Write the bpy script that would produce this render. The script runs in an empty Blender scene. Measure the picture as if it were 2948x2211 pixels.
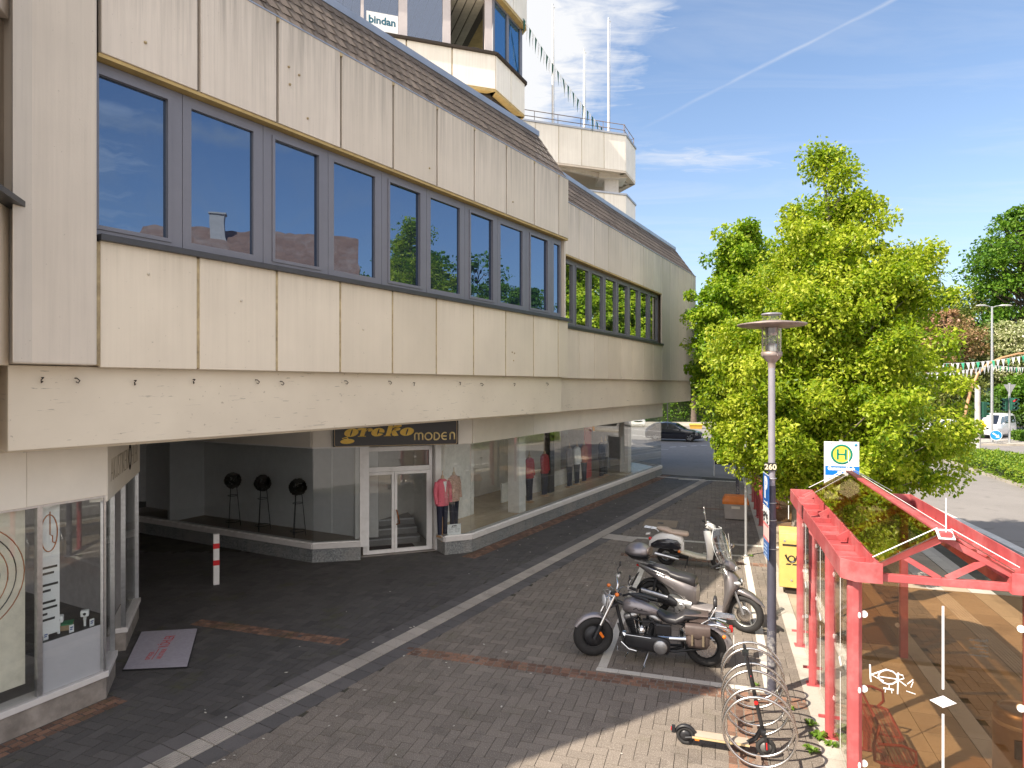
import bpy, bmesh, math, random
import numpy as np
from mathutils import Vector, Matrix, noise
R = math.radians
random.seed(7)
sc = bpy.context.scene
COL = sc.collection

# ---------------------------------------------------------------- camera
CAMH = 4.3
cd = bpy.data.cameras.new("camera"); cam = bpy.data.objects.new("camera", cd); COL.objects.link(cam)
cam.location = (0, 0, CAMH); cam.rotation_euler = (R(90), 0, 0)
cd.sensor_width = 36; cd.lens = 1400 / 2212 * 36; cd.shift_y = 0.0011
cd.clip_start = 0.05; cd.clip_end = 3000
sc.camera = cam

# ---------------------------------------------------------------- light
SUN_EL = 46.0
LIGHT_AZ = 29.0                      # heading of the light over the ground, from +X towards +Y
sd = bpy.data.lights.new("sun", 'SUN'); sun = bpy.data.objects.new("sun", sd); COL.objects.link(sun)
sd.energy = 4.3; sd.angle = R(0.5); sd.color = (1.0, 0.90, 0.76)
_t = Vector((math.cos(R(LIGHT_AZ)) * math.cos(R(SUN_EL)), math.sin(R(LIGHT_AZ)) * math.cos(R(SUN_EL)), -math.sin(R(SUN_EL))))
sun.rotation_euler = _t.to_track_quat('-Z', 'Y').to_euler()
sun.location = (-20, -10, 30)
sc.view_settings.view_transform = 'Standard'; sc.view_settings.look = 'None'
sc.view_settings.exposure = 1.2; sc.view_settings.gamma = 1.0
sc.view_settings.use_curve_mapping = False
try:
    sc.cycles.transparent_max_bounces = 24; sc.cycles.max_bounces = 8
    sc.cycles.diffuse_bounces = 6; sc.cycles.glossy_bounces = 4; sc.cycles.transmission_bounces = 6
    sc.cycles.caustics_reflective = False; sc.cycles.caustics_refractive = False
    sc.cycles.sample_clamp_indirect = 4.0
except Exception:
    pass

class NT:
    """tiny node-graph helper"""
    def __init__(s, tree):
        s.t = tree; s.n = tree.nodes; s.l = tree.links
    def node(s, typ, **kw):
        nd = s.n.new(typ)
        for k, v in kw.items(): setattr(nd, k, v)
        return nd
    def put(s, sock, v):
        if isinstance(v, bpy.types.NodeSocket): s.l.new(v, sock)
        else: sock.default_value = v
    def math(s, op, a, b=0.0, c=0.0, clamp=False):
        m = s.node('ShaderNodeMath', operation=op, use_clamp=clamp)
        s.put(m.inputs[0], a); s.put(m.inputs[1], b); s.put(m.inputs[2], c)
        return m.outputs[0]
    def mix(s, f, a, b, blend='MIX'):
        m = s.node('ShaderNodeMix', data_type='RGBA', blend_type=blend)
        s.put(m.inputs[0], f); s.put(m.inputs[6], a); s.put(m.inputs[7], b)
        return m.outputs[2]
    def noise(s, vec, scale, detail=4.0, rough=0.55, dist=0.0):
        n = s.node('ShaderNodeTexNoise')
        s.put(n.inputs['Vector'], vec); n.inputs['Scale'].default_value = scale
        n.inputs['Detail'].default_value = detail; n.inputs['Roughness'].default_value = rough
        n.inputs['Distortion'].default_value = dist
        return n.outputs['Fac']
    def ramp(s, f, p0, p1, a=(0, 0, 0, 1), b=(1, 1, 1, 1)):
        r = s.node('ShaderNodeValToRGB'); e = r.color_ramp.elements
        e[0].position = p0; e[1].position = p1; e[0].color = a; e[1].color = b
        s.put(r.inputs[0], f)
        return r.outputs[0]
    def mapping(s, vec, scale=(1, 1, 1), rot=(0, 0, 0), loc=(0, 0, 0)):
        m = s.node('ShaderNodeMapping'); s.put(m.inputs[0], vec)
        m.inputs['Scale'].default_value = scale; m.inputs['Rotation'].default_value = rot; m.inputs['Location'].default_value = loc
        return m.outputs[0]

# ---------------------------------------------------------------- sky
world = bpy.data.worlds.new("World"); sc.world = world; world.use_nodes = True
world.node_tree.nodes.clear(); g = NT(world.node_tree)
sky = g.node('ShaderNodeTexSky', sky_type='NISHITA'); sky.sun_disc = False
sky.sun_elevation = R(SUN_EL); sky.sun_rotation = R(241); sky.air_density = 1.0; sky.dust_density = 0.6; sky.ozone_density = 2.0
tc = g.node('ShaderNodeTexCoord'); sep = g.node('ShaderNodeSeparateXYZ'); g.put(sep.inputs[0], tc.outputs['Generated'])
zc = g.math('MAXIMUM', sep.outputs[2], 0.06)
qx = g.math('DIVIDE', sep.outputs[0], zc); qy = g.math('DIVIDE', sep.outputs[1], zc)
cq = g.node('ShaderNodeCombineXYZ'); g.put(cq.inputs[0], qx); g.put(cq.inputs[1], qy)
Q = cq.outputs[0]
def ellipse(cx, cy, a, b, rot):
    dx = g.math('SUBTRACT', qx, cx); dy = g.math('SUBTRACT', qy, cy)
    c_, s_ = math.cos(rot), math.sin(rot)
    ex = g.math('DIVIDE', g.math('ADD', g.math('MULTIPLY', dx, c_), g.math('MULTIPLY', dy, s_)), a)
    ey = g.math('DIVIDE', g.math('ADD', g.math('MULTIPLY', dx, -s_), g.math('MULTIPLY', dy, c_)), b)
    return g.math('SUBTRACT', 1.0, g.math('SQRT', g.math('ADD', g.math('MULTIPLY', ex, ex), g.math('MULTIPLY', ey, ey))))
wisp = g.noise(g.mapping(Q, (2.2, 5.5, 1), (0, 0, 0.5)), 2.2, 9, 0.62, 0.9)
soft = g.noise(g.mapping(Q, (2.4, 1.2, 1)), 1.6, 7, 0.6, 0.5)
m1 = g.math('MULTIPLY', g.math('ADD', g.math('ADD', ellipse(-0.02, 1.95, 0.44, 1.12, 0.05), g.math('MULTIPLY', g.math('SUBTRACT', wisp, 0.5), 1.1)), g.math('MULTIPLY', g.math('SUBTRACT', soft, 0.5), 0.8)), 1.8, clamp=True)
m2 = g.math('MULTIPLY', g.math('ADD', ellipse(0.78, 2.86, 0.5, 0.16, 0.12), g.math('MULTIPLY', g.math('SUBTRACT', wisp, 0.55), 2.6)), 0.55, clamp=True)
# contrail: distance to a line from (0.51,2.51) to (0.99,1.68)
lx, ly = 0.48, -0.83; ln = math.hypot(lx, ly); nx_, ny_ = -ly / ln, lx / ln
wob = g.math('MULTIPLY', g.math('SUBTRACT', g.noise(Q, 3.0, 3), 0.5), 0.03)
dl = g.math('ABSOLUTE', g.math('ADD', wob, g.math('ADD', g.math('MULTIPLY', g.math('SUBTRACT', qx, 0.51), nx_), g.math('MULTIPLY', g.math('SUBTRACT', qy, 2.51), ny_))))
along = g.math('ADD', g.math('MULTIPLY', g.math('SUBTRACT', qx, 0.51), lx / ln), g.math('MULTIPLY', g.math('SUBTRACT', qy, 2.51), ly / ln))
cw = g.math('SUBTRACT', 1.0, g.math('DIVIDE', dl, 0.017), clamp=True)
cm = g.math('MULTIPLY', cw, g.math('MULTIPLY', g.math('ADD', along, 0.1), 1.3, clamp=True), clamp=True)
m3 = g.math('MULTIPLY', cm, g.math('MULTIPLY', g.noise(Q, 9.0, 6, 0.7), 0.62), clamp=True)
m4 = g.math('MULTIPLY', g.math('SUBTRACT', g.noise(g.mapping(Q, (0.8, 2.6, 1), (0, 0, 0.35), (3.1, 0.7, 0)), 0.9, 8, 0.62, 0.8), 0.47), 1.5, clamp=True)
m4 = g.math('MULTIPLY', m4, 0.5)
cl = g.math('MAXIMUM', g.math('MAXIMUM', m1, m2), g.math('MAXIMUM', m3, m4))
m5 = g.math('MULTIPLY', g.math('ADD', ellipse(2.85, -0.1, 0.14, 0.8, 0.0), g.math('MULTIPLY', g.math('SUBTRACT', wisp, 0.5), 1.5)), 0.4, clamp=True)
cl = g.math('MAXIMUM', cl, m5)
cl = g.math('MULTIPLY', cl, g.math('MULTIPLY', sep.outputs[2], 6.0, clamp=True))
hs = g.node('ShaderNodeHueSaturation'); hs.inputs['Saturation'].default_value = 1.0; hs.inputs['Value'].default_value = 0.66
g.put(hs.inputs['Color'], sky.outputs[0])
hz = g.math('POWER', g.math('SUBTRACT', 1.0, g.math('MULTIPLY', sep.outputs[2], 1.7), clamp=True), 2.0)
skc = g.mix(g.math('MULTIPLY', hz, 0.55), hs.outputs[0], (1.75, 2.0, 2.55, 1))
skc = g.mix(cl, skc, (2.8, 2.83, 2.9, 1))
# bright cloud bank added in the unseen sky behind the camera to fill shaded facades
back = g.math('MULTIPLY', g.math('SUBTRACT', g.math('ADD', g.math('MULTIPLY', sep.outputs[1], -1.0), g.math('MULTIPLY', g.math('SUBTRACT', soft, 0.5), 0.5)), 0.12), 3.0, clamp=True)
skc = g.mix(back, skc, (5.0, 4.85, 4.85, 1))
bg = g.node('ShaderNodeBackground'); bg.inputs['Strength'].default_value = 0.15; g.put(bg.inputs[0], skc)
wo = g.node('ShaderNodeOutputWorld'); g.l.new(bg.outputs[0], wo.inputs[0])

# ---------------------------------------------------------------- scene axes (plaza grid)
CU, SU = 0.9542, 0.2992
def UV(u, v, z=0.0): return Vector((CU * u + SU * v, -SU * u + CU * v, z))
ROTU = math.atan2(-SU, CU)
def G(px, py, z=0.0):
    """real ground-plane point that lies under a photo position (2212 x 1659 grid), for surveying only"""
    Y = 1400 * (CAMH - z) / (py - 832); return Vector(((px - 1106) / 1400 * Y, Y, z))

# ---------------------------------------------------------------- object helpers
def tag(o, label=None, cat=None, group=None, kind=None):
    if label: o['label'] = label
    if cat: o['category'] = cat
    if group: o['group'] = group
    if kind: o['kind'] = kind
    return o
def thing(name, label, cat, loc=(0, 0, 0), rotz=0.0, group=None):
    o = bpy.data.objects.new(name, None); COL.objects.link(o)
    o.location = loc; o.rotation_euler = (0, 0, rotz); o.empty_display_size = 0.2
    return tag(o, label, cat, group)
KIDS = {}
def copy_tree(o, parent=None):
    c = o.copy(); COL.objects.link(c)
    if parent is not None: c.parent = parent
    KIDS[c.name] = []
    if parent is not None: KIDS.setdefault(parent.name, []).append(c)
    for k in list(KIDS.get(o.name, [])): copy_tree(k, c)
    return c

def fit(pts):
    return [Vector(p) for p in pts]

class MB:
    def __init__(s): s.v = []; s.f = []; s.m = []; s.s = []
    def add(s, vs, fs, m=0, smooth=False, M=None):
        b = len(s.v)
        for p in vs:
            p = Vector(p)
            s.v.append(M @ p if M is not None else p)
        for f in fs:
            s.f.append([b + i for i in f]); s.m.append(m); s.s.append(smooth)
        return s
    def box(s, x0, x1, y0, y1, z0, z1, m=0, M=None):
        vs = [(x0, y0, z0), (x1, y0, z0), (x1, y1, z0), (x0, y1, z0), (x0, y0, z1), (x1, y0, z1), (x1, y1, z1), (x0, y1, z1)]
        return s.add(vs, [(3, 2, 1, 0), (4, 5, 6, 7), (0, 1, 5, 4), (1, 2, 6, 5), (2, 3, 7, 6), (3, 0, 4, 7)], m, False, M)
    def prism(s, poly, z0, z1, m=0, M=None, smooth=False):
        n = len(poly); vs = [(p[0], p[1], z0) for p in poly] + [(p[0], p[1], z1) for p in poly]
        fs = [list(range(n))[::-1], list(range(n, 2 * n))] + [(i, (i + 1) % n, n + (i + 1) % n, n + i) for i in range(n)]
        return s.add(vs, fs, m, smooth, M)
    def quad(s, a, b, c, d, m=0, M=None): return s.add([a, b, c, d], [(0, 1, 2, 3)], m, False, M)
    def slab(s, a, b, c, d, t, m=0, M=None):
        a, b, c, d = map(Vector, (a, b, c, d)); n = (b - a).cross(d - a).normalized() * t
        vs = [a, b, c, d, a + n, b + n, c + n, d + n]
        return s.add(vs, [(3, 2, 1, 0), (4, 5, 6, 7), (0, 1, 5, 4), (1, 2, 6, 5), (2, 3, 7, 6), (3, 0, 4, 7)], m, False, M)
    def tube(s, pts, r, n=8, m=0, M=None, caps=True, closed=False):
        pts = fit(pts); k = len(pts); rs = r if isinstance(r, (list, tuple)) else [r] * k
        vs = []; up = None
        for i, p in enumerate(pts):
            if closed: d = (pts[(i + 1) % k] - pts[i - 1])
            else: d = (pts[min(i + 1, k - 1)] - pts[max(i - 1, 0)])
            d = d.normalized() if d.length > 1e-9 else Vector((0, 0, 1))
            if up is None:
                up = Vector((0, 0, 1)) if abs(d.z) < 0.9 else Vector((1, 0, 0))
            a = d.cross(up)
            if a.length < 1e-6: a = d.orthogonal()
            a.normalize(); b = a.cross(d).normalized(); up = b
            for j in range(n):
                t = 2 * math.pi * j / n
                vs.append(p + (a * math.cos(t) + b * math.sin(t)) * rs[i])
        fs = []
        for i in range(k if closed else k - 1):
            i2 = (i + 1) % k
            for j in range(n): fs.append((i * n + j, i * n + (j + 1) % n, i2 * n + (j + 1) % n, i2 * n + j))
        s.add(vs, fs, m, n > 5, M)
        if caps and not closed:
            s.add(vs[:n], [list(range(n))[::-1]], m, False, M); s.add(vs[-n:], [list(range(n))], m, False, M)
        return s
    def bar(s, a, b, w, h, m=0, M=None, up=(0, 0, 1)):
        a, b = Vector(a), Vector(b); d = (b - a).normalized(); x = d.cross(Vector(up))
        if x.length < 1e-5: x = d.orthogonal()
        x = x.normalized() * w / 2; y = x.cross(d).normalized() * h / 2
        vs = [a - x - y, a + x - y, a + x + y, a - x + y, b - x - y, b + x - y, b + x + y, b - x + y]
        return s.add(vs, [(3, 2, 1, 0), (4, 5, 6, 7), (0, 1, 5, 4), (1, 2, 6, 5), (2, 3, 7, 6), (3, 0, 4, 7)], m, False, M)
    def lathe(s, prof, n=20, m=0, M=None, smooth=True, cap=True):
        vs = []
        for r_, h in prof:
            for j in range(n):
                t = 2 * math.pi * j / n; vs.append((r_ * math.cos(t), r_ * math.sin(t), h))
        fs = []
        for i in range(len(prof) - 1):
            for j in range(n): fs.append((i * n + j, i * n + (j + 1) % n, (i + 1) * n + (j + 1) % n, (i + 1) * n + j))
        s.add(vs, fs, m, smooth, M)
        if cap:
            if prof[0][0] > 1e-4: s.add(vs[:n], [list(range(n))[::-1]], m, False, M)
            if prof[-1][0] > 1e-4: s.add(vs[-n:], [list(range(n))], m, False, M)
        return s
    def ell(s, c, rad, nu=16, nv=10, m=0, M=None, z0=-1.0, z1=1.0):
        vs = []; fs = []; c = Vector(c)
        a0, a1 = math.asin(z0), math.asin(z1)
        for i in range(nv + 1):
            a = a0 + (a1 - a0) * i / nv
            for j in range(nu):
                t = 2 * math.pi * j / nu
                vs.append(c + Vector((rad[0] * math.cos(a) * math.cos(t), rad[1] * math.cos(a) * math.sin(t), rad[2] * math.sin(a))))
        for i in range(nv):
            for j in range(nu): fs.append((i * nu + j, i * nu + (j + 1) % nu, (i + 1) * nu + (j + 1) % nu, (i + 1) * nu + j))
        fs.append(list(range(nu))[::-1]); fs.append(list(range(nv * nu, nv * nu + nu)))
        return s.add(vs, fs, m, True, M)
    def loft(s, secs, m=0, M=None, smooth=True, caps=True):
        n = len(secs[0]); vs = [p for q in secs for p in q]; fs = []
        for i in range(len(secs) - 1):
            for j in range(n): fs.append((i * n + j, i * n + (j + 1) % n, (i + 1) * n + (j + 1) % n, (i + 1) * n + j))
        s.add(vs, fs, m, smooth, M)
        if caps:
            s.add(secs[0], [list(range(n))[::-1]], m, smooth, M); s.add(secs[-1], [list(range(n))], m, smooth, M)
        return s
    def hull(s, secs, n=16, m=0, M=None, pw=2.4, smooth=True):
        """loft along x of super-ellipses: (x, y, z, half width, half height)"""
        out = []
        for (x, y, z, hw, hh) in secs:
            ring = []
            for j in range(n):
                t = 2 * math.pi * j / n; c_, s_ = math.cos(t), math.sin(t)
                ring.append(Vector((x, y + hw * math.copysign(abs(c_) ** (2 / pw), c_), z + hh * math.copysign(abs(s_) ** (2 / pw), s_))))
            out.append(ring)
        return s.loft(out, m, M, smooth)
    def torus(s, R_, r_, nu=32, nv=8, m=0, M=None, a0=0.0, a1=2 * math.pi, sq=1.0):
        full = abs(a1 - a0 - 2 * math.pi) < 1e-6; vs = []; fs = []
        k = nu if full else nu + 1
        for i in range(k):
            t = a0 + (a1 - a0) * i / nu
            for j in range(nv):
                q = 2 * math.pi * j / nv
                rr = R_ + r_ * math.cos(q)
                vs.append((rr * math.cos(t), rr * math.sin(t), r_ * sq * math.sin(q)))
        for i in range(nu):
            i2 = (i + 1) % k
            for j in range(nv): fs.append((i * nv + j, i2 * nv + j, i2 * nv + (j + 1) % nv, i * nv + (j + 1) % nv))
        return s.add(vs, fs, m, True, M)
    def text(s, body, size, M, m=0, ext=0.002, shear=0.0, off=0.0, align='CENTER', sx=1.0):
        cu = bpy.data.curves.new("t", 'FONT'); cu.body = body; cu.size = size; cu.extrude = ext
        cu.shear = shear; cu.offset = off; cu.align_x = align; cu.resolution_u = 3
        ob = bpy.data.objects.new("t", cu)
        me = bpy.data.meshes.new_from_object(ob)
        s.add([(v.co.x * sx, v.co.y, v.co.z) for v in me.vertices], [list(p.vertices) for p in me.polygons], m, False, M)
        bpy.data.objects.remove(ob); bpy.data.curves.remove(cu); bpy.data.meshes.remove(me)
        return s
    def build(s, name, mats, parent=None, origin=None, bevel=0.0, seg=2, label=None):
        me = bpy.data.meshes.new(name)
        o_ = Vector(origin) if origin is not None else Vector((0, 0, 0))
        me.from_pydata([tuple(p - o_) for p in s.v], [], s.f)
        mats = mats if isinstance(mats, (list, tuple)) else [mats]
        for mt in mats: me.materials.append(mt)
        me.polygons.foreach_set('material_index', s.m); me.polygons.foreach_set('use_smooth', s.s)
        me.update()
        ob = bpy.data.objects.new(name, me); COL.objects.link(ob)
        if parent is not None:
            ob.parent = parent; KIDS.setdefault(parent.name, []).append(ob)
        if bevel > 0:
            b = ob.modifiers.new("bevel", 'BEVEL'); b.width = bevel; b.segments = seg; b.limit_method = 'ANGLE'; b.angle_limit = R(40)
        if label: ob['label'] = label
        return ob

def frameM(origin, x, z=(0, 0, 1)):
    """matrix whose local x runs along x, local y along z x x, for text: y up when given up"""
    x = Vector(x).normalized(); z = Vector(z).normalized(); y = z.cross(x).normalized(); x = y.cross(z)
    return Matrix(((x.x, y.x, z.x, origin[0]), (x.y, y.y, z.y, origin[1]), (x.z, y.z, z.z, origin[2]), (0, 0, 0, 1)))
def T(x, y, z): return Matrix.Translation((x, y, z))
def RX(a): return Matrix.Rotation(a, 4, 'X')
def RY(a): return Matrix.Rotation(a, 4, 'Y')
def RZ(a): return Matrix.Rotation(a, 4, 'Z')
def SC(x, y, z): return Matrix.Diagonal((x, y, z, 1))

# ---------------------------------------------------------------- materials
MATS = {}
def mat(name, col, rough=0.6, metal=0.0, var=0.12, scale=6.0, bump=0.0, bscale=60.0, spec=0.5, coat=0.0, dirt=None, dirtamt=0.0, vec='Object', emit=None):
    if name in MATS: return MATS[name]
    m = bpy.data.materials.new(name); m.use_nodes = True; q = NT(m.node_tree); q.n.clear()
    p = q.node('ShaderNodeBsdfPrincipled'); out = q.node('ShaderNodeOutputMaterial'); q.l.new(p.outputs[0], out.inputs[0])
    t = q.node('ShaderNodeTexCoord').outputs[vec]
    c0 = tuple(max(0, c * (1 - var)) for c in col) + (1,); c1 = tuple(min(1, c * (1 + var)) for c in col) + (1,)
    c = q.mix(q.ramp(q.noise(t, scale, 5, 0.6), 0.3, 0.7), c0, c1)
    if dirt is not None:
        c = q.mix(q.math('MULTIPLY', q.ramp(q.noise(t, scale * 0.37, 8, 0.7), 0.48, 0.72), dirtamt), c, tuple(dirt) + (1,))
    q.put(p.inputs['Base Color'], c)
    p.inputs['Roughness'].default_value = rough; p.inputs['Metallic'].default_value = metal
    p.inputs['Specular IOR Level'].default_value = spec
    if coat: p.inputs['Coat Weight'].default_value = coat; p.inputs['Coat Roughness'].default_value = 0.05
    rn = q.math('ADD', rough - 0.06, q.math('MULTIPLY', q.noise(t, scale * 2.3, 4), 0.12), clamp=True); q.put(p.inputs['Roughness'], rn)
    if bump:
        b = q.node('ShaderNodeBump'); b.inputs['Strength'].default_value = bump; b.inputs['Distance'].default_value = 0.01
        q.put(b.inputs['Height'], q.noise(t, bscale, 6, 0.65)); q.put(p.inputs['Normal'], b.outputs[0])
    if emit:
        p.inputs['Emission Color'].default_value = tuple(emit[0]) + (1,); p.inputs['Emission Strength'].default_value = emit[1]
    MATS[name] = m
    return m

def glass(name, tint=(0.93, 0.96, 0.95), r0=0.05, body=None, rough=0.0, refl=(1, 1, 1), gain=1.0, wavy=0.0):
    """pane: transparent (or dark body) below a view-angle dependent mirror coat (Schlick)"""
    if name in MATS: return MATS[name]
    m = bpy.data.materials.new(name); m.use_nodes = True; q = NT(m.node_tree); q.n.clear()
    out = q.node('ShaderNodeOutputMaterial'); geo = q.node('ShaderNodeNewGeometry')
    d = q.node('ShaderNodeVectorMath', operation='DOT_PRODUCT'); q.l.new(geo.outputs['Normal'], d.inputs[0]); q.l.new(geo.outputs['Incoming'], d.inputs[1])
    c = q.math('ABSOLUTE', d.outputs['Value']); k = q.math('POWER', q.math('SUBTRACT', 1.0, c, clamp=True), 4.4)
    f = q.math('ADD', r0, q.math('MULTIPLY', k, gain * (1 - r0)), clamp=True)
    gl = q.node('ShaderNodeBsdfGlossy'); gl.inputs['Roughness'].default_value = rough; gl.inputs['Color'].default_value = tuple(refl) + (1,)
    if wavy:
        bp = q.node('ShaderNodeBump'); bp.inputs['Strength'].default_value = wavy; bp.inputs['Distance'].default_value = 0.05
        q.put(bp.inputs['Height'], q.noise(q.mapping(q.node('ShaderNodeTexCoord').outputs['Object'], (1.3, 1.3, 0.7)), 1.3, 2)); q.l.new(bp.outputs[0], gl.inputs['Normal'])
    if body is None:
        base = q.node('ShaderNodeBsdfTransparent'); base.inputs[0].default_value = tuple(tint) + (1,)
    else:
        base = q.node('ShaderNodeBsdfDiffuse'); base.inputs[0].default_value = tuple(body) + (1,)
    mx = q.node('ShaderNodeMixShader'); q.put(mx.inputs[0], f); q.l.new(base.outputs[0], mx.inputs[1]); q.l.new(gl.outputs[0], mx.inputs[2])
    q.l.new(mx.outputs[0], out.inputs[0]); MATS[name] = m
    return m

def cladding(name, col, stain, amount, ribs=0.0, top=None, run=1.5):
    """weathered painted concrete: vertical run-off streaks of dirt, specks"""
    m = bpy.data.materials.new(name); m.use_nodes = True; q = NT(m.node_tree); q.n.clear()
    p = q.node('ShaderNodeBsdfPrincipled'); out = q.node('ShaderNodeOutputMaterial'); q.l.new(p.outputs[0], out.inputs[0])
    t = q.node('ShaderNodeTexCoord').outputs['Object']
    st = q.noise(q.mapping(t, (7, 7, 0.22)), 1.6, 8, 0.68, 0.2)
    st2 = q.noise(q.mapping(t, (22, 22, 0.3)), 1.5, 4, 0.6)
    big = q.noise(t, 0.7, 4)
    c = q.mix(q.ramp(big, 0.3, 0.7), tuple(x * 0.93 for x in col) + (1,), tuple(min(1, x * 1.05) for x in col) + (1,))
    isl = q.node('ShaderNodeNewGeometry').outputs['Random Per Island']
    c = q.mix(1.0, c, q.mix(isl, (0.93, 0.925, 0.91, 1), (1.05, 1.05, 1.06, 1)), 'MULTIPLY')
    fac = q.math('MULTIPLY', q.math('ADD', q.ramp(st, 0.42, 0.78), q.math('MULTIPLY', q.ramp(st2, 0.5, 0.85), 0.5)), amount, clamp=True)
    if top is not None:
        zs_ = q.node('ShaderNodeSeparateXYZ'); q.put(zs_.inputs[0], t)
        fall = q.math('SUBTRACT', 1.0, q.math('DIVIDE', q.math('SUBTRACT', top, zs_.outputs[2]), q.math('MULTIPLY', run, q.math('ADD', 0.35, q.math('MULTIPLY', st2, 1.3)))), clamp=True)
        fac = q.math('ADD', q.math('MULTIPLY', fac, q.math('ADD', 0.3, q.math('MULTIPLY', isl, 0.25))), q.math('MULTIPLY', q.math('MULTIPLY', fall, q.ramp(st, 0.3, 0.75)), amount * 1.3), clamp=True)
    c = q.mix(fac, c, tuple(stain) + (1,))
    sp = q.ramp(q.noise(t, 26, 2, 0.5), 0.735, 0.76)
    c = q.mix(q.math('MULTIPLY', sp, 0.35), c, (0.16, 0.12, 0.08, 1))
    q.put(p.inputs['Base Color'], c); p.inputs['Roughness'].default_value = 0.62; p.inputs['Specular IOR Level'].default_value = 0.35
    b = q.node('ShaderNodeBump'); b.inputs['Strength'].default_value = 0.18; b.inputs['Distance'].default_value = 0.01
    q.put(b.inputs['Height'], q.math('ADD', q.noise(t, 45, 4), q.math('MULTIPLY', st2, ribs))); q.put(p.inputs['Normal'], b.outputs[0])
    MATS[name] = m
    return m

def paving(name, cols, speck, rough=0.8, moss=0.0, attr='tone', speckamt=0.5):
    """paver stone with exposed aggregate; per-stone tone from the 'tone' attribute"""
    m = bpy.data.materials.new(name); m.use_nodes = True; q = NT(m.node_tree); q.n.clear()
    p = q.node('ShaderNodeBsdfPrincipled'); out = q.node('ShaderNodeOutputMaterial'); q.l.new(p.outputs[0], out.inputs[0])
    t = q.node('ShaderNodeTexCoord').outputs['Object']
    a = q.node('ShaderNodeAttribute', attribute_name=attr).outputs['Fac']
    c = q.mix(a, tuple(cols[0]) + (1,), tuple(cols[1]) + (1,))
    c = q.mix(q.math('MULTIPLY', q.ramp(q.noise(t, 0.55, 5, 0.6), 0.35, 0.7), 0.35), c, tuple(x * 0.6 for x in cols[0]) + (1,))
    c = q.mix(q.math('MULTIPLY', q.ramp(q.noise(t, 1.7, 3, 0.5), 0.60, 0.68), 0.35), c, tuple(x * 0.45 for x in cols[0]) + (1,))
    ag = q.ramp(q.noise(t, 85, 2, 0.6), 0.52, 0.66)
    c = q.mix(q.math('MULTIPLY', ag, speckamt), c, tuple(speck) + (1,))
    ag2 = q.ramp(q.noise(t, 60, 2, 0.6), 0.32, 0.44, (1, 1, 1, 1), (0, 0, 0, 1))
    c = q.mix(q.math('MULTIPLY', ag2, 0.4), c, tuple(x * 0.45 for x in cols[0]) + (1,))
    if moss:
        c = q.mix(q.math('MULTIPLY', q.ramp(q.noise(t, 1.1, 8, 0.72), 0.56, 0.7), moss), c, (0.10, 0.10, 0.035, 1))
    q.put(p.inputs['Base Color'], c); p.inputs['Roughness'].default_value = rough; p.inputs['Specular IOR Level'].default_value = 0.3
    b = q.node('ShaderNodeBump'); b.inputs['Strength'].default_value = 0.35; b.inputs['Distance'].default_value = 0.006
    q.put(b.inputs['Height'], q.noise(t, 80, 4)); q.put(p.inputs['Normal'], b.outputs[0])
    MATS[name] = m
    return m

def leafmat(name, c0, c1, c2, trans=0.35):
    m = bpy.data.materials.new(name); m.use_nodes = True; q = NT(m.node_tree); q.n.clear()
    out = q.node('ShaderNodeOutputMaterial')
    a = q.node('ShaderNodeAttribute', attribute_name='tone').outputs['Fac']
    r_ = q.node('ShaderNodeValToRGB'); e = r_.color_ramp.elements
    e[0].position = 0.0; e[0].color = tuple(c0) + (1,); e[1].position = 1.0; e[1].color = tuple(c2) + (1,)
    k = e.new(0.5); k.color = tuple(c1) + (1,)
    q.put(r_.inputs[0], a)
    p = q.node('ShaderNodeBsdfPrincipled'); q.put(p.inputs['Base Color'], r_.outputs[0]); p.inputs['Roughness'].default_value = 0.45; p.inputs['Specular IOR Level'].default_value = 0.35
    tr = q.node('ShaderNodeBsdfTranslucent'); q.put(tr.inputs[0], q.mix(1.0, r_.outputs[0], (1.15, 1.25, 0.6, 1), 'MULTIPLY'))
    mx = q.node('ShaderNodeMixShader'); mx.inputs[0].default_value = trans
    q.l.new(p.outputs[0], mx.inputs[1]); q.l.new(tr.outputs[0], mx.inputs[2]); q.l.new(mx.outputs[0], out.inputs[0])
    MATS[name] = m
    return m

def tone_mesh(name, V, F, tone, mats, parent=None, per=4, smooth=False, mi=None):
    """numpy mesh of quads with a per-corner-free 'tone' value stored on faces"""
    me = bpy.data.meshes.new(name); nv, nf = len(V), len(F)
    me.vertices.add(nv); me.vertices.foreach_set('co', np.asarray(V, np.float32).ravel())
    me.loops.add(nf * per); me.loops.foreach_set('vertex_index', np.asarray(F, np.int32).ravel())
    me.polygons.add(nf); me.polygons.foreach_set('loop_start', np.arange(nf, dtype=np.int32) * per)
    try: me.polygons.foreach_set('loop_total', np.full(nf, per, np.int32))
    except Exception: pass
    if mi is not None: me.polygons.foreach_set('material_index', np.asarray(mi, np.int32))
    me.polygons.foreach_set('use_smooth', np.full(nf, smooth, bool))
    at = me.attributes.new('tone', 'FLOAT', 'FACE'); at.data.foreach_set('value', np.asarray(tone, np.float32))
    for mt in (mats if isinstance(mats, (list, tuple)) else [mats]): me.materials.append(mt)
    me.update(calc_edges=True); me.validate()
    ob = bpy.data.objects.new(name, me); COL.objects.link(ob)
    if parent is not None:
        ob.parent = parent; KIDS.setdefault(parent.name, []).append(ob)
    return ob

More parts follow.
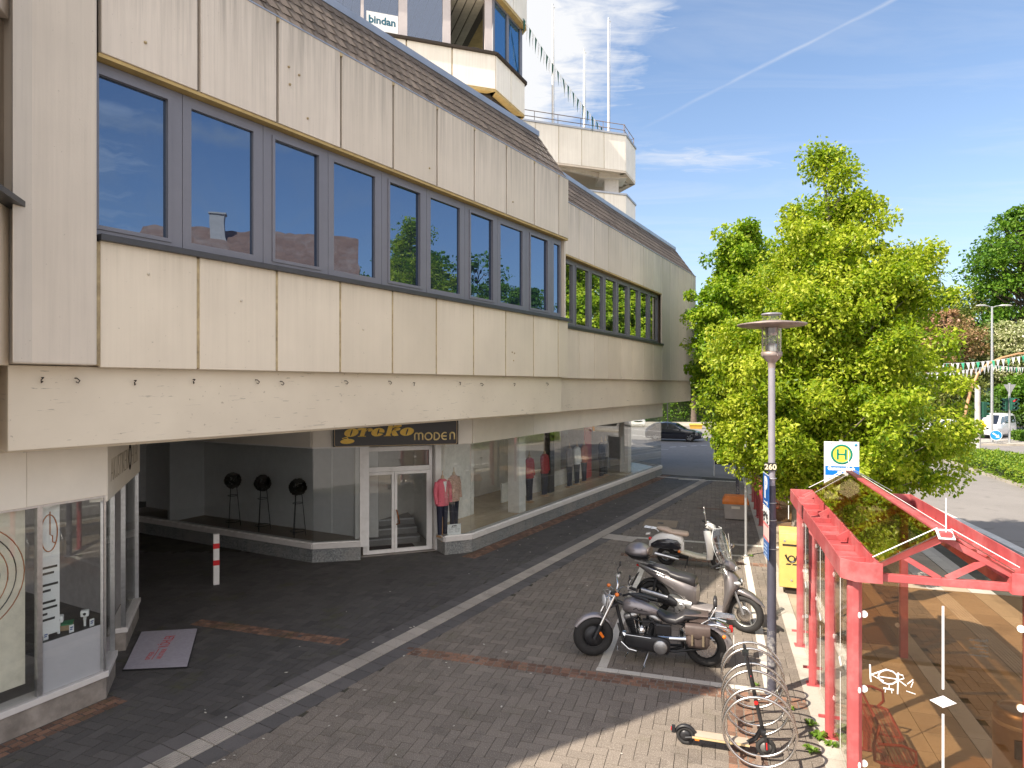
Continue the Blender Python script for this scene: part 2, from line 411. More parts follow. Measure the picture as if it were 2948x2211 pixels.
# common materials
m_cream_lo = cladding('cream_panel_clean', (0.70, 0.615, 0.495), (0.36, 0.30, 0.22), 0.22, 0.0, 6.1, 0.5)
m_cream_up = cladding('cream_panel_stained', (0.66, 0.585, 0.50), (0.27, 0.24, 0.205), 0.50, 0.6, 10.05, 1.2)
m_cream_tw = cladding('cream_panel_pale', (0.84, 0.80, 0.735), (0.40, 0.34, 0.26), 0.25, 0.4)  # palest of the creams, for both towers and the house across the road
m_joint = mat('joint_tan', (0.42, 0.33, 0.19), 0.7, var=0.25, scale=9, dirt=(0.09, 0.06, 0.04), dirtamt=0.6)
m_gap = mat('joint_dark', (0.028, 0.02, 0.015), 0.9)
m_frame = mat('grey_window_frame', (0.17, 0.17, 0.20), 0.42, var=0.04, scale=3)
m_frame_lt = mat('pale_window_frame', (0.52, 0.47, 0.47), 0.45, var=0.05)
m_white = mat('white_paint', (0.78, 0.75, 0.72), 0.5, var=0.05, dirt=(0.45, 0.40, 0.34), dirtamt=0.35)
m_whitepl = mat('white_plastic', (0.80, 0.80, 0.80), 0.35, var=0.03)
m_black = mat('black_plastic', (0.018, 0.018, 0.02), 0.45, var=0.2)
m_blackgl = mat('black_gloss_paint', (0.012, 0.013, 0.02), 0.16, coat=1.0, var=0.1)
m_rubber = mat('tyre_rubber', (0.022, 0.021, 0.021), 0.8, bump=0.25, bscale=90, var=0.25)
m_chrome = mat('chrome', (0.78, 0.78, 0.78), 0.12, 1.0, var=0.05, scale=14)
m_alu = mat('brushed_aluminium', (0.56, 0.56, 0.57), 0.34, 1.0, var=0.12, scale=18)
m_steel = mat('stainless_tube', (0.60, 0.58, 0.56), 0.27, 1.0, var=0.10, scale=25)
m_galv = mat('galvanised_steel', (0.50, 0.51, 0.52), 0.48, 0.7, var=0.12, scale=22)
m_dark = mat('dark_void', (0.02, 0.02, 0.022), 0.9)
m_red = mat('faded_red_paint', (0.40, 0.078, 0.082), 0.45, var=0.18, scale=4, dirt=(0.54, 0.23, 0.23), dirtamt=0.75, bump=0.05)
m_pglass = glass('clear_shop_glass', (0.95, 0.965, 0.96), 0.05, gain=0.8)
# ================================================================= ground, road, paving
rng = np.random.default_rng(3)
m_asph = paving('asphalt', [(0.24, 0.222, 0.21), (0.28, 0.26, 0.245)], (0.38, 0.36, 0.34), 0.85, attr='none', speckamt=0.35)
m_grassg = mat('grass_ground', (0.07, 0.11, 0.03), 0.9, var=0.3, scale=0.3)
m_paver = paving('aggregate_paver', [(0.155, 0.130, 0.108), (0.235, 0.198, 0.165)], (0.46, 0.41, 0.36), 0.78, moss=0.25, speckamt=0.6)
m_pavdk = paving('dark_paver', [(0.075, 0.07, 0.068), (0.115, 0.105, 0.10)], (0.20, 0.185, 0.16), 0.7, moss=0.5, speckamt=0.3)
m_cobble = paving('red_cobble', [(0.12, 0.07, 0.052), (0.32, 0.175, 0.115)], (0.42, 0.32, 0.25), 0.75, moss=0.55, speckamt=0.22)
m_slabdk = paving('dark_slab', [(0.115, 0.107, 0.105), (0.155, 0.142, 0.138)], (0.19, 0.18, 0.17), 0.7, speckamt=0.15)
m_tact = paving('pale_tactile_slab', [(0.44, 0.39, 0.345), (0.56, 0.50, 0.44)], (0.62, 0.57, 0.5), 0.7, speckamt=0.25, moss=0.12)
m_slabwm = paving('warm_concrete_slab', [(0.33, 0.26, 0.19), (0.42, 0.34, 0.255)], (0.5, 0.43, 0.34), 0.75, speckamt=0.2, moss=0.12)
m_kerbst = paving('kerb_concrete', [(0.42, 0.38, 0.325), (0.52, 0.475, 0.41)], (0.6, 0.55, 0.49), 0.75, speckamt=0.25, moss=0.2)
m_jointg = mat('joint_sand', (0.055, 0.05, 0.035), 0.95, var=0.4, scale=2.0)
m_wline = paving('white_line_stone', [(0.58, 0.54, 0.48), (0.72, 0.68, 0.61)], (0.45, 0.42, 0.38), 0.7, speckamt=0.3)

def sheet(name, poly, z, m, kind='structure'):
    b = MB(); b.add([(p[0], p[1], z) for p in poly], [list(range(len(poly)))])
    return tag(b.build(name, m), kind=kind)

_b = MB(); _b.add([(-900, -300, -0.09), (1200, -300, -0.09), (1200, 1600, -0.09), (-900, 1600, -0.09)], [(0, 1, 2, 3)])
tag(_b.build('ground', m_grassg), kind='structure')
sheet('road', [(-160, -60), (150, -60), (150, 67), (-160, 67)], -0.03, m_asph)

class Stones:
    """many small stones in one paved surface, each with its own tone"""
    def __init__(s): s.V = []; s.F = []; s.t = []
    def stone(s, pts, z, tone, drop=0.02):
        b = len(s.V)
        s.V += [(p[0], p[1], z) for p in pts] + [(p[0], p[1], z - drop) for p in pts]
        s.F += [(b, b + 1, b + 2, b + 3)] + [(b + 4 + i, b + 4 + (i + 1) % 4, b + (i + 1) % 4, b + i) for i in range(4)]
        s.t += [tone] * 5
    def rect(s, fn, a0, a1, b0, b1, z, tone, gap=0.004, jit=0.0):
        P = [(a0 + gap, b0 + gap), (a1 - gap, b0 + gap), (a1 - gap, b1 - gap), (a0 + gap, b1 - gap)]
        s.stone([fn(p[0] + random.uniform(-jit, jit), p[1] + random.uniform(-jit, jit)) for p in P], z, tone)
    def build(s, name, m, kind='structure'):
        return tag(tone_mesh(name, s.V, s.F, s.t, m), kind=kind)

fnUV = lambda u, v: (CU * u + SU * v, -SU * u + CU * v)
WD = Vector((math.sin(R(29.9)), math.cos(R(29.9)), 0)); WN = Vector((WD.y, -WD.x, 0)); W0 = Vector((-3.42, 8.235, 0))
fnW = lambda a, b: (W0.x + WN.x * a + WD.x * b, W0.y + WN.y * a + WD.y * b)      # a: right of the strip, b: along it

def herring(fn, keep, u0, u1, v0, v1, w, dst):
    i0, i1, j0, j1 = int(u0 / w), int(u1 / w), int(v0 / w), int(v1 / w)
    for i in range(i0, i1):
        for j in range(j0, j1):
            k = (i - j) % 4
            if k == 0: r = (i * w, (i + 2) * w, j * w, (j + 1) * w)
            elif k == 3: r = (i * w, (i + 1) * w, j * w, (j + 2) * w)
            else: continue
            c = fn((r[0] + r[1]) / 2, (r[2] + r[3]) / 2)
            if keep(c[0], c[1], (r[0] + r[1]) / 2, (r[2] + r[3]) / 2):
                dst.rect(fn, *r, random.gauss(0, 0.0012), min(1, max(0, random.gauss(0.5, 0.26))), 0.0035)

wx = lambda X, Y: (X - W0.x) * WN.x + (Y - W0.y) * WN.y
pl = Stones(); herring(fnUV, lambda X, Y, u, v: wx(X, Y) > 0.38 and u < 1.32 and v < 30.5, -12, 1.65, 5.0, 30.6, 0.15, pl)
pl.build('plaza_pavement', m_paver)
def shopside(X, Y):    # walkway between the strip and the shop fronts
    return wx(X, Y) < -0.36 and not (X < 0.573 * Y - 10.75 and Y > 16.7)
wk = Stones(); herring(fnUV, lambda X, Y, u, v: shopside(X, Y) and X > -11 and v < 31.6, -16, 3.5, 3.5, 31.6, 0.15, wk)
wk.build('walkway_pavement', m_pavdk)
sheet('pavement_bed', [fnUV(-30, 3), fnUV(6.0, 3), fnUV(6.0, 30.6), fnUV(-1.5, 31.9), fnUV(-30, 40)], -0.012, m_jointg)

# tactile guide strip with dark flank slabs
tc_ = Stones(); fl = Stones()
k = -5.0
while k < 24.2:
    tn = random.random()
    n = 7
    for q in range(n):                                   # ribbed tile: raised ribs
        a0 = -0.145 + q * 0.29 / n
        tc_.rect(fnW, a0, a0 + 0.29 / n * 0.70, k + .008, k + 0.292, 0.010, tn, 0.001)
    for sgn in (-1, 1):
        a = 0.30 * sgn
        fl.rect(fnW, min(a - 0.15, a + 0.15), max(a - 0.15, a + 0.15), k, k + 0.3, 0.004, random.random(), 0.006)
    k += 0.3
for i in range(2):
    for j in range(3):
        tn = random.random()
        tc_.rect(fnW, 0.16 + j * 0.3, 0.46 + j * 0.3, 11.6 + i * 0.3, 11.9 + i * 0.3, 0.007, tn, 0.004)
for i in range(16):                                      # turn of the strip at the street
    tc_.rect(fnW, -0.3 - i * 0.3, -i * 0.3, 24.2, 24.5, 0.006, random.random(), 0.004)
tc_.build('tactile_pavement', m_tact); fl.build('strip_pavement', m_slabdk)

# bands of small red cobbles
cb = Stones()
def cobbles(fn, a0, a1, b0, b1, la, lb, z=0.004):
    nb = max(1, round((b1 - b0) / lb)); lb = (b1 - b0) / nb
    for j in range(nb):
        a = a0 - random.random() * la
        while a < a1:
            l = la * random.uniform(0.8, 1.25)
            cb.rect(fn, max(a, a0), min(a + l, a1), b0 + j * lb, b0 + (j + 1) * lb, z + random.gauss(0, 0.001), random.random(), 0.009, 0.004) if min(a + l, a1) - max(a, a0) > 0.03 else None
            a += l
cobbles(fnUV, -4.9, 1.18, 9.36, 9.65, 0.125, 0.098)
cobbles(fnUV, -9.0, -5.9, 9.36, 9.65, 0.125, 0.098)
cobbles(fnUV, -2.3, 1.18, 16.42, 16.70, 0.125, 0.098)
cobbles(fnUV, -0.6, 1.18, 23.5, 23.65, 0.125, 0.098)
cobbles(lambda a, b: fnUV(b, a), 5.0, 9.36, 0.14, 0.58, 0.125, 0.11)
SH0 = Vector((-1.04, 16.69, 0)); SHD = Vector((0.4970, 0.8677, 0)); SHN = Vector((0.8677, -0.4970, 0))
fnS = lambda a, b: (SH0.x + SHD.x * a + SHN.x * b, SH0.y + SHD.y * a + SHN.y * b)
cobbles(fnS, -0.5, 16.6, 0.02, 0.42, 0.13, 0.10)
_d = Vector((0.441, 0.8975, 0)); _n = Vector((0.8975, -0.441, 0)); _o = Vector((-6.13, 7.76, 0))
cobbles(lambda a, b: (_o.x + _d.x * a + _n.x * b, _o.y + _d.y * a + _n.y * b), -2.0, 1.35, 0.02, 0.34, 0.14, 0.11)
cb.build('cobble_pavement', m_cobble)

# white stone lines of the motorcycle bays
wl = Stones()
def wline(fn, a0, a1, b0, b1, L=0.33, z=0.0065):
    a = a0
    while a < a1 - 0.02:
        wl.rect(fn, a, min(a + L, a1), b0, b1, z, random.random(), 0.003); a += L
wline(fnUV, -1.72, 0.66, 9.70, 9.82)
vu = lambda a, b: fnUV(b, a)
wline(vu, 9.83, 15.5, -1.71, -1.57); wline(vu, 9.70, 17.25, 0.66, 0.80)
wline(fnUV, -2.2, 2.9, 18.40, 18.56); wline(fnUV, -0.3, 0.66, 17.24, 17.34)
wline(fnUV, -1.6, 2.2, 30.45, 30.62, 0.12)
wl.build('parking_marking', m_wline)

# bus-stop pavement to the right of the posts
ks = Stones(); ss = Stones(); ag = Stones(); tl = Stones()
v = 3.2
while v < 44:
    ks.rect(fnUV, 1.18, 1.42, v, v + 1.0, 0.006, random.random(), 0.004)
    ks.rect(fnUV, 2.95, 3.20, v, v + 1.0, 0.006, random.random(), 0.004)
    ks.rect(fnUV, 5.06, 5.32, v, v + 1.0, 0.012, random.random(), 0.004)
    v += 1.0
v = 3.2
while v < 44:
    for a in (1.42, 1.93, 2.44): ss.rect(fnUV, a, a + 0.51, v, v + 0.5, 0.003 + random.gauss(0, .001), random.random(), 0.004)
    ss.rect(fnUV, 3.86, 4.27, v, v + 0.5, 0.003, random.random(), 0.004)
    ss.rect(fnUV, 4.58, 5.06, v, v + 0.5, 0.003, random.random(), 0.004)
    v += 0.5
v = 3.2
while v < 40:
    tn = random.random()
    for q in range(6): tl.rect(fnUV, 4.28 + q * 0.05, 4.28 + q * 0.05 + 0.03, v, v + 0.298, 0.011, tn, 0.001)
    tl.rect(fnUV, 4.27, 4.58, v, v + 0.3, 0.005, tn * 0.5, 0.003)
    v += 0.3
herring(fnUV, lambda X, Y, u, v: 3.2 <= u <= 3.9, 3.0, 4.2, 3.2, 42, 0.15, ag)
ks.build('kerb_pavement', m_kerbst); ss.build('bus_stop_pavement', m_slabwm); ag.build('aggregate_pavement', m_paver)
tl.build('platform_pavement', m_tact)
_b = MB(); _b.prism([fnUV(5.32, 3), fnUV(5.50, 3), fnUV(5.50, 46), fnUV(5.32, 46)], -0.1, 0.008); tag(_b.build('kerb', m_kerbst), kind='structure')
sheet('bus_stop_pavement_bed', [fnUV(1.1, 30.5), fnUV(5.4, 30.5), fnUV(5.4, 46), fnUV(1.1, 46)], -0.008, m_jointg)

# road markings
m_mark = mat('road_marking', (0.62, 0.60, 0.57), 0.7, var=0.12, scale=8, dirt=(0.3, 0.28, 0.26), dirtamt=0.5)
mk = MB()
def stripe(pts, w, z=-0.025):
    for a, b in zip(pts[:-1], pts[1:]):
        a = Vector((a[0], a[1], z)); b = Vector((b[0], b[1], z)); d = (b - a).normalized(); n = Vector((-d.y, d.x, 0)) * w / 2
        mk.add([a - n, b - n, b + n, a + n], [(0, 1, 2, 3)])
stripe([UV(8.0, 12), UV(7.72, 18), UV(7.58, 22), UV(7.3, 26), UV(7.0, 31), UV(6.7, 36)], 0.28)
for i in range(7):
    a = Vector((11.0 + i * 0.85, 45.2 + i * 0.42, 0)); stripe([a, a + Vector((0.5, 0.25, 0))], 0.16)
for i in range(9):
    a = Vector((-2 + i * 5.2, 56.5 + i * 0.25, 0)); stripe([a, a + Vector((2.6, 0.12, 0))], 0.15)
stripe([(-30, 61.5), (60, 63.5)], 0.15); stripe([(6, 44.6), (10.5, 43.6)], 0.12)
a = Vector((31.5, 41.0, -0.025))
stripe([a, a + Vector((2.2, 0.2, 0))], 0.16)
mk.add([a + Vector((0, -0.35, 0)), a + Vector((0, 0.35, 0)), a + Vector((-0.9, -0.05, 0))], [(0, 1, 2)])
stripe([(22, 47.5), (29, 46.0)], 0.4); stripe([(17, 52), (60, 51)], 0.3)
tag(mk.build('road_marking', m_mark), kind='structure')
# far pavement with kerb
_b = MB(); _b.prism([(-60, 67), (120, 67), (120, 74), (-60, 74)], -0.1, 0.10); tag(_b.build('far_pavement', m_kerbst), kind='structure')

# pale manhole lid in the plaza and leaf litter
t = thing('drain_cover', 'pale square drain cover with dark centre set in the plaza paving', 'drain cover', UV(-1.62, 20.6, 0.004), ROTU)
b = MB(); b.box(-0.5, 0.5, -0.5, 0.5, -0.03, 0.008); b.build('cover_plate', m_slabwm, t, bevel=0.006)
b = MB(); b.box(-0.09, 0.09, -0.09, 0.09, 0.006, 0.013); b.build('lift_hole_plate', m_slabdk, t)
pt = Stones()
for i in range(150):
    c = fnUV(random.uniform(-7, 1.0), random.uniform(6, 24)); a = random.random() * 6.28; l = random.uniform(0.012, 0.03)
    if not (wx(*c) > -3.5 and c[0] > 0.573 * c[1] - 10.3): continue
    dx, dy = math.cos(a) * l, math.sin(a) * l
    pt.stone([(c[0] - dx, c[1] - dy), (c[0] + dy * .5, c[1] - dx * .5), (c[0] + dx, c[1] + dy), (c[0] - dy * .5, c[1] + dx * .5)], 0.017, random.random(), 0.004)
pt.build('fallen_petals', m_wline, 'stuff')
# weeds in the joints by the posts
def weeds(name, spots, n, label):
    V = []; F = []; tn = []
    for (c, rr) in spots:
        for i in range(n):
            a = random.random() * 6.28; d = Vector((math.cos(a), math.sin(a), 0)); L = rr * random.uniform(0.3, 0.75); w = L * 0.22
            s_ = Vector((-d.y, d.x, 0)) * w; p0 = c + d * 0.01; h = random.uniform(0.4, 1.0) * L
            b0 = len(V); V += [p0, p0 + d * L * .5 + s_ + Vector((0, 0, h * .8)), p0 + d * L + Vector((0, 0, h * .55)), p0 + d * L * .5 - s_ + Vector((0, 0, h * .8))]
            F.append((b0, b0 + 1, b0 + 2, b0 + 3)); tn.append(random.random())
    return tag(tone_mesh(name, [tuple(p) for p in V], F, tn, leafmat('weed_leaf', (0.07, 0.14, 0.015), (0.12, 0.22, 0.02), (0.20, 0.31, 0.04))), label, 'weeds', kind='stuff')
weeds('weeds', [(UV(1.15, 8.95), .13), (UV(1.2, 8.65), .16), (UV(1.32, 8.5), .12), (UV(1.08, 8.3), .14), (UV(0.95, 9.3), .1), (UV(1.0, 7.6), .06), (UV(0.86, 17.35), .1), (UV(0.55, 9.9), .07)], 34, None)
# ================================================================= the big concrete building
class Fr:
    """facade frame: s along, d outward, z up"""
    def __init__(s, o, t, n): s.o = Vector(o); s.t = Vector(t); s.n = Vector(n)
    def p(s, a, d, z): return s.o + s.t * a + s.n * d + Vector((0, 0, z))
    def box(s, b, a0, a1, d0, d1, z0, z1, m=0):
        vs = [s.p(a0, d0, z0), s.p(a1, d0, z0), s.p(a1, d1, z0), s.p(a0, d1, z0), s.p(a0, d0, z1), s.p(a1, d0, z1), s.p(a1, d1, z1), s.p(a0, d1, z1)]
        b.add(vs, [(3, 2, 1, 0), (4, 5, 6, 7), (0, 1, 5, 4), (1, 2, 6, 5), (2, 3, 7, 6), (3, 0, 4, 7)] if (s.t.cross(s.n)).z > 0 else
              [(0, 1, 2, 3), (7, 6, 5, 4), (4, 5, 1, 0), (5, 6, 2, 1), (6, 7, 3, 2), (7, 4, 0, 3)], m)
        return b
    def mtx(s, a, d, z): return frameM(s.p(a, d, z), s.t, s.n)       # text plane: x along t, y up
A = Fr((-5.083, 7.97, 0), (0.5467, 0.8373, 0), (0.8373, -0.5467, 0))
B = Fr((1.73, 20.3, 0), (0.4952, 0.8688, 0), (0.8688, -0.4952, 0))
ZB, ZL, ZS, ZT, ZP, ZR = 3.55, 4.52, 6.13, 8.40, 10.05, 11.52
BO = Vector((-2.0, 18.0, 0.0))
bld = thing('concrete_building', 'cream panelled building with long bands of grey framed windows over dark shop fronts', 'building', BO)
def bb(b, name, m, parent=bld, **k): return b.build(name, m, parent, BO, **k)

m_beam = bpy.data.materials.new('scratched_beam'); m_beam.use_nodes = True
q = NT(m_beam.node_tree); q.n.clear(); p_ = q.node('ShaderNodeBsdfPrincipled'); o_ = q.node('ShaderNodeOutputMaterial'); q.l.new(p_.outputs[0], o_.inputs[0])
t_ = q.node('ShaderNodeTexCoord').outputs['Object']
sc_ = q.ramp(q.noise(q.mapping(t_, (0.9, 0.9, 7.5), (0.18, 0.12, 0)), 3.4, 5, 0.6, 0.4), 0.635, 0.675)
pat = q.ramp(q.noise(t_, 0.9, 4), 0.42, 0.6)
c_ = q.mix(q.ramp(q.noise(t_, 0.8, 5), 0.3, 0.7), (0.63, 0.55, 0.44, 1), (0.72, 0.635, 0.51, 1))
c_ = q.mix(q.math('MULTIPLY', q.math('MULTIPLY', sc_, pat), 0.75), c_, (0.17, 0.145, 0.11, 1))
sp_ = q.ramp(q.noise(t_, 13, 2, 0.5), 0.72, 0.75)
c_ = q.mix(q.math('MULTIPLY', sp_, 0.5), c_, (0.2, 0.14, 0.09, 1))
q.put(p_.inputs['Base Color'], c_); p_.inputs['Roughness'].default_value = 0.6

# ---- cladding panels, joints
loA = MB(); upA = MB(); loB = MB(); upB = MB(); loC = MB(); upC = MB(); bm = MB(); sof = MB(); core = MB(); hk = MB(); clip = MB()
M_ = 1.29
def panels(F, edges, z0, z1, dst, gap, d1=0.0):
    for a, c in zip(edges[:-1], edges[1:]): F.box(dst, a + gap, c - gap, -0.07, d1, z0, z1)
eA = [M_ * k_ for k_ in range(10)] + [12.18]
panels(A, eA, ZL, ZS - 0.03, loA, 0.022)
panels(A, eA, ZT, ZP, upA, 0.024, 0.02)
for e in eA[:-1]:
    A.box(loA, e - 0.03, e + 0.03, -0.09, -0.012, ZL + 0.02, ZS - 0.06, 1)
    A.box(upA, e - 0.03, e + 0.03, -0.09, -0.065, ZT + 0.01, ZP, 1)
    A.box(upA, e - 0.03, e + 0.03, -0.05, 0.03, ZP - 0.07, ZP - .008, 2)
eB = [-1.7, -0.39] + [0.92 + 1.31 * k_ for k_ in range(8)]
eB2 = [10.09, 11.42, 12.75, 14.05, 15.3, 16.2]
panels(B, eB, ZL, ZS - 0.03, loB, 0.015); panels(B, eB, ZT, ZP, upB, 0.015)
panels(B, eB2, ZL, ZP, upB, 0.015)
for e in eB + eB2:
    (B.box(loB, e - 0.02, e + 0.02, -0.09, -0.03, ZL + 0.02, ZS - 0.06, 1) if e < 10 else None); B.box(upB, e - 0.02, e + 0.02, -0.09, -0.05, ZT + 0.01 if e < 10.1 else ZL + .02, ZP, 1)
# end piece of A and pier left of A
up2 = MB()
pA = A.p(-0.06, 0.10, 0); pB_ = A.p(-0.74, 0.10, 0); pC = pB_ + Vector((-0.05, -0.22, 0)); pD = pC + Vector((-0.17, 0.21, 0))
pier = MB(); pier.prism([(p.x, p.y) for p in (A.p(-0.06, -0.30, 0), pA, pB_, pC, pD, A.p(-1.0, -0.6, 0))][::-1], ZL + 0.02, ZP + 0.1)
# wall to the left of the pier (bends towards the street)
CF = Fr((pD.x, pD.y, 0), Vector((0.33, -0.944, 0)), Vector((0.944, 0.33, 0)))
CF.box(loC, 0.02, 1.6, -0.2, -0.02, ZL, ZS + 0.15); CF.box(upC, 0.02, 1.6, -0.2, -0.02, ZT, ZP)
cbk = MB(); CF.box(cbk, -0.2, 1.6, -0.45, -0.3, ZL, ZP); bb(cbk, 'joint_backing', m_gap)
# beam under the panels
A.box(bm, -0.88, 12.05, -0.75, -0.15, ZB, ZL + 0.01)
CF.box(bm, 0.0, 2.2, -0.9, -0.12, ZB, ZL + 0.01)
B.box(bm, -2.0, 15.7, -0.75, -0.15, 3.47, ZL + 0.01)
hook_at = [-0.55, -0.2, 0.5, 1.3, 2.3, 2.75, 4.1, 5.2, 5.9, 7.4, 8.2, 9.6, 11.2]
# soffits over the windows, yellowish
A.box(sof, 0, 12.18, -0.23, -0.002, ZT - 0.05, ZT - 0.004); B.box(sof, -1.7, 10.05, -0.23, -0.004, ZT - 0.05, ZT - 0.004)
m_soff = mat('soffit_tan', (0.44, 0.32, 0.13), 0.65, var=0.2, scale=3)
for b_, n_, ml in ((loA, 'lower_cladding', [m_cream_lo, m_joint]), (loB, 'lower_cladding', [m_cream_lo, m_joint]), (loC, 'lower_cladding', [m_cream_lo]), (upA, 'upper_cladding', [m_cream_up, m_gap, m_joint]), (upB, 'upper_cladding', [m_cream_up, m_gap]), (upC, 'upper_cladding', [m_cream_up])): bb(b_, n_, ml, bevel=0.006, seg=1)
bb(bm, 'beam', m_beam, bevel=0.01); bb(pier, 'pier', m_cream_up, bevel=0.02)
bb(sof, 'window_soffit', m_soff)
for a_h in hook_at:
    c = A.p(a_h, -0.15, 4.37 + random.uniform(-0.03, 0.02)); k_h = random.choice((-1, 1)) * .03; hk = MB()
    hk.tube([c, c + A.n * 0.05, c + A.n * 0.06 + A.t * k_h + Vector((0, 0, -0.03)), c + A.n * 0.045 + A.t * k_h * .6 + Vector((0, 0, -0.06)), c + A.n * 0.03 + Vector((0, 0, -0.045))], 0.007, 5)
    bb(hk, 'wall_hook', m_gap)


# ---- bolts on the panels
m_fascia0 = mat('bolt_cap_cream', (0.62, 0.55, 0.44), 0.6)
bo = MB()
for s_, z_ in ((2.78, 9.35), (2.98, 9.30), (2.8, 9.08), (3.15, 8.66), (0.55, 8.75), (6.2, 8.7), (9.3, 8.75)):
    bo.add([], []); bo.lathe([(0.0, 0.025), (0.018, 0.02), (0.02, 0.0)], 8, 0, A.mtx(s_, 0.02, z_))
for s_, z_ in ((0.6, 5.75), (1.95, 5.55), (9.3, 5.1), (9.4, 5.08), (9.36, 4.9), (4.4, 5.3)):
    bo.lathe([(0.0, 0.02), (0.016, 0.016), (0.02, 0.0)], 8, 1 if s_ < 9 else 0, A.mtx(s_, 0.0, z_))
bb(bo, 'bolts', [m_joint, m_fascia0])

# ---- windows: each a part, its pane a sub-part
g_up = glass('sky_reflecting_glass', body=(0.010, 0.016, 0.035), r0=0.27, refl=(0.57, 0.75, 1.0), gain=0.7, wavy=0.06)
g_up2 = glass('tree_reflecting_glass', body=(0.02, 0.028, 0.025), r0=0.68, refl=(0.97, 1.0, 0.96), gain=0.85, wavy=0.05)
def window(F, a0, a1, p0, p1, z0, z1, dep, gm, opening):
    """frame from a0 to a1, pane from p0 to p1"""
    f = MB(); dd = -dep
    F.box(f, a0 + .004, p0, dd - 0.08, dd, z0, z1); F.box(f, p1, a1 - .004, dd - 0.08, dd, z0, z1)
    F.box(f, p0, p1, dd - 0.08, dd, z0, z0 + 0.17); F.box(f, p0, p1, dd - 0.08, dd, z1 - 0.15, z1)
    if opening:
        e = 0.05
        for (x0, x1, y0, y1) in ((p0 - e, p0, z0 + .12, z1 - .10), (p1, p1 + e, z0 + .12, z1 - .10), (p0, p1, z0 + .12, z0 + .17), (p0, p1, z1 - .15, z1 - .10)):
            F.box(f, x0, x1, dd + 0.002, dd + 0.018, y0, y1)
    F.box(f, p0 + .12, p0 + .22, dd, dd + .004, z0 + .035, z0 + .06, 1); F.box(f, p1 - .12, p1 - .02, dd, dd + .004, z0 + .035, z0 + .06, 1)
    fo = bb(f, 'window', [m_frame, m_black])
    g_ = MB(); F.box(g_, p0 - .02, p1 + .02, dd - 0.060, dd - 0.045, z0 + 0.15, z1 - 0.13)
    bb(g_, 'pane', gm, fo)
for k_ in range(9):
    op = k_ % 2 == 0
    window(A, M_ * k_ - 0.15 if k_ else 0.0, M_ * (k_ + 1) - 0.15, M_ * k_ + (0.06 if op else -0.02), M_ * k_ + (0.93 if op else 0.97), ZS, ZT - 0.06, 0.14, g_up, op)
window(A, 9 * M_ - 0.15, 12.02, 9 * M_ + 0.0, 11.95, ZS, ZT - 0.06, 0.14, g_up, False)
eW = [-1.7, -0.39] + [0.92 + 1.31 * k_ for k_ in range(8)]
for k_, (a0, a1) in enumerate(zip(eW[:-1], eW[1:])):
    window(B, a0, a1, a0 + 0.14, a1 - 0.14, ZS, ZT - 0.06, 0.18, g_up2, True)
sil = MB()
A.box(sil, 0.0, 12.3, -0.16, 0.07, ZS - 0.05, ZS + 0.03); B.box(sil, -1.6, 10.2, -0.2, 0.06, ZS - 0.05, ZS + 0.03)
CF.box(sil, 0.0, 1.6, -0.2, 0.17, ZS + 0.15, ZS + 0.22); CF.box(sil, -0.02, 0.02, 0.02, 0.22, ZS + 0.09, ZS + 0.21)
bb(sil, 'window_sill', m_gap if False else mat('dark_sill', (0.045, 0.045, 0.05), 0.4), bevel=0.004, seg=1)
cw_ = MB(); CF.box(cw_, 0.22, 1.6, -0.3, -0.14, ZS + .22, ZT); bb(cw_, 'side_window', m_frame)
cs_ = MB(); CF.box(cs_, -0.1, 0.22, -0.3, -0.10, ZS + .22, ZT); bb(cs_, 'stained_reveal', cladding('stained_reveal', (0.5, 0.42, 0.34), (0.10, 0.08, 0.06), 0.9))

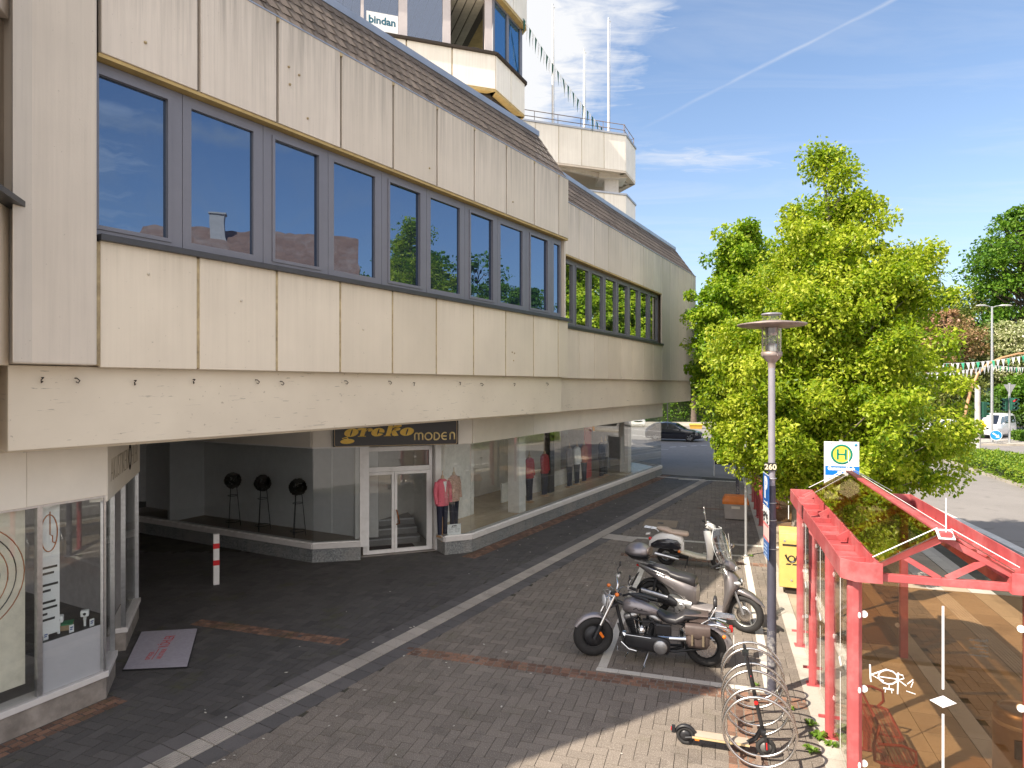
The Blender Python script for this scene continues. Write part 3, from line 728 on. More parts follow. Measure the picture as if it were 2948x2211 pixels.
# ---- mansard strips with rows of dark slates, metal verge above
m_slate = bpy.data.materials.new('brown_slate'); m_slate.use_nodes = True
q = NT(m_slate.node_tree); q.n.clear(); p_ = q.node('ShaderNodeBsdfPrincipled'); o_ = q.node('ShaderNodeOutputMaterial'); q.l.new(p_.outputs[0], o_.inputs[0])
t_ = q.node('ShaderNodeTexCoord').outputs['Object']; a_ = q.node('ShaderNodeAttribute', attribute_name='tone').outputs['Fac']
c_ = q.mix(a_, (0.085, 0.068, 0.057, 1), (0.175, 0.14, 0.115, 1))
c_ = q.mix(q.math('MULTIPLY', q.ramp(q.noise(t_, 30, 4, 0.7), 0.5, 0.75), 0.5), c_, (0.30, 0.25, 0.20, 1))
q.put(p_.inputs['Base Color'], c_); p_.inputs['Roughness'].default_value = 0.85; p_.inputs['Specular IOR Level'].default_value = 0.2
def mansard(F, a0, a1, setb, z0, z1, hip):
    V = []; Fc = []; tn = []; rows = 6; w = 0.24
    for r_ in range(rows):
        f0, f1 = r_ / rows, (r_ + 1.25) / rows
        off = (r_ % 2) * w / 2
        n = int((a1 - a0) / w) + 2
        for i in range(-1, n):
            e1 = a1 - hip * f0
            x0, x1 = a0 + i * w + off, a0 + (i + 1) * w + off - 0.008
            x0, x1 = max(x0, a0), min(x1, e1)
            if x1 - x0 < 0.02: continue
            lift = 0.03
            b = len(V); sl = 0.05
            pts = [F.p(x0 + sl, -0.02 - setb * f0 + lift, z0 + (z1 - z0) * f0 - 0.012), F.p(x1, -0.02 - setb * f0 + lift, z0 + (z1 - z0) * f0), F.p(x1, -0.02 - setb * min(f1, 1) + .004, z0 + (z1 - z0) * min(f1, 1)), F.p(x0, -0.02 - setb * min(f1, 1) + .004, z0 + (z1 - z0) * min(f1, 1))]
            und = [pts[0] - F.n * 0.028, pts[1] - F.n * 0.028]
            V += [tuple(p - BO) for p in pts + und]; Fc += [(b, b + 1, b + 2, b + 3), (b + 4, b + 5, b + 1, b)]
            tv = min(1, max(0, random.gauss(0.5, 0.25))); tn += [tv, tv]
    tone_mesh('roof_slates', V, Fc, tn, m_slate, bld)
mansard(A, -1.2, 12.18, 1.0, ZP, ZR, 0.0); mansard(B, -1.7, 16.1, 1.0, ZP, ZR, 0.35)
ver = MB()
A.box(ver, -1.2, 12.25, -1.25, -0.98, ZR - 0.02, ZR + 0.13); B.box(ver, -1.7, 15.9, -1.25, -0.98, ZR - 0.02, ZR + 0.13)
A.box(ver, -1.2, 12.2, -0.05, 0.03, ZP - 0.005, ZP + 0.018); B.box(ver, -1.7, 16.2, -0.05, 0.02, ZP - 0.005, ZP + 0.018)
bb(ver, 'metal_verge', mat('zinc_verge', (0.36, 0.38, 0.42), 0.42, 0.6, var=0.1, scale=2))
# ---- solid core: keeps the sun off the street, closes the soffit over the walkway
roofpoly = [(-10.5, 1.2), (-7.0, 4.4), (-6.3, 7.3)] + [tuple(A.p(s_, -1.0, 0)[:2]) for s_ in (0.0, 12.1)] + [tuple(B.p(s_, -1.0, 0)[:2]) for s_ in (-0.6, 15.9)] + [(-6, 44), (-26, 30), (-24, 0)]
core.prism(roofpoly, ZL, ZR - 0.05)
wallpoly = [(-9.5, 2.0), (-5.3, 4.6), (pD.x - 0.3, pD.y), tuple(A.p(-0.8, -0.45, 0)[:2])] + [tuple(A.p(s_, -0.3, 0)[:2]) for s_ in (0.0, 12.1)] + [tuple(B.p(s_, -0.3, 0)[:2]) for s_ in (-0.7, 16.15)] + [(-5.8, 44), (-26, 30.2), (-24, 0.2)]
core.prism(wallpoly, 3.51, ZP - 0.02)
bb(core, 'upper_floor_wall', m_cream_lo)
endc = MB(); A.box(endc, 12.10, 12.18, -1.3, -0.08, ZL, ZP - 0.01); B.box(endc, 16.12, 16.2, -2.6, -0.08, ZL, ZP - 0.01)
bb(endc, 'end_wall', m_cream_up)

# ================================================================= ground floor: shops
m_terr = bpy.data.materials.new('terrazzo_plinth'); m_terr.use_nodes = True
q = NT(m_terr.node_tree); q.n.clear(); p_ = q.node('ShaderNodeBsdfPrincipled'); o_ = q.node('ShaderNodeOutputMaterial'); q.l.new(p_.outputs[0], o_.inputs[0])
t_ = q.node('ShaderNodeTexCoord').outputs['Object']
c_ = q.mix(q.ramp(q.noise(t_, 55, 3, 0.7), 0.44, 0.6), (0.06, 0.07, 0.075, 1), (0.36, 0.36, 0.35, 1))
c_ = q.mix(q.math('MULTIPLY', q.ramp(q.noise(q.mapping(t_, (1, 1, 0.5)), 1.4, 7, 0.7), 0.45, 0.65), 0.65), c_, (0.30, 0.275, 0.245, 1))
q.put(p_.inputs['Base Color'], c_); p_.inputs['Roughness'].default_value = 0.55
m_sill = mat('white_shop_sill', (0.62, 0.58, 0.55), 0.5, var=0.06)
m_fascia = mat('shop_fascia', (0.76, 0.70, 0.61), 0.6, var=0.05, scale=2)
m_shopfl = mat('shop_tan_floor', (0.58, 0.45, 0.30), 0.25, var=0.12, scale=3)
m_shopwl = mat('shop_white_wall', (0.84, 0.81, 0.77), 0.7, var=0.04)
m_gvit = glass('vitrine_glass', (0.92, 0.94, 0.94), 0.06, gain=0.8)

P1, P2, P3, P4, P5 = Vector((-1.98, 16.9, 0)), Vector((-1.70, 16.40, 0)), Vector((-1.04, 16.69, 0)), Vector((7.16, 31.0, 0)), Vector((5.95, 33.9, 0))
V0, V1, V2 = Vector((-10.9, 18.9, 0)), Vector((-4.83, 15.68, 0)), Vector((-3.72, 15.93, 0))
D1 = Vector((-3.78, 16.22, 0))
def seg(a, b): 
    t = (b - a).normalized(); return Fr(a, t, Vector((t.y, -t.x, 0))), (b - a).length
def plinth(chain, h=0.33, sill=0.12, name='plinth', sn='shop_sill', m=m_terr):
    b = MB(); s_ = MB()
    for a, c in zip(chain[:-1], chain[1:]):
        F, L = seg(a, c); F.box(b, 0, L, -0.3, 0.0, 0, h); F.box(s_, -0.0, L + 0.0, -0.26, 0.035, h, h + sill)
    bb(b, name, m); bb(s_, sn, m_sill, bevel=0.006, seg=1)
plinth([P1, P2, P3, P4, P5]); plinth([V0, V1, V2])
def fascia(chain, z0, z1, d=0.05):
    b = MB()
    for a, c in zip(chain[:-1], chain[1:]):
        F, L = seg(a, c); n_ = max(1, round(L / 3.0))
        for i in range(n_): F.box(b, L * i / n_ + 0.004, L * (i + 1) / n_ - 0.004, -0.2, d, z0, z1)
    bb(b, 'shop_fascia', m_fascia, bevel=0.005, seg=1)
fascia([V0, V1, P3, P4], 2.80, 3.50)
b = MB(); b.prism([tuple(p[:2]) for p in (V1, P3, P1 + Vector((0, .15, 0)), D1 + Vector((0, .15, 0)), V2 + Vector((-.3, .2, 0)))], 2.795, 2.83); bb(b, 'door_soffit', m_fascia)
def glazing(a, c, z0, z1, cuts, gm=m_pglass, name='shop_window', frame=None):
    F, L = seg(a, c); f = MB(); fr = frame or m_white
    F.box(f, 0, L, -0.06, -0.01, z0, z0 + 0.03); F.box(f, 0, L, -0.06, -0.01, z1 - 0.04, z1)
    fo = bb(f, name, fr)
    e = [0] + [L * x for x in cuts] + [L]
    for x0, x1 in zip(e[:-1], e[1:]):
        b = MB(); F.box(b, x0 + 0.004, x1 - 0.004, -0.04, -0.028, z0 + 0.03, z1 - 0.04); bb(b, 'pane', gm, fo)
glazing(P2, P3, 0.45, 2.83, []); glazing(P3, P4, 0.45, 2.83, [0.19, 0.38, 0.58, 0.76]); glazing(P4, P5, 0.45, 2.83, [])
glazing(V0, V1, 0.45, 2.80, [0.4, 0.7], m_gvit); glazing(V1, V2, 0.45, 2.80, [], m_gvit)
# white posts beside the door
wp = MB()
F, L = seg(V1, V2); F.box(wp, L - 0.02, L + 0.20, -0.14, 0.03, 0.33, 2.80); bb(wp, 'door_post', m_white); wp = MB()
F, L = seg(P1, P2); F.box(wp, -0.12, 0.06, -0.12, 0.04, 0.02, 2.80)
bb(wp, 'door_post', m_white)
# double glass door with fanlight
DF, DL = seg(D1, P1)
df = MB()
for x0, x1, z0, z1 in ((0.06, DL - 0.10, 2.62, 2.73), (0.06, DL - 0.10, 2.10, 2.22), (0.06, 0.14, 0.03, 2.10), (DL - 0.17, DL - 0.09, 0.03, 2.73), (0.06, 0.12, 2.22, 2.62)):
    DF.box(df, x0, x1, -0.12, -0.05, z0, z1)
door = bb(df, 'door', m_white)
mid = DL * 0.44
for x0, x1 in ((0.14, mid), (mid, DL - 0.17)):
    lf = MB(); r_ = 0.07
    DF.box(lf, x0 + .004, x0 + r_, -0.10, -0.04, 0.03, 2.095); DF.box(lf, x1 - r_, x1 - .004, -0.10, -0.04, 0.03, 2.095)
    DF.box(lf, x0 + r_, x1 - r_, -0.10, -0.04, 0.03, 0.12); DF.box(lf, x0 + r_, x1 - r_, -0.10, -0.04, 2.02, 2.095)
    bb(lf, 'door_leaf', m_white, door)
    lg = MB(); DF.box(lg, x0 + r_, x1 - r_, -0.075, -0.065, 0.12, 2.02); bb(lg, 'pane', m_pglass, door)
lg = MB(); DF.box(lg, 0.12, DL - 0.17, -0.09, -0.08, 2.22, 2.62); bb(lg, 'fanlight_pane', m_pglass, door)
hd = MB(); c = DF.p(mid + 0.05, -0.04, 1.10); hd.tube([c, c + DF.n * 0.07, c + DF.n * 0.07 + Vector((0, 0, -0.32)) + DF.t * 0.07, c + Vector((0, 0, -0.36))], 0.018, 8)
bb(hd, 'door_handle', mat('bronze_handle', (0.30, 0.10, 0.03), 0.3, 0.7), door)
# entrance steps, mat and side walls behind the door
st = MB()
for i, (y0, h) in enumerate(((1.0, 0.17), (1.4, 0.34), (1.8, 0.51))): DF.box(st, 0.05, DL * 0.9, -4.5, -y0, 0.0 if i == 0 else 0.17 * i + .001, h)
bb(st, 'entrance_steps', mat('grey_steps', (0.28, 0.26, 0.25), 0.5))
ns = MB()
for y0, h in ((1.0, 0.17), (1.4, 0.34), (1.8, 0.51)): DF.box(ns, 0.05, DL * 0.9, -y0 - 0.04, -y0 + 0.012, h - 0.028, h + .004)
bb(ns, 'step_nosing', m_alu)
fm = MB(); DF.box(fm, 0.25, DL - 0.45, -0.85, -0.2, 0.012, 0.025); bb(fm, 'entrance_mat', mat('brown_mat', (0.05, 0.028, 0.022), 0.95))
ef = MB(); DF.box(ef, -0.1, DL, -5, 0.05, -0.005, 0.010); bb(ef, 'entrance_floor', mat('entrance_floor', (0.32, 0.28, 0.25), 0.5))
# interior of the fashion shop
sf = MB(); sw = MB(); co = MB(); pn = MB()
inn = lambda p, d: p + Vector((-SHD.y, SHD.x, 0)) * d
sf.prism([tuple(p[:2]) for p in (P2 + Vector((-.1, .12, 0)), P3 + Vector((-.1, .1, 0)), P4 + Vector((-.14, .0, 0)), P5 + Vector((-.05, -.05, 0)), Vector((2.5, 33.5, 0)), Vector((-3.2, 22.0, 0)))], 0.30, 0.42)
bb(sf, 'shop_floor', m_shopfl)
F3, L3 = seg(P3, P4)
F3.box(sw, -0.2, 11.8, -3.2, -3.1, 0.40, 3.5)
DF.box(sw, DL + 0.02, DL + 0.1, -5.0, -0.15, 0.0, 3.5); DF.box(sw, -0.12, -0.02, -5.0, -0.15, 0.0, 3.5)
bb(sw, 'shop_back_wall', m_shopwl)
F3.box(pn, 0.3, 2.4, -1.55, -1.5, 0.42, 2.7); F3.box(pn, 4.4, 7.2, -1.75, -1.7, 0.42, 1.05); F3.box(pn, 8.3, 11.0, -1.75, -1.7, 0.42, 1.0)
bb(pn, 'display_panel', mat('display_panel', (0.86, 0.84, 0.82), 0.5))
F3.box(co, 3.15, 3.55, -0.75, -0.35, 0.42, 3.5); F3.box(co, 13.5, 13.9, -1.0, -0.6, 0.42, 3.5)
bb(co, 'shop_column', m_white, bevel=0.01)
rp = MB(); F3.box(rp, 10.9, 11.6, -1.6, -1.55, 0.42, 2.6); bb(rp, 'red_display_panel', mat('red_board', (0.55, 0.06, 0.05), 0.5))
dk = MB(); F3.box(dk, 6.9, 7.3, -1.4, -1.2, 0.42, 3.4); bb(dk, 'dark_curtain', m_dark)
sc2 = MB(); sc2.prism([tuple(p[:2]) for p in (P2, P3, P4, P5, Vector((2.5, 33.5, 0)), Vector((-3.2, 22.0, 0)))], 3.30, 3.5); bb(sc2, 'shop_ceiling', m_shopwl)
# dark display case beside the passage
vf = MB(); VF, VL = seg(V0, V1)
VF.box(vf, -1.5, VL, -1.2, -0.05, 0.30, 0.42); vf.prism([tuple(p[:2]) for p in (V1 + Vector((-.05, .05, 0)), V2 + Vector((-.05, .05, 0)), V2 + Vector((-.1, 1.1, 0)), V1 + Vector((.55, 1.2, 0)))], 0.30, 0.418)
bb(vf, 'display_floor', mat('display_floor_brown', (0.20, 0.14, 0.09), 0.4))
vw = MB(); VF.box(vw, -1.5, VL + 0.55, -1.3, -1.2, 0.3, 3.5); VF.box(vw, 1.2, 1.3, -1.2, -0.1, 0.42, 3.5)
q1, _l = seg(V1 + Vector((.3, 1.3, 0)), V2 + Vector((0, 1.1, 0))); q1.box(vw, -.2, _l + .2, -0.1, 0.0, 0.3, 3.5)
bb(vw, 'display_back_wall', mat('grey_display_wall', (0.68, 0.66, 0.65), 0.7, var=0.05))
# passage walls, its far end, ceiling and closing walls
pw = MB()
W1, W2, W3 = Vector((-5.57, 8.9, 0)), Vector((-6.89, 11.97, 0)), Vector((-12.5, 15.0, 0))
pw.prism([(-14.5, 14.0), (-14.2, 13.8), (-14.2, 21), (-14.5, 21)], 0, 3.5)
F, L = seg(W2, W3); F.box(pw, 0, L, -0.2, 0, 0, 3.5)
bb(pw, 'passage_wall', mat('passage_wall', (0.34, 0.32, 0.32), 0.8))
pc = MB(); pc.prism([(-24, 0.5), (-9.6, 2.5), (-6.4, 7.3)] + [tuple(A.p(s_, -0.76, 0)[:2]) for s_ in (-0.6, 12.05)] + [tuple(B.p(s_, -0.76, 0)[:2]) for s_ in (-0.7, 15.6)] + [(-5, 43), (-26, 31)], 3.47, 3.505)
bb(pc, 'walkway_soffit', mat('walkway_soffit', (0.60, 0.55, 0.49), 0.7))
bk = MB(); bk.prism([(-24, 24), (-4, 24.5), (-4, 24.2), (-24, 23.7)], 0, 3.45); bk.prism([(-4, 24.2), (3.0, 34.5), (2.7, 34.7), (-4.3, 24.4)], 0, 3.45)
bk.prism([(3.0, 34.5), (5.95, 34.0), (6.0, 34.2), (3.0, 34.8)], 0, 0.0 + 3.45)
bb(bk, 'inner_wall', mat('inner_wall_dark', (0.35, 0.33, 0.32), 0.8))

# ---- hearing-aid shop at the left
L0, L1, L2 = Vector((-7.5, 4.97, 0)), W1, W2
LF, LL = seg(L0, L1)
b = MB(); s_ = MB()
LF.box(b, 0, LL, -0.3, 0, 0, 0.30); LF.box(s_, 0, LL + .02, -0.25, 0.03, 0.30, 0.38)
SF, SL = seg(L1, L2)
SF.box(b, 0, 0.75, -0.3, 0, 0, 0.30); SF.box(s_, 0.0, 0.75, -0.25, 0.03, 0.30, 0.38)
SF.box(b, 1.75, SL, -0.3, 0, 0, 0.30); SF.box(s_, 1.72, SL, -0.25, 0.03, 0.30, 0.38); SF.box(s_, 0.75, 1.75, -0.9, -0.85, 0.02, 0.12)
bb(b, 'left_plinth', mat('stone_plinth', (0.27, 0.235, 0.205), 0.6, var=0.3, scale=5, dirt=(0.12, 0.1, 0.08), dirtamt=0.6)); bb(s_, 'left_shop_sill', m_sill, bevel=0.005, seg=1)
fa = MB(); LF.box(fa, 0, LL - 1.0, -0.2, 0.03, 2.79, 3.49); LF.box(fa, LL - 0.99, LL - 0.0, -0.2, 0.01, 2.79, 3.49); SF.box(fa, 0.0, SL, -0.2, 0.015, 2.70, 3.49)
bb(fa, 'left_shop_fascia', m_fascia, bevel=0.005, seg=1)
tx = MB(); tx.text('AKUSTIKERK', 0.50, SF.mtx(0.22, 0.02, 2.93), 0, 0.002, 0, -0.014, 'LEFT', 0.62)
bb(tx, 'fascia_lettering', mat('grey_letter_outline', (0.36, 0.31, 0.24), 0.6))
tx = MB(); tx.text('\u00D6', 0.62, SF.mtx(1.90, 0.021, 2.90), 0, 0.003, 0, 0.006, 'LEFT', 0.62); bb(tx, 'fascia_bold_letter', m_gap)
tx = MB(); tx.text('HLER', 0.50, SF.mtx(2.28, 0.02, 2.93), 0, 0.002, 0, -0.014, 'LEFT', 0.62); bb(tx, 'fascia_lettering', MATS['grey_letter_outline'])
def gl2(F, x0, x1, z0, z1, gm, nm='left_shop_window'):
    f = MB(); F.box(f, x0, x0 + 0.03, -0.07, -0.005, z0, z1); F.box(f, x1 - 0.03, x1, -0.07, -0.005, z0, z1); F.box(f, x0, x1, -0.06, -0.01, z1 - 0.04, z1)
    fo = bb(f, nm, m_alu); g_ = MB(); F.box(g_, x0 + .03, x1 - .03, -0.045, -0.033, z0, z1 - .04); bb(g_, 'pane', gm, fo)
gl2(LF, 0.0, LL - 0.83, 0.38, 2.80, m_pglass); gl2(LF, LL - 0.83, LL, 0.38, 2.80, m_pglass)
gl2(SF, 0.0, 0.75, 0.38, 2.72, m_pglass); gl2(SF, 1.75, SL, 0.38, 2.72, m_pglass)
ff = MB(); LF.box(ff, LL - 0.80, LL - 0.03, -0.058, -0.050, 0.38, 1.02); bb(ff, 'frosted_film', mat('frosted_film', (0.55, 0.52, 0.55), 0.5, var=0.03))
li = MB()
LF.box(li, -1, LL - 0.1, -2.7, -2.6, 0.02, 3.4); LF.box(li, -1, LL - .05, -2.6, -0.28, 0.05, 0.28, 0); LF.box(li, LL - .9, LL - 0.2, -2.6, -2.2, 0.3, 3.4)
bb(li, 'left_shop_interior', mat('left_shop_interior', (0.28, 0.26, 0.25), 0.6))
tb = MB(); LF.box(tb, LL - 0.80, LL - 0.05, -0.62, -0.10, 0.95, 1.0); bb(tb, 'window_display_shelf', m_black)
def s_of(px, F):   # where a sight line crosses the facade, measured along it
    a = (px - 1106) / 1400.0; return (a * F.o.y - F.o.x) / (F.t.x - a * F.t.y)
# ================================================================= roof towers (parts of the same house block, things of their own)
def tower_chain(pts): return [seg(Vector((a[0], a[1], 0)), Vector((b_[0], b_[1], 0))) for a, b_ in zip(pts[:-1], pts[1:])]
TO = Vector((-4, 34, ZR))
tw = thing('office_tower', 'cream tower storey with tall blue windows and a name board, rising behind the slate roof', 'tower', TO)
def tb_(b, name, m, parent=None, **k): return b.build(name, m, parent or tw, TO, **k)
K0, K1, K2, K3 = (-12.6, 26.1), (-0.75, 30.2), (0.66, 33.1), (-1.2, 37.5)
off = lambda p, d: p
ch = [K0, K1, K2, K3]
pb = MB(); cap = MB(); so_ = MB(); tp = MB(); inw = MB(); ts = MB()
cen = Vector((-7, 36))
def inset(p, d): v = (cen - Vector(p)).normalized() * d; return (p[0] + v.x, p[1] + v.y)
for i, (F, L) in enumerate(tower_chain(ch)):
    n_ = max(1, round(L / 2.1)); 
    for k_ in range(n_): F.box(pb, L * k_ / n_ + .03, L * (k_ + 1) / n_ - .03, -0.3, 0, 18.1, 19.66)
    F.box(ts, 0, L, -0.28, -0.05, 18.12, 19.6)
    F.box(cap, -0.02, L + .02, -0.5, 0.12, 19.66, 19.78)
    for k_ in range(n_): F.box(tp, L * k_ / n_ + .03, L * (k_ + 1) / n_ - .03, -0.3, 0.12, 22.62, 25.0)
    F.box(so_, 0, L, -1.0, 0.10, 22.46, 22.60); F.box(so_, 0, L, -1.0, -0.02, 17.98, 18.095)
    F.box(inw, 0, L, -1.3, -0.75, ZR - 0.1, 17.98)
so_.prism([inset(p, .12) for p in (K0, K1, K2, K3)], 17.985, 18.05); so_.prism([inset(p, .05) for p in (K0, K1, K2, K3)], 22.47, 22.55)
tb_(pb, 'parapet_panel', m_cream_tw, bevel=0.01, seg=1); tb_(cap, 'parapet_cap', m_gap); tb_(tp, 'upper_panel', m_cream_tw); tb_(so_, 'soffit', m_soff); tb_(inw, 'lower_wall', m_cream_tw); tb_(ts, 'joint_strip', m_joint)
g_tw = glass('tower_glass', tint=(0.42, 0.48, 0.62), r0=0.16, refl=(0.75, 0.85, 1.0), gain=0.9)
g_tw2 = glass('tower_side_glass', body=(0.01, 0.05, 0.12), r0=0.30, refl=(0.45, 0.72, 1.0))
(F1, L1_), (F2, L2_), (F3_, L3_) = tower_chain(ch)
panes = [(F1, 700, 780, g_tw), (F1, 786.5, 862, g_tw), (F1, 881, 958, g_tw), (F1, 975, 1049.5, None), (F2, 1066, 1085, g_tw2), (F2, 1091, 1109, g_tw2)]
for i, (F, a_, b_, gm) in enumerate(panes):
    d_ = -0.15
    x0, x1 = s_of(a_, F), s_of(b_, F)
    f = MB()
    pre = s_of(panes[i - 1][2], F) if i and panes[i - 1][0] is F else x0 - 0.3
    pm = max(pre, x0 - 0.45)
    if F is F2: x0, x1 = (0.18, 1.45) if i == 4 else (1.68, 2.95); pm = 0.0 if i == 4 else 1.45
    F.box(f, pm, x0, d_ - .12, d_, 19.78, 22.46); F.box(f, x0, x1, d_ - .1, d_ - .01, 19.78, 19.9); F.box(f, x0, x1, d_ - .1, d_ - .01, 22.36, 22.46)
    if i in (3, 5): F.box(f, x1, min(L1_ if F is F1 else L2_, x1 + 0.4), d_ - .12, d_, 19.78, 22.46)
    fo = tb_(f, 'window', m_frame_lt if F is F1 else m_frame)
    if gm:
        g_ = MB(); F.box(g_, x0, x1, d_ - .07, d_ - .055, 19.9, 22.36); tb_(g_, 'pane', gm, fo)
    if i == 1:
        s_ = MB(); F.box(s_, x0 + 0.12, x1 - .02, d_ - .054, d_ - .04, 19.95, 20.75)
        sb = tb_(s_, 'name_board', m_whitepl)
        x_ = MB(); x_.text('bindan', 0.46, F.mtx((x0 + x1) / 2 + .05, d_ - .038, 20.26), 0, 0.002, 0, 0.016, 'CENTER', 0.98); tb_(x_, 'lettering', mat('petrol_letter', (0.01, 0.10, 0.16), 0.5), sb)
ce = MB()
for k_ in range(28):
    x_ = 0.4 + k_ * 0.42
    F1.box(ce, x_, x_ + 0.36, -6, -0.35, 22.30, 22.34)
tb_(ce, 'slat_ceiling', mat('ceiling_slats', (0.55, 0.52, 0.46), 0.6))
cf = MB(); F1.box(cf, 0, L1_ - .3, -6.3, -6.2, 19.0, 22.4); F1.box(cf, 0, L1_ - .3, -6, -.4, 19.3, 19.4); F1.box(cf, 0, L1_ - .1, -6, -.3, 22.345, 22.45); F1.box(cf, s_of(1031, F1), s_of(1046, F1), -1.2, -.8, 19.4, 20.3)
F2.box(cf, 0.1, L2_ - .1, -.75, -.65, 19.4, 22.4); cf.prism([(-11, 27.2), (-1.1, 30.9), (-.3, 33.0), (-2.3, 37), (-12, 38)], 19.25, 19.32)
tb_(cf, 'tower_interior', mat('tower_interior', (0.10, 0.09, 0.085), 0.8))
ro = MB(); ro.prism([K0, K1, K2, K3, (-12, 40)], 25.0, 25.1); ro.prism([inset(p, 0.4) for p in (K0, K1, K2, K3)] + [(-12, 40)], 17.9, 17.97); tb_(ro, 'tower_roof', m_gap)

# far viewing tower
VO = Vector((1.5, 40, ZR))
vt = thing('viewing_tower', 'cream roof tower with a panelled lookout platform, railing and one square column', 'tower', VO)
def vb(b, name, m, parent=None, **k): return b.build(name, m, parent or vt, VO, **k)
J0, J1, J2, J3 = (-1.4, 35.1), (6.68, 38.0), (7.66, 40.2), (5.6, 45.5)
pb = MB(); cp = MB(); rl = MB(); st = MB(); lw = MB(); sf_ = MB(); pst = MB()
for i, (F, L) in enumerate(tower_chain([J0, J1, J2, J3])):
    n_ = max(1, round(L / 1.41))
    for k_ in range(n_): F.box(pb, L * k_ / n_ + .015, L * (k_ + 1) / n_ - .015, -0.25, 0, 16.85, 18.92)
    for k_ in range(n_): F.box(lw, L * k_ / n_ + .015, L * (k_ + 1) / n_ - .015, -0.25, 0, ZR - 0.2, 15.42)
    F.box(st, 0, L, -.24, -.03, 16.9, 18.9); F.box(st, 0, L, -.24, -.03, ZR, 15.4)
    F.box(cp, -.02, L + .02, -0.4, 0.06, 18.92, 19.02); F.box(cp, -.02, L + .02, -0.4, 0.06, 15.42, 15.52)
    F.box(sf_, 0, L, -0.4, -.02, 16.74, 16.845)
    for z_ in (19.28, 19.6): rl.tube([F.p(0, -0.12, z_), F.p(L, -0.12, z_)], 0.022, 6)
    for k_ in range(n_ + 1): rl.tube([F.p(L * k_ / n_, -0.12, 19.0), F.p(L * k_ / n_, -0.12, 19.6)], 0.018, 5)
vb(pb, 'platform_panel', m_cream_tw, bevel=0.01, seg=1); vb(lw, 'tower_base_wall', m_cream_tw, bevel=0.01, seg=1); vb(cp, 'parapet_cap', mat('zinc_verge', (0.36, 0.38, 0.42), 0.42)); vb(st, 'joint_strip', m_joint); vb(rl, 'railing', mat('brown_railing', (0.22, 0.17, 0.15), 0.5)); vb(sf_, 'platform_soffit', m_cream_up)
pf = MB(); pf.prism([(-1.4, 35.35), (6.45, 38.15), (7.4, 40.25), (5.4, 45.3), (-2, 45)], 17.05, 17.15); pf.prism([(-1.4, 35.35), (6.45, 38.15), (7.4, 40.25), (5.4, 45.3), (-2, 45)], 15.3, 15.4)
vb(pf, 'platform_floor', m_cream_up)
cl_ = MB(); cl_.box(5.6, 6.45, 39.2, 40.05, 15.4, 16.72); cl_.prism([(5.2, 38.8), (6.9, 38.8), (6.9, 40.5), (5.2, 40.5)], 16.70, 17.05); cl_.box(-1, 2.5, 40, 44, 15.4, 17.05)
cl_.bar((6.0, 39.6, 16.9), (7.3, 40.3, 16.9), .25, .25); cl_.bar((6.0, 39.6, 16.9), (2.5, 37.2, 16.9), .25, .25)
vb(cl_, 'column', m_white)
# flag poles on the tower: each a thing
def pole(p, z0, z1, lab):
    t = thing('flag_pole', lab, 'flag pole', (p[0], p[1], z0), 0, 'bare flag poles on the lookout platform')
    b = MB(); H = z1 - z0; b.tube([(0, 0, 0), (0, 0, H * .6), (0, 0, H)], [0.075, 0.06, 0.04], 8); b.build('pole_shaft', m_white, t)
    b = MB(); b.tube([(0.05, 0, H - .15), (0.14, 0, H - .15)], 0.02, 6); b.lathe([(0.0, H + .1), (0.05, H + .06), (0.05, H), (0.03, H - .02)], 8); b.build('pole_cap', m_galv, t)
    b = MB(); b.tube([(0.10, 0, 1.0), (0.10, 0, H - .15)], 0.008, 4); b.build('halyard', m_galv, t)
pole((2.36, 37.6), 17.15, 26.35, 'tallest bare white flag pole, nearest the office tower'); pole((4.4, 39.6), 17.15, 24.75, 'shortest bare white flag pole, between the other two'); pole((5.75, 38.6), 17.15, 26.1, 'bare white flag pole at the outer end of the lookout platform')
# bunting between the towers
def bunting(name, lab, a, b_, sag, n, size, grp=None, cols=None):
    a, b_ = Vector(a), Vector(b_); t = thing(name, lab, 'bunting', a, 0, grp)
    P = lambda f: (b_ - a) * f + Vector((0, 0, -4 * sag * f * (1 - f)))
    c = MB(); c.tube([P(i / 30) for i in range(31)], 0.008, 4); c.build('cord', m_whitepl, t)
    for i in range(n):
        f0 = (i + 0.15) / n; f1 = (i + 0.80) / n
        p, q_ = P(f0), P(f1); e = q_ - p; mdl = (p + q_) / 2 + Vector((random.uniform(-.1, .1), random.uniform(-.12, .12), -1)) * size * random.uniform(0.85, 1.05)
        w = (q_ - p).cross(Vector((0, 0, 1))).normalized() * random.uniform(-.06, .06) * size
        b = MB(); nrm = e.cross(mdl - p).normalized() * 0.004
        pts = [p, q_, (q_ * .5 + mdl * .5) + w, mdl, (p * .5 + mdl * .5) + w]
        b.add([v_ + nrm for v_ in pts] + [v_ - nrm for v_ in pts], [(0, 1, 2, 3, 4), (9, 8, 7, 6, 5)] + [(k, (k + 1) % 5, 5 + (k + 1) % 5, 5 + k) for k in range(5)])
        b.build('pennant', (m_pg if i % 2 == 0 else m_pw) if cols is None else cols[i % len(cols)], t)
m_pg = mat('green_pennant', (0.01, 0.085, 0.06), 0.8, var=0.15); m_pw = mat('white_pennant', (0.75, 0.77, 0.8), 0.8, var=0.05); m_pt = mat('bright_green_pennant', (0.05, 0.42, 0.25), 0.8)
bunting('bunting_line', 'green and white pennants strung between the two roof towers', (0.55, 32.5, 22.75), (5.75, 38.4, 19.1), 0.35, 34, 0.85)

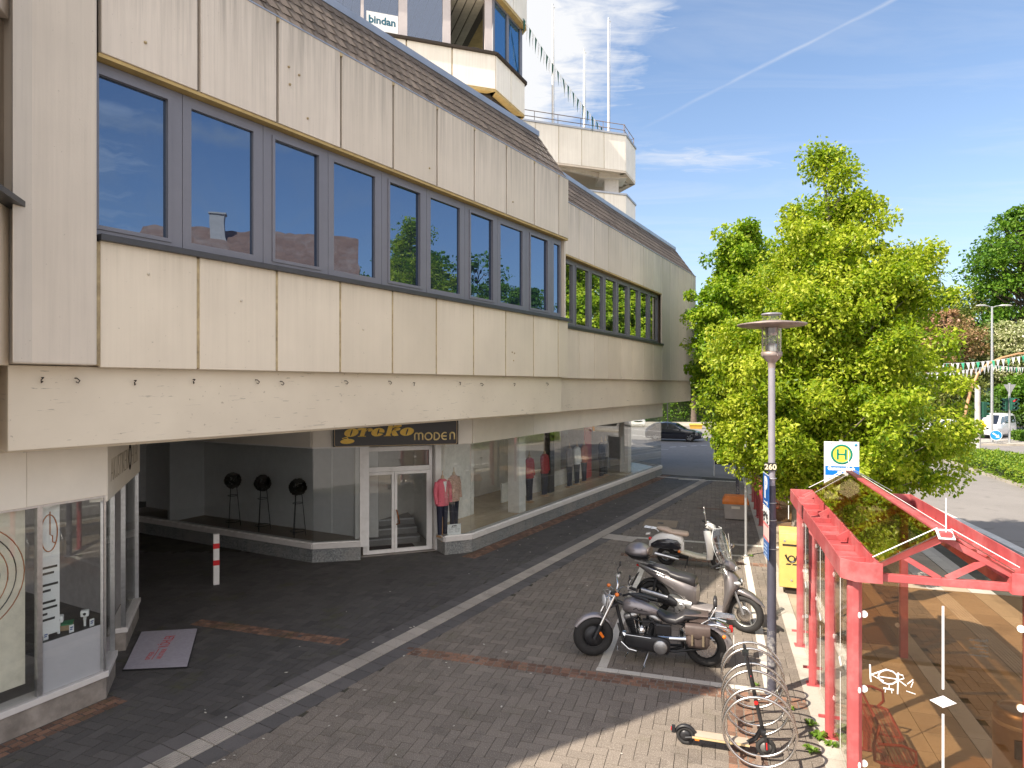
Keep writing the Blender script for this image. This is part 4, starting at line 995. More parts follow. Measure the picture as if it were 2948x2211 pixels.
# ================================================================= greko sign: fat slanted letters with hairline slits
SFR, SFL = seg(V1, P3)
sa0, sa1 = s_of(719, SFR), s_of(988, SFR)
so = SFR.p((sa0 + sa1) / 2, 0.055, 3.10)
sg = thing('shop_sign', 'black sign board with gold script and capitals above the glass shop door', 'shop sign', so)
SX = DF
b = MB(); w0, w1 = -(sa1 - sa0) / 2, (sa1 - sa0) / 2
SX2 = Fr(so, SFR.t, SFR.n)
SX2.box(b, w0, w1, 0.0, 0.09, -0.30, 0.32); b.build('sign_board', mat('sign_brown_black', (0.018, 0.011, 0.009), 0.35), sg, so, bevel=0.01)
m_gold = mat('sign_gold', (0.95, 0.60, 0.09), 0.5, var=0.08, scale=12)
b = MB()
rr = []
for (cx, cy, a0) in ((w1 - .09, .26, 0), (w0 + .09, .26, 90), (w0 + .09, -.24, 180), (w1 - .09, -.24, 270)):
    for k_ in range(6): a_ = R(a0 + k_ * 18); rr.append(SX2.p(cx + .05 * math.cos(a_), 0.094, cy + .05 * math.sin(a_)))
b.tube(rr, 0.007, 6, closed=True); b.build('sign_border', mat('sign_pale_line', (0.70, 0.52, 0.30), 0.4), sg, so)
go = MB(); sl = MB()
SH_ = 0.30; SYL = 0.62
def P2d(x, y, d): return SX2.p(x + SH_ * y, d, y) - so
def blob(cx, cy, rx, ry, dst, d, rot=0.0, n=26):
    pts = []
    for k_ in range(n):
        a_ = 2 * math.pi * k_ / n; x, y = rx * math.cos(a_), ry * math.sin(a_)
        pts.append((cx + x * math.cos(rot) - y * math.sin(rot), cy + x * math.sin(rot) + y * math.cos(rot)))
    polyp(pts, dst, d)
def polyp(pts, dst, d):
    pts = [(x, -0.06 + (y + 0.06) * SYL) for x, y in pts]
    lo_ = [P2d(x, y, 0.09) for x, y in pts]; hi = [P2d(x, y, d) for x, y in pts]; n = len(pts)
    dst.add(lo_ + hi, [list(range(n, 2 * n))] + [(i, (i + 1) % n, n + (i + 1) % n, n + i) for i in range(n)])
zt, zb = 0.098, 0.1005
def letters(x0, s):
    X = lambda v: x0 + v * s
    Y = lambda v: -0.06 + v * s
    E = lambda cx, cy, rx, ry, dst, d, rot=0: blob(X(cx), Y(cy), rx * s, ry * s, dst, d, rot)
    PL = lambda pts, dst, d: polyp([(X(a), Y(c)) for a, c in pts], dst, d)
    # g
    E(.42, .42, .42, .42, go, zt); E(.42, .42, .045, .34, sl, zb); E(.86, .74, .14, .1, go, zt + .001); PL([(.10, -.02), (.32, .03), (.26, -.1), (.02, -.12)], go, zt)
    E(.34, -.44, .42, .25, go, zt); E(.16, -.14, .20, .085, go, zt); E(.16, -.14, .12, .035, sl, zb)
    # r
    PL([(.98, 0), (1.26, 0), (1.26, .84), (.98, .84)], go, zt); PL([(.9, .76), (1.1, .76), (1.1, .86), (.9, .86)], go, zt); E(1.50, .66, .17, .17, go, zt); PL([(1.26, .5), (1.34, .8), (1.56, .83), (1.5, .72)], go, zt); E(1.37, .45, .035, .3, sl, zb)
    PL([(.88, 0), (1.36, 0), (1.36, .07), (.88, .07)], go, zt)
    # e
    E(2.02, .42, .40, .42, go, zt); E(2.04, .46, .045, .3, sl, zb); PL([(2.02, .36), (2.46, .22), (2.46, .36), (2.02, .42)], sl, zb)
    # k
    PL([(2.56, 0), (2.84, 0), (2.84, 1.2), (2.56, 1.2)], go, zt); PL([(2.46, 1.12), (2.6, 1.12), (2.6, 1.22), (2.46, 1.22)], go, zt); E(3.16, .70, .2, .16, go, zt); PL([(2.84, .38), (3.0, .82), (3.2, .8), (2.92, .36)], go, zt); PL([(2.84, .44), (3.08, .56), (3.36, .05), (3.12, 0), (2.98, .06)], go, zt); E(3.14, 1.02, .24, .14, go, zt); PL([(2.84, .8), (2.9, 1.02), (3.2, 1.16), (3.2, 1.0)], go, zt)
    PL([(2.46, 0), (2.9, 0), (2.9, .07), (2.46, .07)], go, zt)
    # o
    E(3.82, .42, .43, .42, go, zt); E(3.82, .42, .05, .33, sl, zb)
letters(-1.28, 0.395)
go.build('gold_script', m_gold, sg); sl.build('script_slits', MATS['sign_brown_black'], sg)
b = MB()
# MODEN: rounded line capitals
def stroke(pts): b.tube([P2d(x - SH_ * y, y, 0.10) for x, y in pts], 0.020, 6)
yb, h = -0.17, 0.175; xm = 0.43
arc = lambda cx, cy, rx, ry, a0, a1, n=12: [(cx + rx * math.cos(R(a0 + (a1 - a0) * i / n)), cy + ry * math.sin(R(a0 + (a1 - a0) * i / n))) for i in range(n + 1)]
stroke([(xm, yb)] + arc(xm + .05, yb + h - .05, .05, .05, 180, 0) + [(xm + .10, yb)]); stroke(arc(xm + .15, yb + h - .05, .05, .05, 180, 0) + [(xm + .20, yb)])
stroke(arc(xm + .345, yb + h / 2, .085, h / 2, 0, 360, 20))
stroke([(xm + .49, yb), (xm + .49, yb + h), (xm + .53, yb + h)] + arc(xm + .53, yb + h / 2, .09, h / 2, 90, -90) + [(xm + .49, yb)])
stroke(arc(xm + .76, yb + h / 2, .085, h / 2, 60, 300)); stroke([(xm + .68, yb + h / 2), (xm + .80, yb + h / 2)])
stroke([(xm + .89, yb)] + arc(xm + .945, yb + h - .055, .055, .055, 180, 0) + [(xm + 1.0, yb)])
b.build('capital_lettering', mat('sign_light_gold', (0.95, 0.70, 0.32), 0.5), sg)

# ================================================================= things in the shop windows
m_skin = mat('mannequin_beige', (0.50, 0.36, 0.24), 0.5); m_pink = mat('pink_jacket', (0.62, 0.13, 0.17), 0.8, var=0.12, scale=30); m_flor = mat('floral_blouse', (0.62, 0.40, 0.32), 0.8, var=0.5, scale=40)
m_navy = mat('navy_trousers', (0.018, 0.02, 0.04), 0.8); m_tre = mat('dark_red_top', (0.36, 0.025, 0.04), 0.8, var=0.2, scale=20); m_gry = mat('grey_top', (0.28, 0.25, 0.24), 0.8, var=0.2, scale=20); m_och = mat('coral_top', (0.55, 0.20, 0.12), 0.8); m_wood = mat('wood_disc', (0.38, 0.22, 0.10), 0.5)
def mannequin(p, rz, top, tm, lm, lab, z0=0.42, hook=True):
    t = thing('mannequin', lab, 'mannequin', (p[0], p[1], z0), rz, 'headless mannequins in the fashion shop windows')
    b = MB(); b.lathe([(0.16, 0.0), (0.16, 0.02), (0.015, 0.03), (0.015, 0.5)], 16); b.build('stand', m_wood, t)
    b = MB()
    for s_ in (-1, 1): b.loft([[(s_ * .085 + rx * math.cos(a_), ry * math.sin(a_), z) for a_ in [2 * math.pi * i / 12 for i in range(12)]] for z, rx, ry in ((0.06, .052, .06), (0.3, .06, .065), (0.55, .072, .075), (0.8, .085, .095), (0.92, .09, .11))])
    b.build('trousers', lm, t)
    b = MB(); b.hull([], 4) if False else None
    b.loft([[(rx * math.cos(a_), ry * math.sin(a_), z) for a_ in [2 * math.pi * i / 18 for i in range(18)]] for z, rx, ry in ((0.80, .19, .14), (0.95, .175, .135), (1.08, .15, .115), (1.25, .175, .125), (1.38, .19, .11), (1.45, .12, .085), (1.48, .06, .06))])
    for s_ in (-1, 1): b.tube([(s_ * .17, 0, 1.40), (s_ * .225, -.01, 1.25), (s_ * .235, -.02, 1.08), (s_ * .225, -.06, 0.86)], [.062, .058, .052, .045], 10)
    b.build(top, tm, t)
    if top == 'jacket':
        b = MB(); b.add([(-.05, -.118, 1.42), (0, -.142, 1.15), (.05, -.118, 1.42), (-.05, -.10, 1.42), (0, -.12, 1.15), (.05, -.10, 1.42)], [(0, 1, 2), (5, 4, 3), (0, 3, 4, 1), (1, 4, 5, 2), (2, 5, 3, 0)]); b.build('shirt_front', m_whitepl, t)
    b = MB(); b.lathe([(0.05, 1.46), (0.042, 1.54), (0.03, 1.56), (0.012, 1.58), (0.012, 1.68), (0.0, 1.69)], 12); b.build('neck_cap', m_skin, t)
    return t
fa_ = math.atan2(SHN.y, SHN.x) + math.pi / 2
mannequin(P3 + SHD * -0.42 + SHN * -0.62, fa_ - .3, 'jacket', m_pink, m_navy, 'headless mannequin in pink jacket and dark trousers, nearest the shop door')
mannequin(P3 + SHD * 0.28 + SHN * -0.75, fa_, 'blouse', m_flor, m_navy, 'headless mannequin in pale floral blouse and dark trousers beside the pink jacket')
mannequin(P3 + SHD * 5.0 + SHN * -1.0, fa_, 'pullover', m_tre, m_navy, 'headless mannequin in dark red top, first one past the front white column')
mannequin(P3 + SHD * 6.3 + SHN * -1.1, fa_, 'cardigan', m_tre, m_navy, 'headless mannequin in dark red cardigan, next to the dark curtain')
mannequin(P3 + SHD * 8.5 + SHN * -1.15, fa_, 'pullover', m_gry, m_navy, 'headless mannequin in grey pullover in the middle of the long window')
mannequin(P3 + SHD * 9.3 + SHN * -1.2, fa_, 'blouse', m_whitepl, m_navy, 'headless mannequin in white blouse between grey pullover and coral top')
mannequin(P3 + SHD * 10.0 + SHN * -1.2, fa_, 'pullover', m_och, m_navy, 'headless mannequin in coral top and dark trousers')
mannequin(P3 + SHD * 11.6 + SHN * -1.1, fa_, 'pullover', m_navy, m_black, 'headless mannequin all in black before the red board')
mannequin(P3 + SHD * 12.3 + SHN * -1.2, fa_, 'pullover', m_gry, m_black, 'headless mannequin with grey top and black trousers, farthest from the door')
# opening hours card
Fx, Lx = seg(P2, P3)
oc = thing('opening_hours_card', 'white card with opening hours behind the glass by the shop door', 'notice card', Fx.p(0.10, -0.1, 0.45))
Fc = Fr(oc.location, Fx.t, Fx.n)
b = MB(); Fc.box(b, 0.0, 0.36, 0.0, 0.012, 0.02, 0.29); b.build('card', m_whitepl, oc, oc.location)
b = MB(); lm_ = lambda a_, z: frameM(Vector(Fc.p(a_, 0.014, z)) - oc.location, Fc.t, Fc.n)
b.text('greko', 0.055, lm_(.18, .235), 0, .0008, .3, .002); b.text('\u00D6FFNUNGSZEITEN', 0.02, lm_(.18, .205)); 
for i, (a_, c_) in enumerate((('Montag - Freitag', '09.30 - 18.30 Uhr'), ('Samstag', '09.30 - 16.00 Uhr'), ('Adventssamstag', '09.30 - 18.00 Uhr'))):
    b.text(a_, 0.021, lm_(.03, .165 - i * .035), 0, .0008, 0, 0, 'LEFT', .8); b.text(c_, 0.021, lm_(.33, .165 - i * .035), 0, .0008, 0, 0, 'RIGHT', .8)
b.build('card_lettering', m_black, oc)
# round topiary balls on tall stands in the dark display case
for k_, (px_, dd) in enumerate(((465, .55), (527, .6), (607, .55))):
    a_ = s_of(px_, VF); p = VF.p(a_, -dd, 0.42)
    lab = ('dark ball of twigs on a tall thin stand, leftmost of three in the dark display', 'dark ball of twigs on a three-legged iron stand, middle one of three', 'dark ball of twigs on a three-legged iron stand, nearest the door')[k_]
    t = thing('ball_plant_stand', lab, 'plant stand', p, 0, 'ball plants on iron stands in the dark display case')
    b = MB()
    for j in range(3):
        an = j * 2.09 + .4; b.tube([(0.2 * math.cos(an), .2 * math.sin(an), 0), (.10 * math.cos(an), .10 * math.sin(an), 1.08)], .011, 5)
    b.torus(.125, .01, 16, 5, 0, T(0, 0, .85)); b.torus(.185, .01, 16, 5, 0, T(0, 0, .14)); b.torus(.10, .012, 16, 5, 0, T(0, 0, 1.08)); b.build('iron_stand', m_black, t)
    V = []; Fq = []; tn = []
    for i in range(900):
        d = Vector((random.gauss(0, 1), random.gauss(0, 1), random.gauss(0, 1))).normalized(); c = d * .20 * random.uniform(.8, 1.08) + Vector((0, 0, 1.26)); u_ = d.orthogonal().normalized() * .03; w_ = d.cross(u_).normalized() * .012 + d * .02
        b0 = len(V); V += [tuple(c - u_), tuple(c - w_), tuple(c + u_), tuple(c + w_)]; Fq.append((b0, b0 + 1, b0 + 2, b0 + 3)); tn.append(random.random())
    tone_mesh('twig_ball', V, Fq, tn, leafmat('dry_twig', (0.015, 0.013, 0.01), (0.025, 0.02, 0.014), (0.04, 0.032, 0.02), .1), t)
# posters and display goods of the left shop
pz = LF.p(LL - 1.25, -0.16, 0)
t = thing('ring_poster', 'white poster with concentric orange and black rings in the hearing-aid shop window', 'poster', LF.p(LL - 1.7, -0.16, 0.9))
Fp = Fr(t.location, LF.t, LF.n)
b = MB(); Fp.box(b, -0.65, 0.78, -0.01, 0.0, -0.35, 1.86); b.build('poster_sheet', mat('cream_poster', (0.72, 0.66, 0.54), 0.6), t, t.location)
b = MB(); orange = mat('poster_orange', (0.40, 0.13, 0.04), 0.6)
mm = lambda a_, z: frameM(Vector(Fp.p(a_, 0.004, z)) - t.location, Fp.t, Fp.n)
for k_ in range(6): b.torus(.22 + .09 * k_, .007, 40, 4, k_ % 2, mm(0.10, 1.08), sq=.4)
b.build('ring_print', [m_black, orange], t)
b = MB(); b.lathe([(0.12, 0), (.12, .003)], 20, 0, mm(.1, 1.08))
for z_ in (.62, .82, 1.36, 1.6): Fp.box(b, .14, .38, 0.001, .005, z_, z_ + .075)
b2 = MB(); b2.v = b.v; 
Fb = MB(); 
for z_ in (.62, .82, 1.36, 1.6):
    for v_ in (0,): Fp.box(Fb, .14, .38, 0.001, .005, z_, z_ + .075)
Fb.build('poster_bars', m_black, t, t.location)
b = MB(); b.lathe([(0.12, 0), (.12, .003)], 20, 0, mm(.1, 1.08)); b.build('poster_dot', m_black, t)
t = thing('hanging_banner', 'narrow white banner with an ear-shaped outline and dark lines of print', 'banner', LF.p(LL - 0.60, -0.22, 1.05))
Fp = Fr(t.location, LF.t, LF.n)
b = MB(); Fp.box(b, -0.14, 0.12, -0.006, 0, 0, 1.68); b.build('banner_sheet', m_whitepl, t, t.location)
b = MB(); el = [Vector(Fp.p(-.01 + .10 * math.cos(a_), .004, 1.32 + .24 * math.sin(a_))) - t.location for a_ in [6.28 * i / 28 for i in range(28)]]
b.tube(el, .008, 5, closed=True); b.tube([Vector(Fp.p(x, .004, z)) - t.location for x, z in ((0, 1.6), (.0, 1.3), (.03, 1.28), (.03, 1.2), (.06, 1.18))], .008, 5); b.build('ear_outline', orange, t)
b = MB()
for i, w in enumerate((.20, .16, 0, .21, .12, 0, .18, .2, .08, .17)):
    if w: Fp.box(b, -.11, -.11 + w, .0005, .003, .86 - i * .075, .89 - i * .075)
b.build('print_lines', m_black, t, t.location)
def camthing(a_, d_, lab, s=1.0, body=None):
    p = LF.p(a_, d_, 1.0); t = thing('display_device', lab, 'display device', p, 0.5)
    b = MB(); b.tube([(0, 0, 0), (0, 0, .1 * s)], .018 * s, 8); b.tube([(0, -.02 * s, .10 * s), (.0, .05 * s, .16 * s)], .022 * s, 8); b.build('device_stem', m_whitepl, t)
    b = MB(); b.box(-.055 * s, .055 * s, -.05 * s, .05 * s, .15 * s, .24 * s); b.build('device_body', body or m_whitepl, t, bevel=.015 * s, seg=3)
    b = MB(); b.lathe([(.0, .0), (.02 * s, .0), (.02 * s, .012)], 12, 0, T(.0, -.05 * s, .195 * s) @ RX(R(90))); b.build('device_lens', m_black, t)
camthing(LL - 0.46, -.28, 'white box-shaped device on a stem before a green box in the window'); camthing(LL - 0.14, -.25, 'white device standing in the corner of the window beside the frosted film', .9)
t = thing('display_box', 'low green-topped cardboard box on the window shelf', 'box', LF.p(LL - 0.38, -.42, 1.0), .5)
b = MB(); b.box(-.16, .16, -.09, .09, 0, .07); b.build('box_body', mat('cardboard', (.34, .24, .14), .8), t, bevel=.004); b = MB(); b.box(-.165, .165, -.095, .095, .071, .085); b.build('box_lid', mat('green_lid', (.03, .22, .09), .6), t, bevel=.004)
for i, (a_, d_) in enumerate(((LL - .66, -.2), (LL - .36, -.17), (LL - .10, -.16))):
    t = thing('price_card', ('small white price card at the left end of the window shelf', 'small white price card in the middle of the window shelf', 'small white price card at the right end of the window shelf')[i], 'price card', LF.p(a_, d_, 1.0), 0, 'price cards on the window shelf')
    Fp = Fr(t.location, LF.t, LF.n); b = MB(); Fp.box(b, -.03, .03, 0, .004, 0, .10); b.build('card', m_whitepl, t, t.location); b = MB(); Fp.box(b, -.02, .02, .004, .006, .06, .075); Fp.box(b, -.02, .01, .004, .006, .035, .05); b.build('print_lines', mat('blue_print', (.05, .1, .3), .6), t, t.location)
# floor mat with red lettering
mc = (Vector((-5.85, 9.73, 0)) + Vector((-5.54, 11.38, 0))) / 2; mx_ = Vector((0.985, 0.09, 0)); my_ = Vector((-0.40, 1.55, 0)).normalized()
t = thing('door_mat', 'grey door mat with red lettering lying outside the hearing-aid shop', 'door mat', (mc.x, mc.y, 0.012), 0)
q4 = [Vector((-5.85, 9.73, 0)), Vector((-4.92, 9.83, 0)), Vector((-5.52, 11.40, 0)), Vector((-6.44, 11.25, 0))]
b = MB(); b.prism([tuple((p - mc)[:2]) for p in q4], 0, 0.012); b.build('mat_border', m_black, t)
b = MB(); ctr = sum(((p - mc) for p in q4), Vector()) / 4; b.prism([tuple((ctr + ((p - mc) - ctr) * .975)[:2]) for p in q4], .012, .016); b.build('mat_surface', mat('grey_mat', (.36, .33, .37), .95, var=.1, scale=20), t)
b = MB(); ym = Vector((my_.x, my_.y, 0)); xm2 = Vector((ym.y, -ym.x, 0))
def mt(al, ac): o_ = ym * al + xm2 * ac; return Matrix(((ym.x, -xm2.x, 0, o_.x), (ym.y, -xm2.y, 0, o_.y), (0, 0, 1, .017), (0, 0, 0, 1)))
b.text('OPTIKER -', .10, mt(-.47, -.07), 0, .001, 0, 0, 'LEFT', .8); b.text('AKUSTIKER', .10, mt(-.47, .09), 0, .001, 0, 0, 'LEFT', .78); b.text('K\u00D6HLER', .22, mt(-.0, .08), 0, .001, 0, 0, 'LEFT', .62)
b.bar(ym * -.47 + xm2 * -.035 + Vector((0, 0, .017)), ym * -.04 + xm2 * -.035 + Vector((0, 0, .017)), .012, .002)
b.build('mat_lettering', mat('mat_red', (.45, .06, .06), .9), t)
# red and white bollard in front of the passage
t = thing('bollard', 'square white bollard with two red bands in front of the dark passage', 'bollard', (-6.39, 14.0, 0), .5)
b = MB(); b.box(-.06, .06, -.06, .06, 0, 1.09); b.build('bollard_post', m_white, t, bevel=.008)
for z_ in (.42, .78): b = MB(); b.box(-.0625, .0625, -.0625, .0625, z_, z_ + .11); b.build('red_band', mat('reflective_red', (.62, .01, .015), .4), t)
# ================================================================= street lamps
m_lampgrey = mat('lamp_grey_paint', (0.30, 0.29, 0.33), 0.42, 0.2, var=0.1, scale=5)
m_lampdk = mat('lamp_sleeve_paint', (0.085, 0.085, 0.115), 0.42, 0.2, var=0.15, scale=6, dirt=(0.55, 0.53, 0.5), dirtamt=0.0)
m_lampchip = mat('lamp_chipped_paint', (0.075, 0.075, 0.10), 0.5, 0.1, var=0.2, scale=22, dirt=(0.62, 0.60, 0.57), dirtamt=0.9)
m_lampbr = mat('lamp_weathered_metal', (0.30, 0.245, 0.225), 0.55, 0.4, var=0.25, scale=8)
m_lglass = glass('lantern_glass', (0.88, 0.86, 0.80), 0.06)
def street_lamp(p, lab, plate):
    t = thing('street_lamp', lab, 'street lamp', p, ROTU, 'plaza lanterns with a wide round hat')
    b = MB(); b.tube([(0, 0, 2.6), (0, 0, 4.58)], .046, 14); b.build('upper_pole', m_lampgrey, t)
    b = MB(); b.tube([(0, 0, 0.9), (0, 0, 2.3)], .060, 14); b.tube([(0, 0, 2.3), (0, 0, 2.9)], [.060, .052], 14); b.lathe([(.064, 2.33), (.066, 2.35), (.064, 2.37)], 14); b.build('lower_pole', m_lampdk, t)
    b = MB(); b.tube([(0, 0, 0), (0, 0, .9)], .063, 14); b.lathe([(.1, 0), (.1, .015), (.066, .02)], 14); b.build('pole_foot', m_lampchip, t)
    for z_ in (2.02, 2.42, 2.66, 3.0): b = MB(); b.torus(.062, .006, 18, 5, 0, T(0, 0, z_)); b.build('clamp_band', m_galv, t)
    b = MB(); b.lathe([(.047, 4.54), (.05, 4.60), (.058, 4.62), (.135, 4.705), (.14, 4.715), (.14, 4.76), (.128, 4.765)], 24); b.build('lantern_socket', m_lampbr, t)
    b = MB(); b.lathe([(.132, 4.765), (.132, 5.10)], 28, cap=False); b.lathe([(.128, 5.17), (.128, 5.285)], 28, cap=False); b.build('lantern_glass', m_lglass, t)
    b = MB(); b.lathe([(.055, 4.99), (.075, 5.0), (.085, 5.12), (.085, 5.1)], 18); b.lathe([(.07, 4.77), (.07, 4.87), (.05, 4.885), (.0, 4.885)], 18); b.build('reflector', m_alu, t)
    b = MB(); b.lathe([(.02, 4.88), (.035, 4.92), (.035, 4.96), (.015, 4.985)], 12); b.build('bulb', m_lglass, t)
    for k_ in range(4): a_ = .5 + k_ * 1.5708; b = MB(); b.tube([(.139 * math.cos(a_), .139 * math.sin(a_), 4.70), (.139 * math.cos(a_), .139 * math.sin(a_), 5.14)], .007, 6); b.build('lantern_rod', m_lampbr, t)
    b = MB(); b.lathe([(.13, 5.10), (.30, 5.105), (.44, 5.125), (.46, 5.14), (.455, 5.152), (.30, 5.175), (.14, 5.198), (.13, 5.20)], 40); b.build('lamp_hat', m_lampbr, t)
    b = MB(); b.lathe([(.0, 5.30), (.12, 5.302), (.137, 5.296), (.137, 5.280), (.125, 5.276)], 24); b.build('lamp_cap', m_lampgrey, t)
    if plate:
        b = MB(); b.box(-.10, .06, -.064, -.058, 3.11, 3.22); pl_ = b.build('number_plate', m_black, t); b = MB(); b.text('260', .105, frameM((-.02, -.066, 3.13), (1, 0, 0), (0, -1, 0)), 0, .001, 0, .002); b.build('plate_number', mat('cream_number', (.75, .68, .45), .5), pl_)
    return t
LP = UV(0.752, 9.72)
street_lamp(LP, 'street lamp with a wide round hat and number 260, standing beside the motorcycles', True)
street_lamp(UV(0.74, 23.8), 'second street lamp with round hat, half hidden in leaves behind the grit bin', False)
m_blue = mat('sign_blue', (0.01, 0.09, 0.34), 0.35, var=0.05); m_signw = mat('sign_white', (0.78, 0.78, 0.78), 0.35, var=0.03); m_signr = mat('sign_pink_red', (0.62, 0.16, 0.17), 0.45)
def lampsign(name, lab, z0, z1, w, m, draw):
    rz = ROTU - R(90) - R(-6)                       # face looks to the left, away from the street
    c = UV(0.752 - 0.075, 9.70 - 0.02, z0); t = thing(name, lab, 'sign', c, ROTU - R(84))
    # local x: along the face, local -y: face normal (towards the parked bikes)
    b = MB(); b.box(-w / 2, w / 2, -.004, .004, 0, z1 - z0); b.build('sign_plate', m, t, bevel=.002, seg=1); b = MB(); b.box(-.02, .02, .004, .03, .05, z1 - z0 - .05); b.build('sign_bracket', m_galv, t); draw(t, z1 - z0)
def d_p(t, h):
    b = MB(); fm_ = lambda x, z: frameM((x, -.0055, z), (1, 0, 0), (0, -1, 0)); b.text('P', .42, fm_(0, .12), 0, .0015, 0, .01); b.build('letter', m_signw, t)
    b = MB(); b.box(-.21, .21, -.0055, -.004, 0.0, .01); b.box(-.21, .21, -.0055, -.004, h - .01, h); b.box(-.14, .14, -.0055, -.004, .05, .065); b.box(.08, .11, -.0055, -.004, .03, .085); b.build('sign_border', m_signw, t)
lampsign('parking_sign', 'blue parking sign with white P high on the lamp post', 2.61, 3.07, .42, m_blue, d_p)
def d_m(t, h):
    b = MB()
    for x in (-.12, .12): b.torus(.055, .012, 18, 5, 0, T(x, -.006, .07) @ RX(R(90)), sq=.3)
    b.tube([(-.12, -.006, .07), (-.04, -.006, .11), (.07, -.006, .10), (.12, -.006, .07)], .014, 5); b.tube([(.07, -.006, .10), (.05, -.006, .16)], .008, 5); b.tube([(-.1, -.006, .13), (.03, -.006, .12)], .014, 5); b.build('motorcycle_symbol', m_black, t)
lampsign('motorcycle_sign', 'white plate with a black motorcycle symbol under the parking sign', 2.39, 2.595, .40, m_signw, d_m)
def d_r(t, h):
    b = MB(); b.box(-.19, .19, -.0055, -.004, .0, .03); b.box(-.19, .19, -.0055, -.004, h - .03, h); b.build('red_border', m_signr, t)
lampsign('small_notice_sign', 'pale plate edged in faded red on the lamp post, third from top', 2.15, 2.375, .38, mat('pale_pink_plate', (.68, .45, .43), .5), d_r)
def d_b(t, h):
    b = MB()
    for i in range(4): b.box(-.12, .10 - .03 * (i % 2), -.0055, -.004, h - .07 - i * .05, h - .05 - i * .05)
    b.build('print_lines', mat('pale_blue_print', (.35, .45, .62), .5), t)
lampsign('info_sign', 'lowest plate on the lamp post, faded blue with pale print', 1.90, 2.135, .36, mat('faded_sign_blue', (.05, .12, .32), .5), d_b)
# plain sign pole in the parking bay
t = thing('sign_pole', 'slim galvanised sign pole at the far corner of the parking bay', 'sign pole', (5.89, 16.33, 0), ROTU)
b = MB(); b.tube([(0, 0, 0), (0, 0, 3.5)], .031, 12); b.lathe([(.034, 3.5), (.034, 3.52), (.0, 3.54)], 12); b.build('pole_tube', m_galv, t); b = MB(); b.lathe([(.05, 0), (.05, .02), (.034, .03)], 12); b.build('pole_collar', m_galv, t)
b = MB(); b.box(-.036, -.030, -.2, .2, 3.02, 3.42); b.build('edge_on_sign_plate', m_blue, t)

